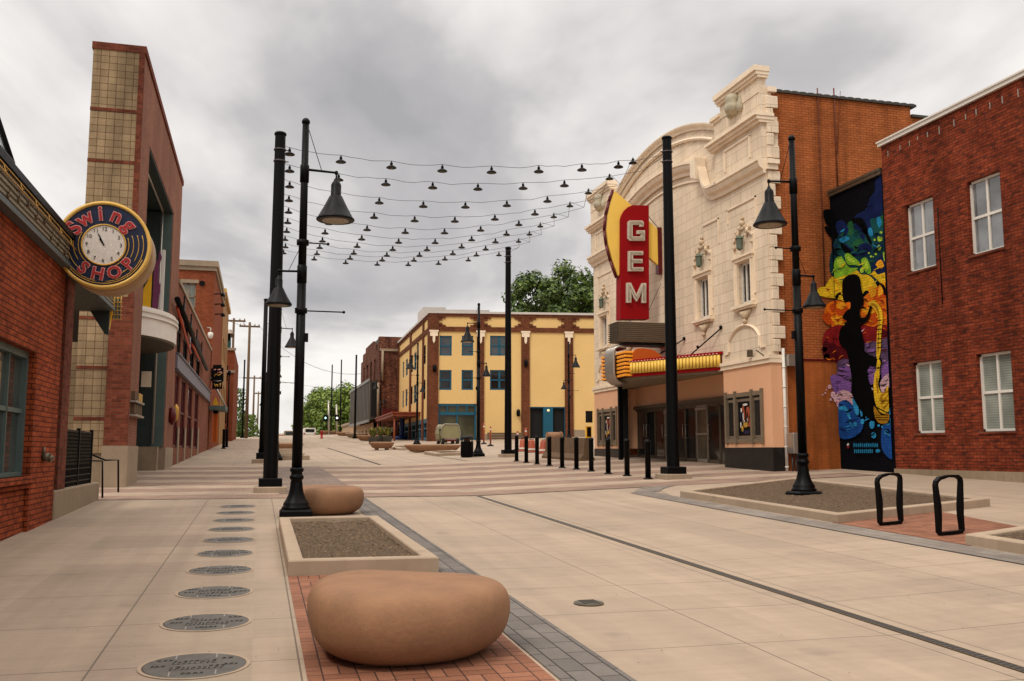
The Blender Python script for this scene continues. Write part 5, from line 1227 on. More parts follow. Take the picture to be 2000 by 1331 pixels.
# music-staff band on top of the shop front
BX = -2.90; zbt = onX(71, 459, BX)[1]; ztp = onX(61, 371, BX)[1]
bd = T('marquee_band', 'long ribbed band with yellow rails like a music staff above the orange brick shop', 'sign band', (BX, 9, 4))
b = MB(); b.box(-3.6, BX, 1.0, 20.2, zbt+.05, ztp-.09); b.build('sheet_face', plain('staff_sheet', (.33, .285, .20), .5, .2, .15, 3), bd)
b = MB(); b.box(-3.62, BX+.03, 1.0, 20.25, zbt-.02, zbt+.05); b.build('lower_lip', plain('blue_grey_paint', (.12, .14, .14), .5), bd)
b = MB(); b.box(-3.64, BX+.07, 1.0, 20.2, ztp-.09, ztp); b.build('dark_cap', 'black', bd)
b = MB(); b.box(-3.58, BX-.02, 15.95, 20.1, zbt-.06, zbt-.02); x0, z0 = onY(203, 600, 20.1); x1, z1 = onY(212, 655, 20.1); b.prism([(x0, z0+.1), (x1, z0+.1), (x1, z1), (x1-.07, z1+.02), (x0-.3, z0)], 'y', 20.05, 20.15); b.build('dark_green_soffit', M.setdefault('dgreen_paint', plain('dark_green_paint', (.025, .035, .028), .6)), bd)
b = MB(); hh = ztp-zbt-.14
for k in range(5): b.tube((BX+.008, 1, zbt+.09+k*hh/5), (BX+.008, 20.2, zbt+.09+k*hh/5), .009, n=6)
b.build('staff_line', 'bronze_frame', bd)
b = MB()
for z_, x_ in ((ztp-.13, BX+.06), (ztp-.24, BX+.10)): b.tube((x_, 1, z_), (x_, 20.2, z_), .008, n=8)
for k in range(24): y_ = 2+k*.78; b.tube((BX+.06, y_, ztp-.13), (BX+.10, y_, ztp-.26), .006, n=6); b.tube((BX, y_+.1, ztp-.2), (BX+.1, y_, ztp-.2), .005, n=6)
b.build('yellow_rail', 'gold', bd)
b = MB(); rnd = random.Random(9)
for k in range(26):
    y_ = 7+k*.48; z_ = zbt+.1+rnd.random()*hh*.6; b.tube((BX+.01, y_, z_), (BX+.03, y_, z_), .028, n=8); b.tube((BX+.02, y_+.03, z_), (BX+.02, y_+.03, z_+.13), .005, n=5)
b.build('music_note', 'wood', bd)
x0, z0 = onY(212, 572, 20.3); x1, z1 = onY(219, 645, 20.3); b = MB(); b.prism([(x0, z0), (x1, z0), (x1, z1+.5), (x0+.05, z1), (x0+.02, z1+.45)], 'y', 20.28, 20.36); b.build('yellow_end', 'yellowfin', bd)
x0, z0 = onY(219, 574, 20.45); x1, z1 = onY(235, 624, 20.45); b = MB(); b.box(x0, x1, 20.45, 20.5, z1, z0)
gp = b.build('end_grille', 'teal', bd); b = MB()
for k in range(7): b.tube((x0, 20.44, z1+(z0-z1)*k/6), (x1+.03, 20.44, z1+(z0-z1)*k/6), .008, n=5)
for k in range(4): b.tube((x0+(x1-x0)*k/3, 20.43, z1), (x0+(x1-x0)*k/3, 20.43, z0), .007, n=5)
b.build('grille_wires', 'gold', gp)
# clock sign
SYc = onX(148, 450, -2.83)[0]; cxs, czs = onY(203, 479, SYc); rs = 81*SYc/1830
cs = T('clock_sign', 'round blue shop sign with a clock face and neon letters reading SWING SHOP', 'sign', (cxs, SYc, czs))
def ring(b, r0, r1, y0, y1, n=64, c=(cxs, czs)):
    vs = []
    for i in range(n):
        a_ = 2*math.pi*i/n
        for r, y_ in ((r0, y0), (r1, y0), (r1, y1), (r0, y1)): vs.append((c[0]+r*math.cos(a_), y_, c[1]+r*math.sin(a_)))
    b.add(vs, [(i*4+q, i*4+(q+1) % 4, ((i+1) % n)*4+(q+1) % 4, ((i+1) % n)*4+q) for i in range(n) for q in range(4)], True)
def disc(b, r, y0, y1, n=64, c=(cxs, czs)): b.tube((c[0], y0, c[1]), (c[0], y1, c[1]), r, n=n)
b = MB(); disc(b, rs*.985, SYc+.06, SYc+.85); b.build('drum', plain('drum_tan', (.42, .27, .13), .45, .1), cs)
b = MB(); disc(b, rs*.93, SYc+.0, SYc+.06); b.build('blue_face', 'navy', cs)
b = MB(); ring(b, rs*.925, rs*1.0, SYc-.03, SYc+.09); b.build('gold_rim', M.setdefault('goldrim', plain('gold_rim', (.70, .46, .13), .4, .1)), cs)
b = MB(); ring(b, rs*.445, rs*.475, SYc-.03, SYc+.02); b.build('clock_rim', 'gold', cs)
b = MB(); disc(b, rs*.45, SYc-.015, SYc+.01); cf = b.build('clock_face', M.setdefault('dial', plain('dial_white', (.66, .60, .54), .4, 0, .12, 14)), cs)
b = MB()
for k in range(12):
    a_ = math.pi/2-2*math.pi*k/12; text_obj(str(k or 12), rs*.12, .002, b, None, None, FC(cxs+rs*.36*math.cos(a_), SYc-.02, czs+rs*.36*math.sin(a_)))
b.build('numeral', 'bronze_dk', cf)
b = MB(); disc(b, .012, SYc-.03, SYc-.015, 12)
for a_, L, wd in ((R(117), rs*.30, .010), (R(122), rs*.18, .016)):
    dx, dz = math.cos(a_), math.sin(a_); b.prism([(cxs-dz*wd*.6, czs+dx*wd*.6), (cxs+dx*L*.8-dz*wd, czs+dz*L*.8+dx*wd), (cxs+dx*L, czs+dz*L), (cxs+dx*L*.8+dz*wd, czs+dz*L*.8-dx*wd), (cxs+dz*wd*.6, czs-dx*wd*.6)], 'y', SYc-.028, SYc-.022)
b.build('clock_hand', 'black', cf)
for word, degs, rr, sz, flip in (('SWING', (152, 126, 98, 70, 42), .71, .37, 0), ('SHOP', (-126, -98, -68, -38), .68, .30, 1)):
    for ch, dg_ in zip(word, degs):
        a_ = R(dg_); rot = (a_-math.pi/2) if not flip else (a_+math.pi/2)
        s0 = ch if (flip or ch == 'S') else ch.lower() if ch != 'G' else 'g'
        if ch in 'WINIG' and not flip: s0 = ch.lower()
        mw_ = FC(cxs+rs*rr*math.cos(a_), SYc-.02, czs+rs*rr*math.sin(a_), rot)
        e = text_obj(s0, rs*sz*1.25, .008, 'letter_edge', 'neonpink', cs, mw_, .013*rs/.62)
        mw2 = FC(cxs+rs*rr*math.cos(a_), SYc-.034, czs+rs*rr*math.sin(a_), rot); o = text_obj(s0, rs*sz*1.25, .008, 'letter', 'neonred', cs, mw2, .003)
b = MB()
for rr, spans in ((.53, [(-60, 20), (150, 235)]), (.63, [(-25, 22), (165, 215)]), (.74, [(-28, 20), (172, 232), (-60, -40)]), (.84, [(-85, 18), (170, 260)]), (.88, [(-120, -20), (185, 262)])):
    for a0, a1 in spans:
        b.ptube([(cxs+rs*rr*math.cos(R(a0+(a1-a0)*q/14)), SYc-.02, czs+rs*rr*math.sin(R(a0+(a1-a0)*q/14))) for q in range(15)], .0065, 5)
b.build('neon_arc', 'gold', cs)
b = MB(); b.tube((cxs-.2, SYc+.4, czs-rs*.9), (cxs-.2, SYc+.4, zbt+.1), .05); b.build('bracket', 'black', cs)

# recess between shop and tower
t = T('low_wall', 'low concrete wall under the black railings', 'wall', (LX, 18, .5)); b = MB(); b.bbox(LX-.32, LX+.02, 15.92, 20.1, -.2, .85, .015); b.build('wall_block', 'oldconc', t)
t = T('brick_column', 'narrow brick column standing on the low concrete wall', 'column', (LX, 16.5, .85)); b = MB(); b.box(LX-.28, LX-.02, 16.25, 16.85, .85, zbt-.06); b.build('shaft', 'brick_trim', t)
for (ya, yb, lab) in ((15.95, 16.2, 'short black railing between shop and brick column'), (16.95, 19.75, 'black slatted railing on the low concrete wall')):
    t = T('railing', lab, 'railing', (LX-.1, ya, .85)); b = MB()
    for z_ in (.92, 1.02, 1.14): b.box(LX-.12, LX-.09, ya, yb, z_, z_+.022)
    y_ = ya
    while y_ < yb: b.box(LX-.115, LX-.095, y_, y_+.02, .85, 1.78); y_ += .11
    z_ = 1.22
    while z_ < 1.82: b.box(LX-.13, LX-.10, ya, yb, z_, z_+.04); z_ += .062
    b.build('slats', 'black', t)
    b = MB()
    for y_ in ((ya, yb-.03) if yb-ya < 1 else (ya, ya+1.4, yb-.03)): b.box(LX-.14, LX-.08, y_, y_+.05, .85, 1.86)
    b.build('post', 'black', t)
t = T('handrail', 'black pipe handrail at the steps beside the low wall', 'handrail', (LX+.2, 20.6, .5))
p1 = G(200, 974); p2 = G(231, 963); b = MB()
h1 = onY(200, 901, p1[1]); h2 = onY(231, 899, p2[1])
b.ptube([p1, (h1[0], p1[1], h1[1]), (h1[0]-.55, p1[1]+.1, h1[1]+.02)], .02, 8); b.ptube([p2, (h2[0], p2[1], h2[1]), (h2[0]-.25, p2[1]-.1, h2[1]), (h2[0]-.85, p2[1]-.9, h2[1]+.32)], .02, 8); b.build('rail', 'black', t)

# tower
TY, TW, TZ = 23.95, -4.17, 11.36; 
tw = T('museum_tower', 'tall slab tower with tan tile end, brown brick side and a deep portal', 'building', (LX, 29, .8))
b = MB(); b.box(TW, LX-.02, TY-.03, TY-.002, 1.4, TZ-.18); b.box(-9, TW-.0, TY+.05, TY+1.2, .2, 4.0); b.build('tile_end_wall', 'tile', tw)
b = MB(); zs = [onY(230, p, TY)[1] for p in (217, 317)]+[onY(200, p, TY)[1] for p in (622, 719, 818)]
for z_ in zs: b.box(TW-.006, LX-.0, TY-.042, TY+.0, z_-.04, z_+.04)
b.box(LX-.12, LX+.006, TY-.045, TY+.05, 3.9, TZ-.18); b.build('brick_bands', 'brick_trim', tw)
b = MB(); zp_ = onY(240, 581, TY)[1]; b.box(LX-.50, LX+.02, TY-.10, TY+.02, 1.58, zp_); b.build('brick_pilaster', 'brick_trim', tw)
PY0, PY1, PZ = 25.75, 33.1, 9.42
b = MB(); b.wall('x', LX, 1, 1.15, TY, 36.0, 1.58, TZ-.18, [(PY0, PY1, 0, PZ)]); b.build('brown_side_wall', 'brick_tower', tw)
b = MB(); b.box(TW-.03, LX+.04, TY-.05, 36.05, TZ-.18, TZ); b.build('red_coping', 'brick_trim', tw)
b = MB(); b.box(LX-.52, LX+.05, TY-.14, PY0+.03, -.2, 1.58); b.build('stone_base', 'granite', tw)
b = MB(); b.box(LX-1.14, LX+.05, PY1-.03, 36.0, -.2, 1.58); b.build('stone_base', 'granite', tw)
b = MB(); b.box(TW-.6, LX-.52, TY+.0, TY+.2, -.2, 1.6); b.build('dark_stone_base', 'oldconc', tw)
b = MB(); b.box(-4.13, LX-.03, PY1-.08, PY1-.01, 1.6, PZ-.005); b.box(-4.14, -4.06, PY0+.02, PY1-.1, .3, PZ-.005); b.build('teal_lining', 'teal', tw)
b = MB(); b.box(-4.05, LX-.02, PY0+.01, PY1-.09, PZ-.05, PZ-.006); b.box(-4.0, LX-.35, PY1-.5, PY1-.3, 1.6, PZ-.1); b.build('portal_soffit', M.setdefault('dteal', plain('dark_teal', (.035, .05, .046), .6)), tw)
b = MB(); b.box(-4.12, LX-.15, PY1-.6, PY1-.04, -.2, 1.6); b.build('inner_stone_base', 'oldconc', tw)
b = MB(); b.tube((LX-.3, PY0+.1, PZ-.09), (LX-.3, PY1-.55, PZ-.09), .035, n=8); b.tube((LX-.3, PY1-.55, PZ-.09), (LX-.3, PY1-.55, 1.7), .03, n=8); b.build('portal_conduit', 'silver', tw)
b = MB(); b.box(-3.7, -3.4, 32.3, 32.34, 3.5, 4.0); b.build('cream_panel', 'cream', tw)  # small plain cream plate near the far end of the portal
dr = T('round_canopy', 'white rounded canopy bulging from the tower portal', 'canopy', (-4.1, 30, 4.5)); DC = (-4.05, 30.2)
def halfdisc(rx, ry): return [(-4.62+rx*math.cos(q), 29.75+ry*math.sin(q)) for q in [R(-84+168*k/48) for k in range(49)] if -4.62+rx*math.cos(q) > -4.04]
b = MB()
for dr_, za, zb in ((0, 4.62, 5.12), (.05, 5.12, 5.18), (-.01, 5.18, 5.27), (.04, 5.27, 5.33), (-.03, 5.33, 5.42)): b.prism(halfdisc(2.13+dr_, 3.15+dr_), 'z', za, zb)
b.build('drum', 'white', dr)
b = MB(); b.prism(halfdisc(2.08, 3.1), 'z', 4.57, 4.62); b.build('soffit', 'corr_dk', dr)
fs = T('fin_sign', 'tall yellow, green, purple and white fins standing on the round canopy', 'sign', (-3.5, 30, 5.3))
for nm, mt, a_, c_, top, yq in (('yellow_fin', 'yellowfin', 283, 298, 500, 29.6), ('green_fin', 'greenfin', 297, 303, 520, 29.9), ('purple_fin', 'purple', 302, 316, 492, 29.7), ('white_fin', 'white', 317, 323, 488, 29.8)):
    x0, zt_ = onY(a_, top, yq); x1, _ = onY(c_, top, yq); b = MB(); H_ = zt_-5.42
    if 'yellow' in nm: pl = [(x0, 5.42), (x1, 5.42), (x1, 5.42+H_*.75), (x1+.05, 5.42+H_*.8), (x1-.02, zt_), (x0+.1, zt_-.1), (x0+.13, 5.42+H_*.6), (x0, 5.42+H_*.45)]
    elif 'purple' in nm: pl = [(x0, 5.42), (x1-.05, 5.42), (x1-.02, 5.42+H_*.35), (x1, 5.42+H_*.4), (x1, 5.42+H_*.5), (x1-.06, 5.42+H_*.55), (x1-.06, 5.42+H_*.8), (x1, zt_-.15), (x1-.04, zt_), (x0+.12, zt_), (x0+.12, 5.42+H_*.88), (x0, 5.42+H_*.85)]
    else: pl = [(x0, 5.42), (x1, 5.42), (x1, zt_), (x0, zt_)]
    b.prism(pl, 'y', yq, yq+.12); b.build(nm, mt, fs)
pq = T('wall_plaques', 'two rows of small gold and brown plaques on the tower corner', 'plaques', (LX, 25, 3)); 
for r_, (pt, pb) in enumerate(((762, 778), (787, 806))):
    ya, za = onX(256, pt, LX+.05); yb, zb = onX(256, pb, LX+.05)
    for k in range(4):
        b = MB(); b.box(LX+.0, LX+.09, 24.35+k*.4, 24.65+k*.4, zb-.02*k, za-.0*k); b.build('plaque', 'gold' if k in (2, 3) and r_ == 0 else 'wood', pq)
    b = MB(); b.box(LX+.0, LX+.14, 24.2, 25.9, zb-.08, zb-.03); b.build('shelf', 'silver', pq)

# next building, brown brick with tall openings
nb = T('brick_building', 'brown brick building with a grey steel beam beyond the tower', 'building', (LX, 46, 1.2))
ypx = lambda p: onX(p, 700, LX)[0]
cols = [(344.5, 352), (357, 365.5), (370.5, 379), (384, 391)]
hl = [(ypx(a_), ypx(c_), 1.6, 4.35) for a_, c_ in cols]; hu = [(ypx(a_), ypx(c_), 5.02, 6.85) for a_, c_ in cols]
b = MB(); b.wall('x', LX, 1, .5, 36.02, 60.5, .5, 7.55, hl+hu); b.box(LX-12, LX-.5, 60, 60.5, .5, 7.5); b.build('brick_wall', 'brick_next', nb)
b = MB(); b.box(LX-.5, LX+.06, 36.02, 60.6, 7.55, 7.70); b.build('coping', 'granite', nb)
b = MB(); b.box(LX-.2, LX+.08, 36.02, 60, 4.38, 4.98); b.box(LX-.2, LX+.14, 36.02, 60, 4.36, 4.42); b.box(LX-.2, LX+.14, 36.02, 60, 4.95, 5.0); b.build('steel_beam', 'lavender', nb)
b = MB()
for a_, c_, _, _ in hl: b.box(LX-.3, LX+.04, (c_), (c_)+.5 if c_ < 50 else c_+.8, .4, 1.6+.02*c_)
b.build('stone_pier_base', 'granite', nb)
for hs in hl+hu:
    f = MB()
    for u in (hs[0]+.05, (hs[0]+hs[1])/2, hs[1]-.05): f.box(LX-.08, LX-.03, u-.04, u+.04, hs[2], hs[3])
    for v in (hs[2]+.05, (hs[2]+hs[3])/2, hs[3]-.05): f.box(LX-.075, LX-.035, hs[0], hs[1], v-.04, v+.04)
    w_ = f.build('window', 'dkred' if hs[2] < 3 else 'black', nb); f = MB(); f.box(LX-.12, LX-.09, hs[0], hs[1], hs[2], hs[3]); f.build('pane', 'glass_dk', w_)
b = MB(); b.box(LX-12, LX-.5, 36.1, 60, 7.3, 7.4); b.build('roof', 'roofgrey', nb)
b = MB()
for (pa, pb, r) in (((345.5, 600), (372, 690), .055), ((374, 672), (390, 704), .055)):
    ya, za = onX(*pa, LX+.12); yb, zb = onX(*pb, LX+.12); b.tube((LX+.12, ya, za), (LX+.12, yb, zb), r, n=8)
b.build('orange_pipe', 'orangered', nb)
b = MB(); ya, za = onX(346, 585, LX+.2); yb, zb = onX(404, 722, LX+.2); b.tube((LX+.2, ya, za), (LX+.2, yb, zb), .10, n=8)
for k in range(1, 5): y_ = ya+(yb-ya)*k/5; z_ = za+(zb-za)*k/5; b.prism([(y_-.3, z_), (y_+.3, z_), (y_, z_+.9)], 'x', LX+.1, LX+.16)
b.build('sawtooth_rail', 'black', nb)
t = T('wall_ornament', 'dark red and gold wall ornament at the doorway beyond the tower', 'ornament', (LX, 36, 2)); ya, za = onX(336, 812, LX+.1)
b = MB(); b.lathe([(0, -.35), (.12, -.2), (.15, 0), (.1, .25), (0, .3)], (LX+.1, ya, za), 8); b.build('shield', 'dkred', t); b = MB(); b.lathe([(0, -.3), (.08, -.2), (.1, .2), (0, .35)], (LX+.16, ya+.8, za+.1), 8); b.build('gold_shield', 'gold', t)

ap = T('apartment_building', 'tall red brick apartment block with a cream cornice behind the left shops', 'building', (LX, 62, 1.5))
AY = 60.6; ztop = onY(415, 522, AY)[1]; xw = [onY(p, 560, AY)[0] for p in (353, 383)]; zw = [onY(365, p, AY)[1] for p in (604, 553)]
b = MB(); b.wall('y', AY, -1, .4, -18, LX+.05, 1, ztop, [(xw[0], xw[1], zw[0], zw[1])]); b.box(LX-.3, LX+.05, AY+.4, 74, 1, ztop); b.build('brick_wall', 'brick_apt', ap)
b = MB(); b.box(-18.2, LX+.25, AY-.2, 74, ztop, ztop+.35); b.box(-18.2, LX+.15, AY-.1, 74, ztop-.25, ztop); b.build('cornice', 'granite', ap)
f = MB(); xm = sum(xw)/2
for u0, u1, v0, v1 in ((xw[0], xw[0]+.08, zw[0], zw[1]), (xw[1]-.08, xw[1], zw[0], zw[1]), (xw[0], xw[1], zw[1]-.1, zw[1]), (xw[0], xw[1], zw[0], zw[0]+.08), (xm-.04, xm+.04, zw[0], zw[1]), (xw[0], xw[1], (zw[0]+zw[1])/2-.04, (zw[0]+zw[1])/2+.04)): f.box(u0, u1, AY+.12, AY+.2, v0, v1)
f.box(xw[0]-.15, xw[1]+.15, AY-.05, AY+.1, zw[1], zw[1]+.22); w_ = f.build('window', 'granite', ap); f = MB(); f.box(xw[0], xw[1], AY+.2, AY+.22, zw[0], zw[1]); f.build('pane', 'glass_blind', w_)
b = MB()
for k in range(3): z_ = ztop-1.6-k*.55; b.tube((LX+.05, AY+.6+k*.6, z_), (LX+.5, AY+.6+k*.6, z_+.05), .04, n=6); b.lathe([(.16, -.12), (.10, .05), (.03, .1)], (LX+.55, AY+.6+k*.6, z_), 8)
b.build('wall_floodlight', 'black', ap)
b = MB(); xq, zq = onY(395, 554, AY); b.tube((xq, AY-.08, zq), (xq, AY, zq), .16); b.build('round_vent', 'black', ap)
t = T('ochre_building', 'narrow ochre building beyond the brick apartment block', 'building', (LX, 80, 2)); b = MB(); b.wall('x', LX+.1, 1, .4, 74.02, 86, 1, 13.4, [(76+k*3.2, 77.6+k*3.2, z_, z_+1.7) for k in range(3) for z_ in (5, 8.5)]); b.box(-14, LX-.3, 74.0, 74.5, 1, 13.4); b.build('wall', plain('ochre_brick', (.36, .20, .07), .8, 0, .15, 2), t)
b = MB(); b.box(LX-.6, LX-.3, 74.6, 86, 1, 13); b.build('dark_inside', 'glass_dk', t); b = MB(); b.box(-14, LX+.3, 73.9, 86, 13.4, 13.7); b.build('cornice', 'gold', t)
t = T('corner_building', 'far red brick building topped by a green cupola', 'building', (LX, 95, 2)); CY_ = 94.; x0 = onY(398, 700, CY_)[0]; x1, zt_ = onY(458.5, 684, CY_); xw = [onY(p, 700, CY_)[0] for p in (434, 446)]; zw0 = onY(440, 745, CY_)[1]; zw1 = onY(440, 715, CY_)[1]
b = MB(); b.wall('y', CY_, -1, .5, x0-6, x1, 1, zt_, [(xw[0], xw[1], zw0, zw1), (xw[0], xw[1], zw0-4, zw1-4)]); b.box(x1-.5, x1, CY_+.5, 112, 1, zt_); b.box(x0-6, x0, 86.1, CY_, 1, 12); b.build('brick_wall', 'brick_apt', t)
b = MB(); b.box(xw[0]-.3, xw[1]+.3, CY_+.4, CY_+.6, 3, zt_-1); b.build('dark_inside', 'glass_dk', t)
b = MB(); b.box(x0-6.1, x1+.12, CY_-.12, CY_+.1, zt_-.05, zt_+.2); b.box(x0-6.1, x1+.1, CY_-.1, CY_+.1, zt_-2.2, zt_-1.95); b.build('stone_band', 'granite', t)
xa, za = onY(428, 683, CY_+1); xb, zb = onY(450, 652, CY_+1); b = MB(); b.box(xa, xa+.25, CY_+1, CY_+1.25, za-.2, zb); b.box(xb-.25, xb, CY_+1, CY_+1.25, za-.2, zb); b.box(xa, xb, CY_+1, CY_+4, zb-.7, zb); b.box(xb-.25, xb, CY_+3.5, CY_+3.75, za-.2, zb); b.box(xa, xb, CY_+1, CY_+4, za-.3, za); b.build('cupola_frame', 'greenfin', t)
b = MB(); b.box(xa+.2, xb-.2, CY_+1.3, CY_+3.8, za, zb-.6); b.build('cupola_glazing', 'glass_blind', t)
b = MB(); b.add([(xa-.3, CY_+.7, zb), (xb+.3, CY_+.7, zb), (xb+.3, CY_+4.3, zb), (xa-.3, CY_+4.3, zb), ((xa+xb)/2, CY_+2.5, zb+.7)], [(0, 1, 4), (1, 2, 4), (2, 3, 4), (3, 0, 4), (3, 2, 1, 0)]); b.build('cupola_roof', 'granite', t)
# blade sign, awning, lamp by the left shops
SG = 59.5
def q4(pts, Y): return [onY(*p, Y) for p in pts]
bs = T('hanging_sign', 'black two-part hanging shop sign with red and gold squiggles', 'sign', (-2.6, SG, 5)); b = MB(); b.prism(q4([(414, 760), (434, 760), (434, 746), (436.5, 745), (436.5, 719), (433, 718), (433, 713), (416, 713), (416, 718), (412.5, 721), (412, 742), (415, 746)], SG), 'y', SG, SG+.2); b.build('sign_panel', 'black', bs)
def sq(name, mat, strokes, r=.035):
    b = MB()
    for s_ in strokes: b.ptube([(onY(*p, SG)[0], SG-.04, onY(*p, SG)[1]) for p in s_], r, 5)
    b.build(name, mat, bs)
sq('gold_marks', 'gold', [[(419, 750), (421, 756), (423, 751)], [(425, 751), (425, 756)], [(428, 750), (432, 750)], [(430, 750), (430, 756)], [(418, 736), (422, 731), (427, 734), (432, 730)]])
sq('red_marks', 'neonpink', [[(417, 723), (422, 722)], [(424, 723), (431, 722)], [(424, 729), (432, 727), (434, 730)]]); sq('grey_marks', 'silver', [[(416, 744), (424, 745), (432, 744)]], .025)
t = T('awning', 'grey flat awning with a yellow shape on top by the left shops', 'awning', (-2.7, 61, 4.3)); xa, za = onY(408, 800, 59.8); xb, zb = onY(440, 793, 59.8); b = MB(); b.box(xa, xb, 59.8, 64, za, zb); b.build('canopy', 'teal', t)
b = MB(); b.tube((xb, 59.9, zb), (xa, 60.0, zb+1.7), .05, n=6); b.tube((xb, 63.9, zb), (xa, 63.9, zb+1.7), .05, n=6); b.build('stay_rod', 'silver', t)
b = MB(); b.prism(q4([(416, 792), (417, 783), (421, 776), (425, 786), (426, 792)], 60.5), 'y', 60.5, 60.8); b.build('yellow_shape', 'yellowfin', t)
t = T('wooden_doorway', 'orange wooden doorway under the grey awning', 'doorway', (-3, 62, 2)); xa, za = onY(414, 864, 60.2); xb, zb = onY(426, 802, 60.2); b = MB(); b.box(xa, xa+.12, 60.2, 60.3, za, zb); b.box(xb-.12, xb, 60.2, 60.3, za, zb); b.box((xa+xb)/2-.05, (xa+xb)/2+.05, 60.2, 60.3, za, zb); b.box(xa, xb, 60.2, 60.3, zb-.2, zb); b.build('frame', 'orange_dk', t); b = MB(); b.box(xa+.02, xb-.02, 60.3, 60.36, za, zb); b.build('door', 'wood', t)
lx, ly, lz = G(443, 872); t = T('street_lamp', 'thin lamp post with a horizontal arm by the far left bollards', 'lamp post', (lx, ly, lz)); b = MB(); b.tube((lx, ly, lz), (lx, ly, lz+5.2), .07, .05); b.build('shaft', 'black', t); b = MB(); b.lathe([(.14, 0), (.11, .3), (.05, .35)], (lx, ly, lz+5.1), 10); b.build('lantern', 'lampblack', t)
t = T('security_camera', 'white dome camera on a bracket at the roof end of the brown brick building', 'camera', (LX, 58, 7)); xa, za = onY(411, 657, 59); b = MB(); b.tube((LX-.2, 59, za+.5), (xa, 59, za+.5), .04, n=6); b.tube((xa, 59, za+.5), (xa, 59, za+.1), .03, n=6); b.build('bracket', 'silver', t); MB().lathe([(.05, .25), (.16, .2), (.16, 0), (.1, -.12), (0, -.16)], (xa, 59, za), 12).build('dome', 'white', t)
# glazed roof lantern on the shop roof, top left corner
t = T('glass_roof_lantern', 'glass roof peak showing at the top left corner', 'skylight', (-3.7, 11, 4.4)); P_ = lambda px, py: (-3.3, *onX(px, py, -3.3))
A_, B_, C_, D_ = P_(-60, 60), P_(1, 196), P_(22, 318), P_(-60, 250); b = MB()
top = Vector((-3.6, A_[1], A_[2]))
a0 = Vector((-3.25, *onX(22, 320, -3.25))); a1 = Vector((-3.25, a0.y-5.5, a0.z-.0)); e1 = Vector((-5.5, a0.y, a0.z)); e0 = Vector((-5.5, a1.y, a0.z))
pk = Vector((-4.3, *onX(-90, -20, -4.3))); 
for q in (a0, a1, e1, e0): b.tube(q, pk, .05, n=8)
for p_, q in ((a0, a1), (a1, e0), (e0, e1), (e1, a0)): b.tube(p_, q, .05, n=8)
for f_ in (.25, .5, .75): m_ = a1.lerp(a0, f_); b.tube(m_, pk, .025, n=6)
b.build('frame', 'black', t); b = MB(); b.add([a0, a1, e0, e1, pk], [(0, 1, 4), (1, 2, 4), (2, 3, 4), (3, 0, 4)]); gm, gt, gb_ = newmat('clear_glass'); setin(gb_, Transmission_Weight=.9, Roughness=.05, IOR=1.02); gb_.inputs['Base Color'].default_value = (.8, .85, .85, 1); gb_.inputs['Alpha'].default_value = .35
b.build('glazing', gm, t)
# =====================================================  YELLOW BUILDING AND BEYOND
C0 = Vector((13.35, 76.3)); ph = R(9.3); d_ = Vector((math.cos(ph), -math.sin(ph))); e_ = Vector((math.sin(R(1.65)), math.cos(R(1.65))))
def onP(px, py):      # pixel -> (s, z) on the tilted front face
    r = ray(px, py); n_ = Vector((-d_.y, d_.x)); t_ = C0.dot(n_)/(r[0]*n_.x+r[1]*n_.y)
    p = Vector((t_*r[0], t_*r[1])); return (p-C0).dot(d_), EYE+t_*r[2]
def onS(px, py):      # pixel -> (depth, z) on the street side face
    r = ray(px, py); n_ = Vector((e_.y, -e_.x)); t_ = C0.dot(n_)/(r[0]*n_.x+r[1]*n_.y)
    p = Vector((t_*r[0], t_*r[1])); return (p-C0).dot(e_), EYE+t_*r[2]
class YB_(MB):
    def build(s, *a, **k):
        s.v = [(C0.x+x*d_.x+y*e_.x, C0.y+x*d_.y+y*e_.y, z) for x, y, z in s.v]; return MB.build(s, *a, **k)
yb = T('yellow_building', 'three-storey yellow corner building with brown piers and teal windows', 'building', (13.4, 76, 2.2))
fx = lambda px: onP(px, 740)[0]
fz = lambda px, py: onP(px, py)[1]
ZT = fz(850, 612); ZB = 1.2; SL, SD = 21.0, onS(780, 660)[0]
wins = []
for a_, c_ in ((858, 882), (901.5, 924), (957, 986), (990, 1006)):
    if a_ == 990: continue
    for t_, bt in ((656, 695), (723, 762)): wins.append((fx(a_), fx(c_)+(.35 if a_ == 957 else 0), fz(a_, bt), fz(a_, t_)))
store = (fx(856), fx(931), ZB, fz(880, 789)); door = (fx(1035), fx(1105), ZB, fz(1040, 795)); sw_ = [(fx(1143), fx(1157), fz(1150, 826), fz(1150, 803))]
b = YB_(); b.wall('y', 0, -1, .4, 0, SL, ZB, ZT, wins+[store, door]+sw_); 
sidew = []
for a_, c_ in ((764.5, 769), (774, 779), (783, 787), (789, 794), (801, 807), (809, 815), (827, 833)): 
    pass
sw2 = []
for a_, c_ in ((786, 789), (792, 796), (801, 806), (808, 813), (825.5, 831)):
    d0, d1 = onS(c_, 740)[0], onS(a_, 740)[0]
    for t_, bt in ((.66, .80), (.40, .545)): sw2.append((d0, d1, ZB+(ZT-ZB)*t_-.0, ZB+(ZT-ZB)*bt))
b2 = YB_(); b2.wall('x', 0, -1, .4, .4, SD, ZB+2.9, ZT, [h for h in sw2]); b.add(b2.v, b2.f)
b.box(0, SL, SD-.4, SD, ZB, ZT-.02)
b.build('stucco_wall', 'stucco', yb)
b = YB_(); b.box(.4, SL, .4, SD-.4, ZT-.5, ZT-.4); b.box(.45, SL, .6, .7, ZB+3.4, ZT-.6); b.box(.6, .7, .6, SD-.4, ZB+3.4, ZT-.6); b.build('roof_and_floors', 'black_in', yb)
piers = [(836.5, 856), (931, 945), (1018, 1034), (1103, 1119)]
b = YB_()
for a_, c_ in piers: b.box(fx(a_) if a_ > 840 else -.1, fx(c_), -.12, .0, ZB, ZT-.32)
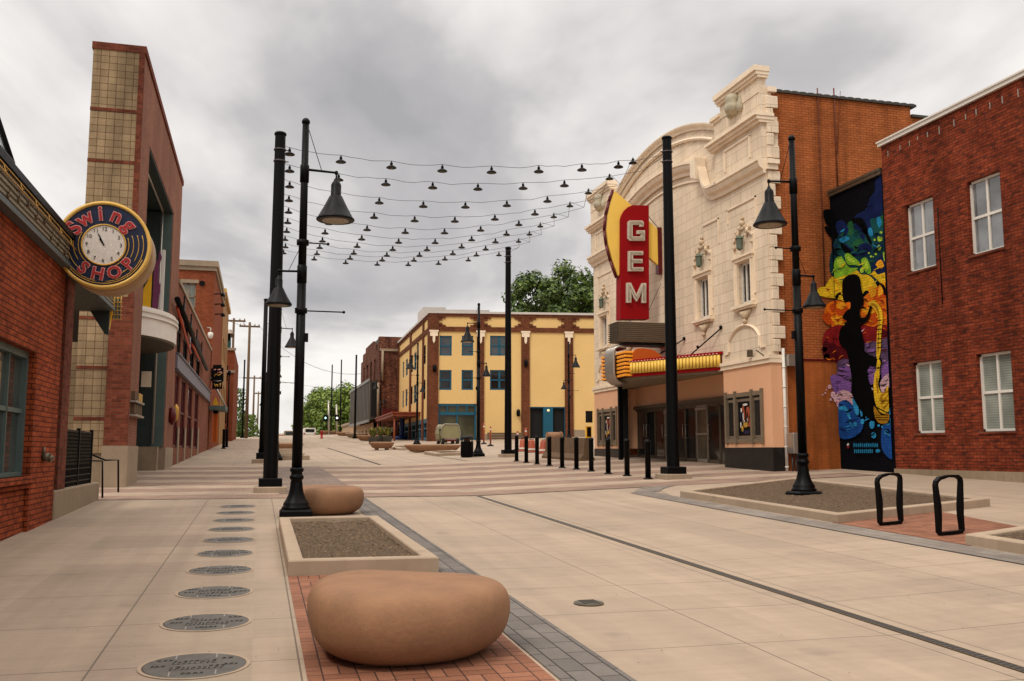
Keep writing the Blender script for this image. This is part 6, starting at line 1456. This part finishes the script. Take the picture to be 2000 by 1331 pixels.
for y0, y1 in ((0, .9), (onS(826, 740)[0]-.7, onS(826, 740)[0]-.1), (onS(803, 740)[0]-.2, onS(803, 740)[0]+.6), (SD-.6, SD)): b.box(-.12, -.0, y0, y1, ZB, ZT-.3)
z1, z0 = fz(900, 639), fz(900, 648); b.box(-.1, SL, -.10, -.0, z0, z1); b.box(-.10, -.0, 0, SD, z0, z1)
z1b, z0b = fz(900, 612), fz(900, 619); b.box(-.1, SL, -.10, 0, z0b, ZT-.02); b.box(-.1, 0, 0, SD, z0b, ZT-.02)
# notched corners of the frieze panels
ed = [fx(856), fx(931), fx(945), fx(1018), fx(1034), fx(1103), fx(1119), SL]
for k in range(0, 8, 2):
    for u, s_ in ((ed[k], 1), (ed[k+1], -1)):
        for q, (du, dz) in enumerate(((.55, .16), (.28, .32))):
            for zz_, dr_ in ((z1, 1), (z0b, -1)): b.box(*sorted((u, u+s_*du)), -.095, 0, *sorted((zz_, zz_+dr_*dz)))
b.build('brown_brick_frame', 'brick_pier', yb)
b = YB_(); b.box(-.2, SL, -.18, .3, ZT-.02, ZT+.16); b.box(-.2, .3, .3, SD, ZT-.02, ZT+.16); b.build('white_coping', 'roofwhite', yb)
b = YB_()
for a_, c_ in piers:
    u = (fx(a_)+fx(c_))/2; zt_ = fz(900, 646); b.box(u-.38, u+.38, -.2, -.12, zt_-.14, zt_); b.box(u-.32, u-.1, -.18, -.12, zt_-.5, zt_-.14); b.box(u+.1, u+.32, -.18, -.12, zt_-.5, zt_-.14)
    b.prism([(u-.12, zt_-.14), (u+.12, zt_-.14), (u+.10, zt_-.9), (u, zt_-1.1), (u-.10, zt_-.9)], 'y', -.19, -.12)
b.build('pier_capital', 'cream', yb)
def ywin(u0, u1, v0, v1, side=False):
    f = YB_(); P = (lambda a_, c_, e, g_: f.box(a_, c_, .06, .14, e, g_)) if not side else (lambda a_, c_, e, g_: f.box(.06, .14, a_, c_, e, g_))
    m_ = .11
    P(u0, u0+m_, v0, v1); P(u1-m_, u1, v0, v1); P(u0, u1, v1-m_, v1); P(u0, u1, v0, v0+m_); P(u0, u1, (v0+v1)/2-.05, (v0+v1)/2+.05)
    if u1-u0 > 1.5 and not side: P((u0+u1)/2-.08, (u0+u1)/2+.08, v0, v1)
    w_ = f.build('window', 'teal_bright', yb)
    f = YB_(); (f.box(u0+.02, u1-.02, .15, .17, v0, v1) if not side else f.box(.15, .17, u0+.02, u1-.02, v0, v1)); f.build('pane', 'glass' if v0 > ZB+6.5 else 'glass_dk', w_)
for w_ in wins: ywin(*w_)
for w_ in sw2: ywin(*w_, side=True)
u0, u1, v0, v1 = store; f = YB_()
ztr = fz(880, 808)
for a_, c_, e, g_ in ((u0, u1, v1-.18, v1), (u0, u1, ztr-.12, ztr+.12), (u0, u0+.1, v0, v1), (u1-.15, u1, v0, v1), (u0, u1, v0, v0+1.2)): f.box(a_, c_, .05, .2, e, g_)
for k in range(1, 4): q = u0+(u1-u0)*k/4; f.box(q-.05, q+.05, .06, .18, ztr if k != 2 else v0, v1)
sf = f.build('shopfront', 'teal_bright', yb); f = YB_(); f.box(u0, u1, .2, .22, v0, v1); f.build('pane', M.setdefault('olive_glass', glass('olive_glass', (.05, .045, .018), .1, .5)), sf)
u0, u1, v0, v1 = door; f = YB_(); f.box(u0+1.1, u0+1.9, .0, .2, v0, v1); f.box(u1-.12, u1, .05, .2, v0, v1); f.box(u0, u1, .05, .2, v1-.1, v1); df = f.build('door_frame', 'teal_bright', yb); f = YB_(); f.box(u0, u1, .3, .4, v0, v1); f.build('dark_opening', 'black_in', df)
f = YB_(); s_ = onP(1071, 802); f.lathe([(0, -.14), (.13, -.08), (.15, 0), (.13, .08), (0, .14)], (s_[0], .1, s_[1]), 10); lm, lt, lbs = newmat('lit_globe'); lbs.inputs['Emission Color'].default_value = (1, .75, .35, 1); lbs.inputs['Emission Strength'].default_value = .8; lbs.inputs['Base Color'].default_value = (.8, .6, .3, 1); f.build('door_lamp', lm, df)
f = YB_(); f.box(sw_[0][0], sw_[0][1], .1, .15, sw_[0][2], sw_[0][3]); f.build('dark_window', 'glass_dk', yb)
f = YB_(); f.box(fx(945), fx(1018), -.1, 0, ZB, fz(980, 848)); f.box(fx(1119), fx(1141), -.06, 0, ZB, fz(1130, 840)); f.build('stone_base', 'granite', yb)
f = YB_(); q = fx(1013); 
for a_, z_ in ((1011, 807), (841+7, 720), (1026, 710)): u, zz_ = onP(a_, z_); f.lathe([(.1, -.3), (.16, -.15), (.16, .15), (.06, .3)], (u, -.25, zz_), 8)
f.build('wall_lantern', 'black', yb)
# street-side shopfront and canopy
f = YB_(); 
for k in range(9): y_ = 1.0+(SD-1.6)*k/8; f.box(.0, .15, y_-.08, y_+.08, ZB, ZB+2.95)
f.box(-.02, .15, .9, SD, ZB+2.6, ZB+2.95); f.box(0, .15, .9, SD, ZB, ZB+1.4); f.box(0, .15, .9, SD, ZB+2.1+.0, ZB+2.2); f2 = f.build('side_shopfront', 'teal_bright', yb); f = YB_(); f.box(.16, .2, .9, SD, ZB, ZB+2.9); f.build('pane', 'glass_dk', f2)
f = YB_(); y0 = onS(822, 740)[0]; y1 = SD-1.0; zc = ZB+3.0; f.box(-2.4, 0, y0, y1, zc+.3, zc+.62); f.box(-2.5, 0, y0-.1, y1+.1, zc+.55, zc+.66); f.build('street_canopy', M.setdefault('rust', plain('rust_red_paint', (.30, .08, .03), .6)), yb)
f = YB_(); f.tube((-2.2, y0+.3, ZB), (-2.2, y0+.3, zc+.3), .08); f.tube((-2.2, y1-.3, ZB), (-2.2, y1-.3, zc+.3), .08); f.build('canopy_post', 'rust' if 'rust' in M else 'wood', yb)
f = YB_(); 
for (a_, c_, t0, t1, dy, hh) in ((852, 893, 598, 610, 8, 0), (910, 1000, 590, 606, 14, 0)):
    u0, zt_ = onP(a_, t0); u1, _ = onP(c_, t0); f.box(u0*1.1, u1*1.15, dy, dy+4, ZT-.5, ZT+(1.7 if a_ < 900 else 2.4))
f.build('rooftop_unit', 'roofwhite', yb)

# old brown brick building behind
oc = onY(741, 663, 99.); OX = oc[0]; OZ = oc[1]
ob = T('old_brick_building', 'old brown brick building with a stepped parapet and dark metal screen', 'building', (OX, 100, 2.6))
OY1 = onX(705.5, 700, OX)[0]
b = MB(); b.wall('x', OX, -1, .4, 99, OY1, 1.5, OZ-.9, [(99+3+k*3.6, 99+4.6+k*3.6, 9.0, 11.4) for k in range(5) if 99+5+k*3.6 < OY1]); b.box(OX+.4, OX+14, 99, 99.4, 1.5, OZ-2.2); b.box(OX, OX+.4, 99, 100.2, OZ-.9, OZ+.3); b.box(OX, OX+.4, 102, OY1-2, OZ-.9, OZ-.1); b.box(OX, OX+.4, 104.5, OY1-5, OZ-.1, OZ+.4)
b.box(OX, OX+3.0, 98.98, 99.1, OZ-2.3, OZ+.3); b.build('brick_wall', 'brick_far', ob)
b = MB(); b.box(OX+.5, OX+.6, 99.6, OY1, 2, OZ-2); b.build('dark_inside', 'glass_dk', ob)
x0, z0 = onY(742, 681, 99.8); x1, z1 = onY(774, 660, 99.8); b = MB(); b.box(x0, x1, 99.8, 106, z0-.1, z1); b.box(x0, x0+3.6, 99.6, 107, z0-.3, z0-.1); b.build('mansard_roof', 'roofgrey', ob)
b = MB()
for px, py0, py1 in ((747.5, 685, 745), (739, 748, 815)): xa, za = onY(px, py0, 98.9); xb, zb = onY(px, py1, 98.9); b.tube((xa, 98.85, za), (xa, 98.85, zb), .13, n=8)
xa, za = onY(742, 683, 98.9); b.box(xa, xa+3.4, 98.8, 98.98, za-.15, za+.1); b.build('downpipe', 'granite', ob)
b = MB(); xa, za = onY(748, 815, 98.9); xb, zb = onY(783, 800, 98.9); b.box(xa, xb+2, 98.85, 98.99, za-.2, zb); b.build('red_painted_band', 'dkred', ob)
XSN = OX-.8; y0, zb0 = onX(722, 819, XSN); _, zt0 = onX(722, 745, XSN); y1, _ = onX(684, 765, XSN)
b = MB(); b.box(XSN, OX-.02, y0, y1, zb0, zt0); sc_ = b.build('metal_screen', 'screen_metal', ob)
b = MB(); n = 16
for k in range(n): y_ = y0+(y1-y0)*k/n; b.box(XSN-.06, XSN, y_, y_+.1, zb0, zt0)
b.box(XSN-.1, XSN+.0, y0-.1, y1, zt0, zt0+.3); b.box(XSN-.1, XSN+.0, y0-.1, y1, zb0-.3, zb0); b.build('screen_fins', 'bronze_frame', sc_)
b = MB(); b.box(XSN+.12, OX-.1, y0-.06, y0+.02, zb0+.3, zt0-.2); b.build('screen_opening', 'black_in', ob)
b = MB(); b.wall('x', XSN+.5, -1, .4, y0+.5, y1+6, 1, zb0-.31, [(y0+3+k*4, y0+4.6+k*4, 1, zb0-1.0) for k in range(4)]); b.box(XSN+.5, OX, y0+.5, y0+.9, 1, zb0-.3); b.build('ground_floor_wall', plain('tan_render', (.47, .31, .18), .8, 0, .12, 1), ob)
b = MB(); b.box(XSN+.95, XSN+1.0, y0+1, y1+5, 1, zb0-.6); b.build('doorways', 'black_in', ob)
t = T('flat_roof_shop', 'low beige shop end beyond the metal screen', 'building', (XSN, y1+10, 3)); b = MB(); b.box(XSN+.6, XSN+10, y1+6.1, y1+18, 1, zb0+.2); b.build('wall', plain('beige_render', (.42, .30, .19), .8), t); b = MB(); b.box(XSN+.4, XSN+10, y1+6.0, y1+18, zb0+.2, zb0+.5); b.build('parapet', 'granite', t)

# =====================================================  TREES
def tree(label, x, y, z, H, rx, rz_, n=2600, leaf=.32, mat='leafy', seed=1, grp='green trees at the end of the street', trunk=.3, ncl=42, ls=None):
    rnd = random.Random(seed); t = T('broadleaf_tree', label, 'tree', (x, y, z), grp)
    b = MB(); hb = H-2*rz_; hb = max(hb, H*.15); cz = z+H-rz_
    b.tube((x, y, z-.3), (x+.1, y, z+hb+.5), trunk, trunk*.65, 10)
    cl = []
    for k in range(ncl):
        while True:
            a_ = (rnd.uniform(-1, 1), rnd.uniform(-1, 1), rnd.uniform(-1, 1)); L = math.sqrt(sum(q*q for q in a_))
            if .35 < L < 1: break
        c = Vector((x+a_[0]*rx*.86, y+a_[1]*rx*.86, cz+a_[2]*rz_*.86)); cl.append((c, rnd.uniform(.16, .34)*rx))
        if k % 3 == 0: m_ = Vector((x, y, cz-rz_*.7)).lerp(c, .5)+Vector((0, 0, -.3)); b.ptube([(x, y, z+hb*.8), m_, c], trunk*.16, 5)
    b.build('trunk', 'bark', t)
    b = MB()
    for k in range(n):
        c, r = rnd.choice(cl)
        while True:
            v = Vector((rnd.gauss(0, 1), rnd.gauss(0, 1), rnd.gauss(0, .75)))
            if v.length > 1e-3: break
        p = c+v.normalized()*r*rnd.uniform(.55, 1.05)*Vector((1, 1, .8)).length/1.62
        nrm = (v.normalized()+Vector((rnd.uniform(-.6, .6), rnd.uniform(-.6, .6), rnd.uniform(-.2, .8)))).normalized(); a_ = nrm.orthogonal().normalized(); a_.rotate(Matrix.Rotation(rnd.uniform(0, 6.28), 3, nrm)); e = nrm.cross(a_); L = leaf*rnd.uniform(.6, 1.3)
        b.add([p-a_*L*.5, p+e*L*.28, p+a_*L*.5, p-e*L*.28], [(0, 1, 2, 3)])
    me = b; o = MB.build(b, 'crown', mat, t)
    return t
# (merging duplicate vertices is harmless: leaves do not touch)
def tr(px_c, py_top, Y, H, rx, **k):
    x, zt_ = onY(px_c, py_top, Y); z = zt_-H; return tree(x=x, y=Y, z=z, H=H, rx=rx, rz_=H*.42, **k)
tr(1050, 512, 112, 17, 4.3, mat='leaf_mid', label='large green tree behind the yellow building, left crown', n=9000, leaf=.55, seed=11, ncl=70)
tr(1110, 506, 116, 18, 5.6, mat='leaf_mid', label='large green tree behind the yellow building, right crown', n=11000, leaf=.55, seed=12, ncl=80)
tr(1175, 530, 114, 17, 5.0, mat='leaf_mid', label='large green tree just left of the theatre corner', n=5000, leaf=.6, seed=13, ncl=60)
for i, (px, py, Y, H, rx, lab) in enumerate(((612, 777, 186, 9.5, 4.2, 'leftmost and lowest green tree at the end of the street'), (632, 756, 178, 11, 4.6, 'second green tree from the left at the end of the street'), (655, 748, 172, 12, 4.8, 'third green tree from the left at the end of the street'),
                                (680, 739, 166, 13, 5.0, 'tall green tree touching the dark metal screen'), (703, 745, 176, 13, 5.0, 'green tree partly hidden by the dark metal screen'))):
    tr(px, py, Y, H, rx, label=lab, n=5200, leaf=.62, seed=30+i, ncl=60, mat='leafy')
def bush(label, x, y, z, r, h, mat='leaf_dk', n=500, leaf=.2, seed=1):
    rnd = random.Random(seed); t = T('bush', label, 'bush', (x, y, z)); b = MB(); b.tube((x, y, z), (x, y, z+h*.5), .05)
    b.build('stem', 'bark', t); b = MB()
    for k in range(n):
        a_ = rnd.uniform(0, 6.28); rr = r*math.sqrt(rnd.random()); zz_ = rnd.random(); p = Vector((x+rr*math.cos(a_)*(1-zz_*.4), y+rr*math.sin(a_)*(1-zz_*.4), z+h*zz_)); v = Vector((rnd.uniform(-1, 1), rnd.uniform(-1, 1), rnd.uniform(-.5, 1))).normalized(); q = v.orthogonal().normalized(); e = v.cross(q); L = leaf*rnd.uniform(.6, 1.3)
        b.add([p-q*L*.5, p+e*L*.3, p+q*L*.5, p-e*L*.3], [(0, 1, 2, 3)])
    b.build('foliage', mat, t)
for px, py, r, h, lab, mt in ((461, 850, 1.6, 6.5, 'dark leafy bush at the far end of the left sidewalk', 'leaf_dk'), (482, 850, 1.8, 3.0, 'small green bush by the far utility pole', 'leafy')):
    x, y, z = G(px, py+4); bush(lab, x, y, z, r, h, mt, 900, .4, 5)
def grass_pot(lab, px, py, sc, col_='yellow_leaf'):
    x, y, z = G(px, py); t = T('potted_grass', lab, 'potted plant', (x, y, z), 'pots of spiky grass on the far pavement'); MB().lathe([(.38*sc, 0), (.5*sc, .7*sc), (.54*sc, .75*sc), (.45*sc, .75*sc)], (x, y, z), 12).build('pot', 'roofgrey', t)
    rnd = random.Random(px); b = MB()
    for k in range(90):
        a_ = rnd.uniform(0, 6.28); L = rnd.uniform(.6, 1.15)*sc; o = rnd.uniform(.2, .6)*sc; w_ = .05*sc; dx, dy = math.cos(a_), math.sin(a_)
        p0 = Vector((x+dx*.1, y+dy*.1, z+.7*sc)); p1 = p0+Vector((dx*o*.5, dy*o*.5, L*.7)); p2 = p0+Vector((dx*o*1.3, dy*o*1.3, L)); n_ = Vector((-dy, dx, 0))*w_
        b.add([p0-n_, p0+n_, p1+n_, p1-n_, p2], [(0, 1, 2, 3), (3, 2, 4)])
    b.build('leaves', M.setdefault(col_, foliage(col_, (.015, .03, .006), (.07, .09, .015), (.45, .36, .04))), t)
grass_pot('grey pot of yellow striped grass left of the bowl seat', 728, 868, .72); grass_pot('pot of dark and yellow grass behind the bowl seat', 743, 866, .75); grass_pot('pot of spiky grass right of the lamp post base', 757, 866, .75)

# =====================================================  SMALL FAR THINGS
x, y, z = G(783, 859); t = T('blue_post', 'royal blue column on a round blue foot beside the yellow building', 'post', (x, y, z))
MB().lathe([(.62, 0), (.66, .1), (.62, .28), (.5, .32)], (x, y, z), 20).build('foot', 'blue', t); MB().lathe([(.26, .3), (.20, .5), (.22, 1.3), (.26, 1.9), (.2, 2.2), (.08, 2.35)], (x+.1, y, z), 16).build('column', 'blue', t)
b = MB(); b.tube((x-.1, y, z+1.7), (x-.5, y, z+1.6), .07); b.lathe([(.08, 0), (.12, .1), (.12, .35), (.06, .4)], (x-.5, y, z+1.2), 10); b.build('side_arm', 'blue', t)
# small covered cart / van parked by the shopfront
vx, vy, vz = G(874, 868); vx += .2; t = T('utility_cart', 'small olive covered utility cart parked before the shopfront', 'cart', (vx, vy, vz))
b = MB(); rr_ = [(-.62, .35), (.66, .35), (.70, .75), (.60, 1.22), (.48, 1.38), (-.42, 1.38), (-.56, 1.24), (-.68, .75)]
b.prism([(vx+a_, vz+c_) for a_, c_ in rr_], 'y', vy, vy+2.2); b.build('body_cover', 'greygreen', t)
b = MB(); b.ptube([(vx+a_*1.02, vy-.03, vz+c_*1.01) for a_, c_ in rr_]+[(vx+rr_[0][0], vy-.03, vz+rr_[0][1])], .03, 6); b.ptube([(vx+a_*1.02, vy+2.2, vz+c_*1.01) for a_, c_ in rr_], .03, 6); b.build('frame_tube', 'silver', t)
b = MB(); b.box(vx-.6, vx+.62, vy-.05, vy+2.4, vz+.22, vz+.40); b.build('chassis', 'dkred', t)
for sx in (-.52, .52):
    for sy in (.1, 1.8):
        b = MB(); b.tube((vx+sx-.09, vy+sy, vz+.22), (vx+sx+.09, vy+sy, vz+.22), .22, n=16); w_ = b.build('wheel', 'rubber', t); b = MB(); b.tube((vx+sx-.1, vy+sy, vz+.22), (vx+sx+.1, vy+sy, vz+.22), .1, n=12); b.build('hub', 'silver', w_)
# construction things at the cross street
def delin(px, py, lab, hh=1.15):
    x, y, z = G(px, py); t = T('delineator_post', lab, 'traffic post', (x, y, z), 'orange traffic posts by the cross street'); MB().lathe([(.22, 0), (.2, .05), (.07, .12)], (x, y, z), 10).build('foot', 'rubber', t); MB().lathe([(.05, .1), (.05, hh*.85), (.03, hh*.87)], (x, y, z), 10).build('tube', 'traffic_red', t)
    MB().lathe([(.054, hh*.7), (.054, hh*.76)], (x, y, z), 10).build('reflective_band', 'white', t)
delin(958, 872, 'orange traffic post right of the far lamp post', 1.4); delin(945, 868, 'reddish traffic post by the brown pier', 1.6); delin(1011, 880, 'orange traffic post just right of the far string pole'); delin(1027, 878, 'orange traffic post between the far bollards', 1.3)
for i, (px, py, lab) in enumerate(((1022, 882, 'orange traffic barrel left of the far bollards'), (1038, 884, 'orange traffic barrel behind the second farthest bollard'), (1062, 886, 'orange traffic barrel beside the concrete blocks'))):
    x, y, z = G(px, py); t = T('traffic_barrel', lab, 'traffic barrel', (x, y, z), 'orange traffic barrels by the cross street'); MB().lathe([(.28, 0), (.28, .05), (.22, .07), (.20, .28), (.18, .31), (.16, .54), (.14, .56), (.08, .6)], (x, y, z), 16).build('barrel', 'traffic_red', t)
    MB().lathe([(.222, .10), (.21, .18)], (x, y, z), 16).build('white_stripe', 'white', t); b = MB(); b.tube((x-.1, y, z+.61), (x+.1, y, z+.61), .02); b.build('handle', 'rubber', t)
bp = [G(1071, 895), G(1148, 901)]
x0, y0, z0 = bp[0]; x1, y1, z1 = bp[1]
t = T('concrete_barrier', 'long low brown concrete barrier behind the bollards', 'barrier', (x0, y0, z0)); dv = Vector((x1-x0, y1-y0, 0)); L = dv.length; dv.normalize(); nv = Vector((-dv.y, dv.x, 0))
def bar(b, s0, s1, hh, prof):
    vs = []
    for s_ in (s0, s1):
        for o_, zz_ in prof: p = Vector((x0, y0, 0))+dv*s_+nv*o_; vs.append((p.x, p.y, z0+(z1-z0)*s_/L+zz_*hh))
    n = len(prof); b.add(vs, [tuple(range(n)), tuple(range(2*n-1, n-1, -1))]+[(i, i+n, (i+1) % n+n, (i+1) % n) for i in range(n)])
pf = [(-.3, -.1), (-.3, .1), (-.16, .3), (-.1, 1), (.1, 1), (.16, .3), (.3, .1), (.3, -.1)]
for k in range(2): b = MB(); bar(b, L*k/2+.02, L*(k+1)/2-.02, .84, pf); b.build('barrier_block', 'wood', t)
x, y, z = onY(1080, 858, 60)[0], 60, onY(1080, 858, 60)[1]; t = T('clay_pipe', 'short fat terracotta pipe lying above the barrier', 'pipe', (x, y, z)); b = MB(); b.tube((x-.4, y, z+.22), (x+.55, y+.2, z+.22), .24, n=20); b.build('pipe_barrel', 'pebble', t); b = MB(); b.tube((x+.55, y+.2, z+.22), (x+.62, y+.22, z+.22), .28, n=20); b.build('pipe_collar', 'pebble', t)
b = MB(); b.box(x-.5, x+.7, y-.1, y+.4, gz(x, y)-.3, z-.0); b.build('support', 'oldconc', t)
x, y, z = G(1149, 889); t = T('teal_post_box', 'narrow sea blue box with a dark screen at the theatre corner', 'kiosk', (x, y, z)); b = MB(); b.bbox(x-.07, x+.07, y-.1, y+.1, z, z+.72, .01); b.build('body', 'teal_box', t); b = MB(); b.box(x-.08, x+.10, y-.11, y-.09, z+.78, z+1.18); b.build('screen', 'black', t); b = MB(); b.box(x-.10, x+.12, y-.09, y+.05, z+.72, z+1.22); b.build('screen_housing', 'yellowfin', t)
# stepped timber fence at the yellow building base
t = T('board_fence', 'low stack of grey-brown boards against the yellow wall', 'fence', (16, 73, 2))
b = MB()
for k in range(5):
    u0, z0_ = onP(946, 868-k*4.6); u1, _ = onP(1016, 868-k*4.6); q0 = C0+d_*u0-e_*1.2; q1 = C0+d_*u1-e_*1.2
    b.add([(q0.x, q0.y, z0_), (q1.x, q1.y, z0_), (q1.x, q1.y, z0_+.15), (q0.x, q0.y, z0_+.15), (q0.x, q0.y+.06, z0_), (q1.x, q1.y+.06, z0_), (q1.x, q1.y+.06, z0_+.15), (q0.x, q0.y+.06, z0_+.15)], [(0, 1, 2, 3), (7, 6, 5, 4), (0, 4, 5, 1), (1, 5, 6, 2), (2, 6, 7, 3), (3, 7, 4, 0)])
b.build('boards', 'wood', t)
# utility poles and wires
def upole(px, ptop, pbot, Y, arm, lab, r=.16):
    x, zt_ = onY(px[0], ptop, Y); x2, _ = onY(px[1], ptop, Y); z = gz(x, Y)-.5; t = T('utility_pole', lab, 'utility pole', (x, Y, z), 'wooden utility poles up the street')
    MB().tube((x, Y, z), (x, Y, zt_), r*1.2, r*.8, 12).build('pole', 'wood', t); b = MB()
    for k, (dz, hw) in enumerate(arm): b.box(x-hw, x+hw, Y-.08, Y+.08, zt_-dz-.1, zt_-dz+.1)
    ar = b.build('crossarm', 'wood', t); b = MB()
    for dz, hw in arm:
        for q in (-.9, -.5, .5, .9): b.lathe([(.07, 0), (.09, .1), (.05, .25)], (x+hw*q, Y, zt_-dz+.1), 8)
    b.build('insulator', 'silver', ar); return (x, Y, zt_)
u1 = upole((457, 457), 622, 850, 112, [(.3, 1.3)], 'utility pole rising behind the far left brick building')
u2 = upole((488, 488), 630, 850, 118, [(.5, 1.2)], 'tallest free-standing utility pole left of the string poles', .18)
u3 = upole((497, 497), 734, 850, 158, [(.4, 1.8)], 'lower far utility pole with a wide crossarm')
u4 = upole((505, 505), 765, 850, 190, [(.4, .9)], 'smallest farthest utility pole')
b = MB(); b.lathe([(.3, 0), (.33, .1), (.33, .9), (.2, 1.0)], (u1[0]-.5, u1[1], u1[2]-2.3), 10); t = T('transformer', 'grey transformer drum on the left utility pole', 'transformer', (u1[0]-.5, u1[1], u1[2]-2.3)); b.build('drum', 'silver', t); b = MB(); b.box(u1[0]-.3, u1[0], u1[1]-.05, u1[1]+.05, u1[2]-1.8, u1[2]-1.6); b.build('bracket', 'galv', t)
def wire(a_, c_, lab, sag=.8, r=.022):
    a_, c_ = Vector(a_), Vector(c_); pts = [a_.lerp(c_, k/12)+Vector((0, 0, -sag*4*(k/12)*(1-k/12))) for k in range(13)]; b = MB(); b.ptube(pts, r, 4); tag(b.build('overhead_wire', 'galv'), lab, 'wire', 'thin overhead wires')
wire((u2[0]-1.1, 118, u2[2]-.4), (-12, 70, 17), 'upper overhead wire from the tall utility pole to the left'); wire((u1[0]+1.2, 112, u1[2]-.2), (u2[0]-1, 118, u2[2]-.4), 'short overhead wire between the two tall utility poles', .2)
wire((u2[0]+1.1, 118, u2[2]-.4), (OX+.2, 104, OZ-3.0), 'long overhead wire from the tall utility pole to the old brick building', 2.2, .02); wire((u3[0]-1.7, 158, u3[2]-.3), (u3[0]-14, 150, u3[2]-.5), 'lower overhead wire at the left pole arm', .5); wire((u3[0]+1.7, 158, u3[2]-.3), (u3[0]+22, 190, u3[2]+.5), 'low overhead wire crossing to the green trees', .8)
# traffic signals, far vehicles, hydrant
for px, ytop, lab in ((478.5, 803, 'small dark traffic signal beyond the left sidewalk'), (605, 0, None)):
    if lab is None: continue
    x, zt_ = onY(px, ytop, 140); t = T('traffic_signal', lab, 'traffic signal', (x, 140, zt_)); b = MB(); b.box(x-.25, x+.25, 139.8, 140.2, zt_-1.2, zt_); b.build('housing', 'black', t); b = MB(); b.tube((x, 140.1, gz(x, 140)-.2), (x, 140.1, zt_-1.2), .08); b.build('post', 'black', t)
for px0, ptop, pb, lab, lit in ((641.5, 783, 850, 'pale leaning pole with a green signal among the trees, left one', 1), (657, 790, 850, 'pale pole with a white signal among the trees, right one', 0)):
    x, zt_ = onY(px0, ptop, 150); t = T('signal_pole', lab, 'traffic signal', (x, 150, zt_)); MB().tube((x+.2, 150, gz(x, 150)-.3), (x, 150, zt_), .16, .12).build('pole', 'silver', t); xs, zs_ = onY(px0+(-7 if lit else 0)+1, 817, 150); b = MB(); b.box(xs-.35, xs+.35, 149.7, 150, zs_-.5, zs_+.5); b.build('housing', 'black', t)
    m_, mt_, mb_ = newmat('signal_lens'); mb_.inputs['Emission Color'].default_value = (.2, .9, .75, 1) if lit else (1, 1, .9, 1); mb_.inputs['Emission Strength'].default_value = 1.2; MB().lathe([(0, -.2), (.2, 0), (0, .2)], (xs, 149.65, zs_), 10).build('lit_lens', m_, t)
def vehicle(px, py, L, H, colr, lab, cat='truck', boxy=True):
    x, y, z = G(px, py); t = T('parked_truck' if boxy else 'parked_car', lab, cat, (x, y, z)); W = L
    b = MB()
    if boxy: b.prism([(x-W/2, z+.5), (x+W/2, z+.5), (x+W/2, z+H*.55), (x+W*.42, z+H), (x-W*.42, z+H), (x-W/2, z+H*.55)], 'y', y, y+4.5)
    else: b.prism([(x-W/2, z+.35), (x+W/2, z+.35), (x+W/2, z+H*.55), (x+W*.36, z+H*.97), (x+W*.3, z+H), (x-W*.3, z+H), (x-W*.36, z+H*.97), (x-W/2, z+H*.55)], 'y', y, y+4.4)
    b.build('body', colr, t)
    b = MB(); b.box(x-W*.34, x+W*.34, y-.03, y, z+H*.58, z+H*.88); b.build('rear_window', 'glass_dk', t)
    for s_ in (-1, 1):
        b = MB(); b.box(x+s_*W*.42-.12, x+s_*W*.42+.12, y-.04, y, z+H*.38, z+H*.5); b.build('tail_light', 'red', t)
        for dy in (.8, 3.6): b = MB(); b.tube((x+s_*W*.4-.12, y+dy, z+.36), (x+s_*W*.4+.12, y+dy, z+.36), .36, n=14); b.build('wheel', 'rubber', t)
    b = MB(); b.box(x-W/2, x+W/2, y-.12, y, z+.4, z+.6); b.build('bumper', 'silver', t)
vehicle(605, 848.5, 2.2, 1.75, 'white', 'white pickup seen from behind at the crest, right of the near lamp post'); vehicle(566, 848.5, 2.2, 1.8, 'granite', 'beige van seen from behind at the crest, left of the near lamp post', 'van')
vehicle(689, 847, 2.4, 2.0, 'dkred', 'dark red car beside the dark metal screen', 'car', False); vehicle(468, 849, 2.0, 1.5, 'black', 'black car at the far end of the left sidewalk', 'car', False)
x, y, z = G(548, 849); t = T('striped_barrier', 'orange and white striped barrier at the crest', 'barrier', (x, y, z))
for k in range(5): b = MB(); b.box(x-.5, x+.5, y, y+.3, z+.25*k, z+.25*(k+1)); b.build('stripe', 'traffic_red' if k % 2 else 'white', t)
x, y, z = G(628, 857); t = T('fire_hydrant', 'tiny red hydrant on the far right kerb', 'hydrant', (x, y, z)); MB().lathe([(.2, 0), (.2, .08), (.13, .1), (.13, .7), (.16, .72), (.12, .86), (.04, .95)], (x, y, z), 12).build('barrel', 'neonred', t); b = MB(); b.tube((x-.25, y, z+.5), (x+.25, y, z+.5), .07); b.build('outlet', 'neonred', t)
bpy.context.view_layer.update()
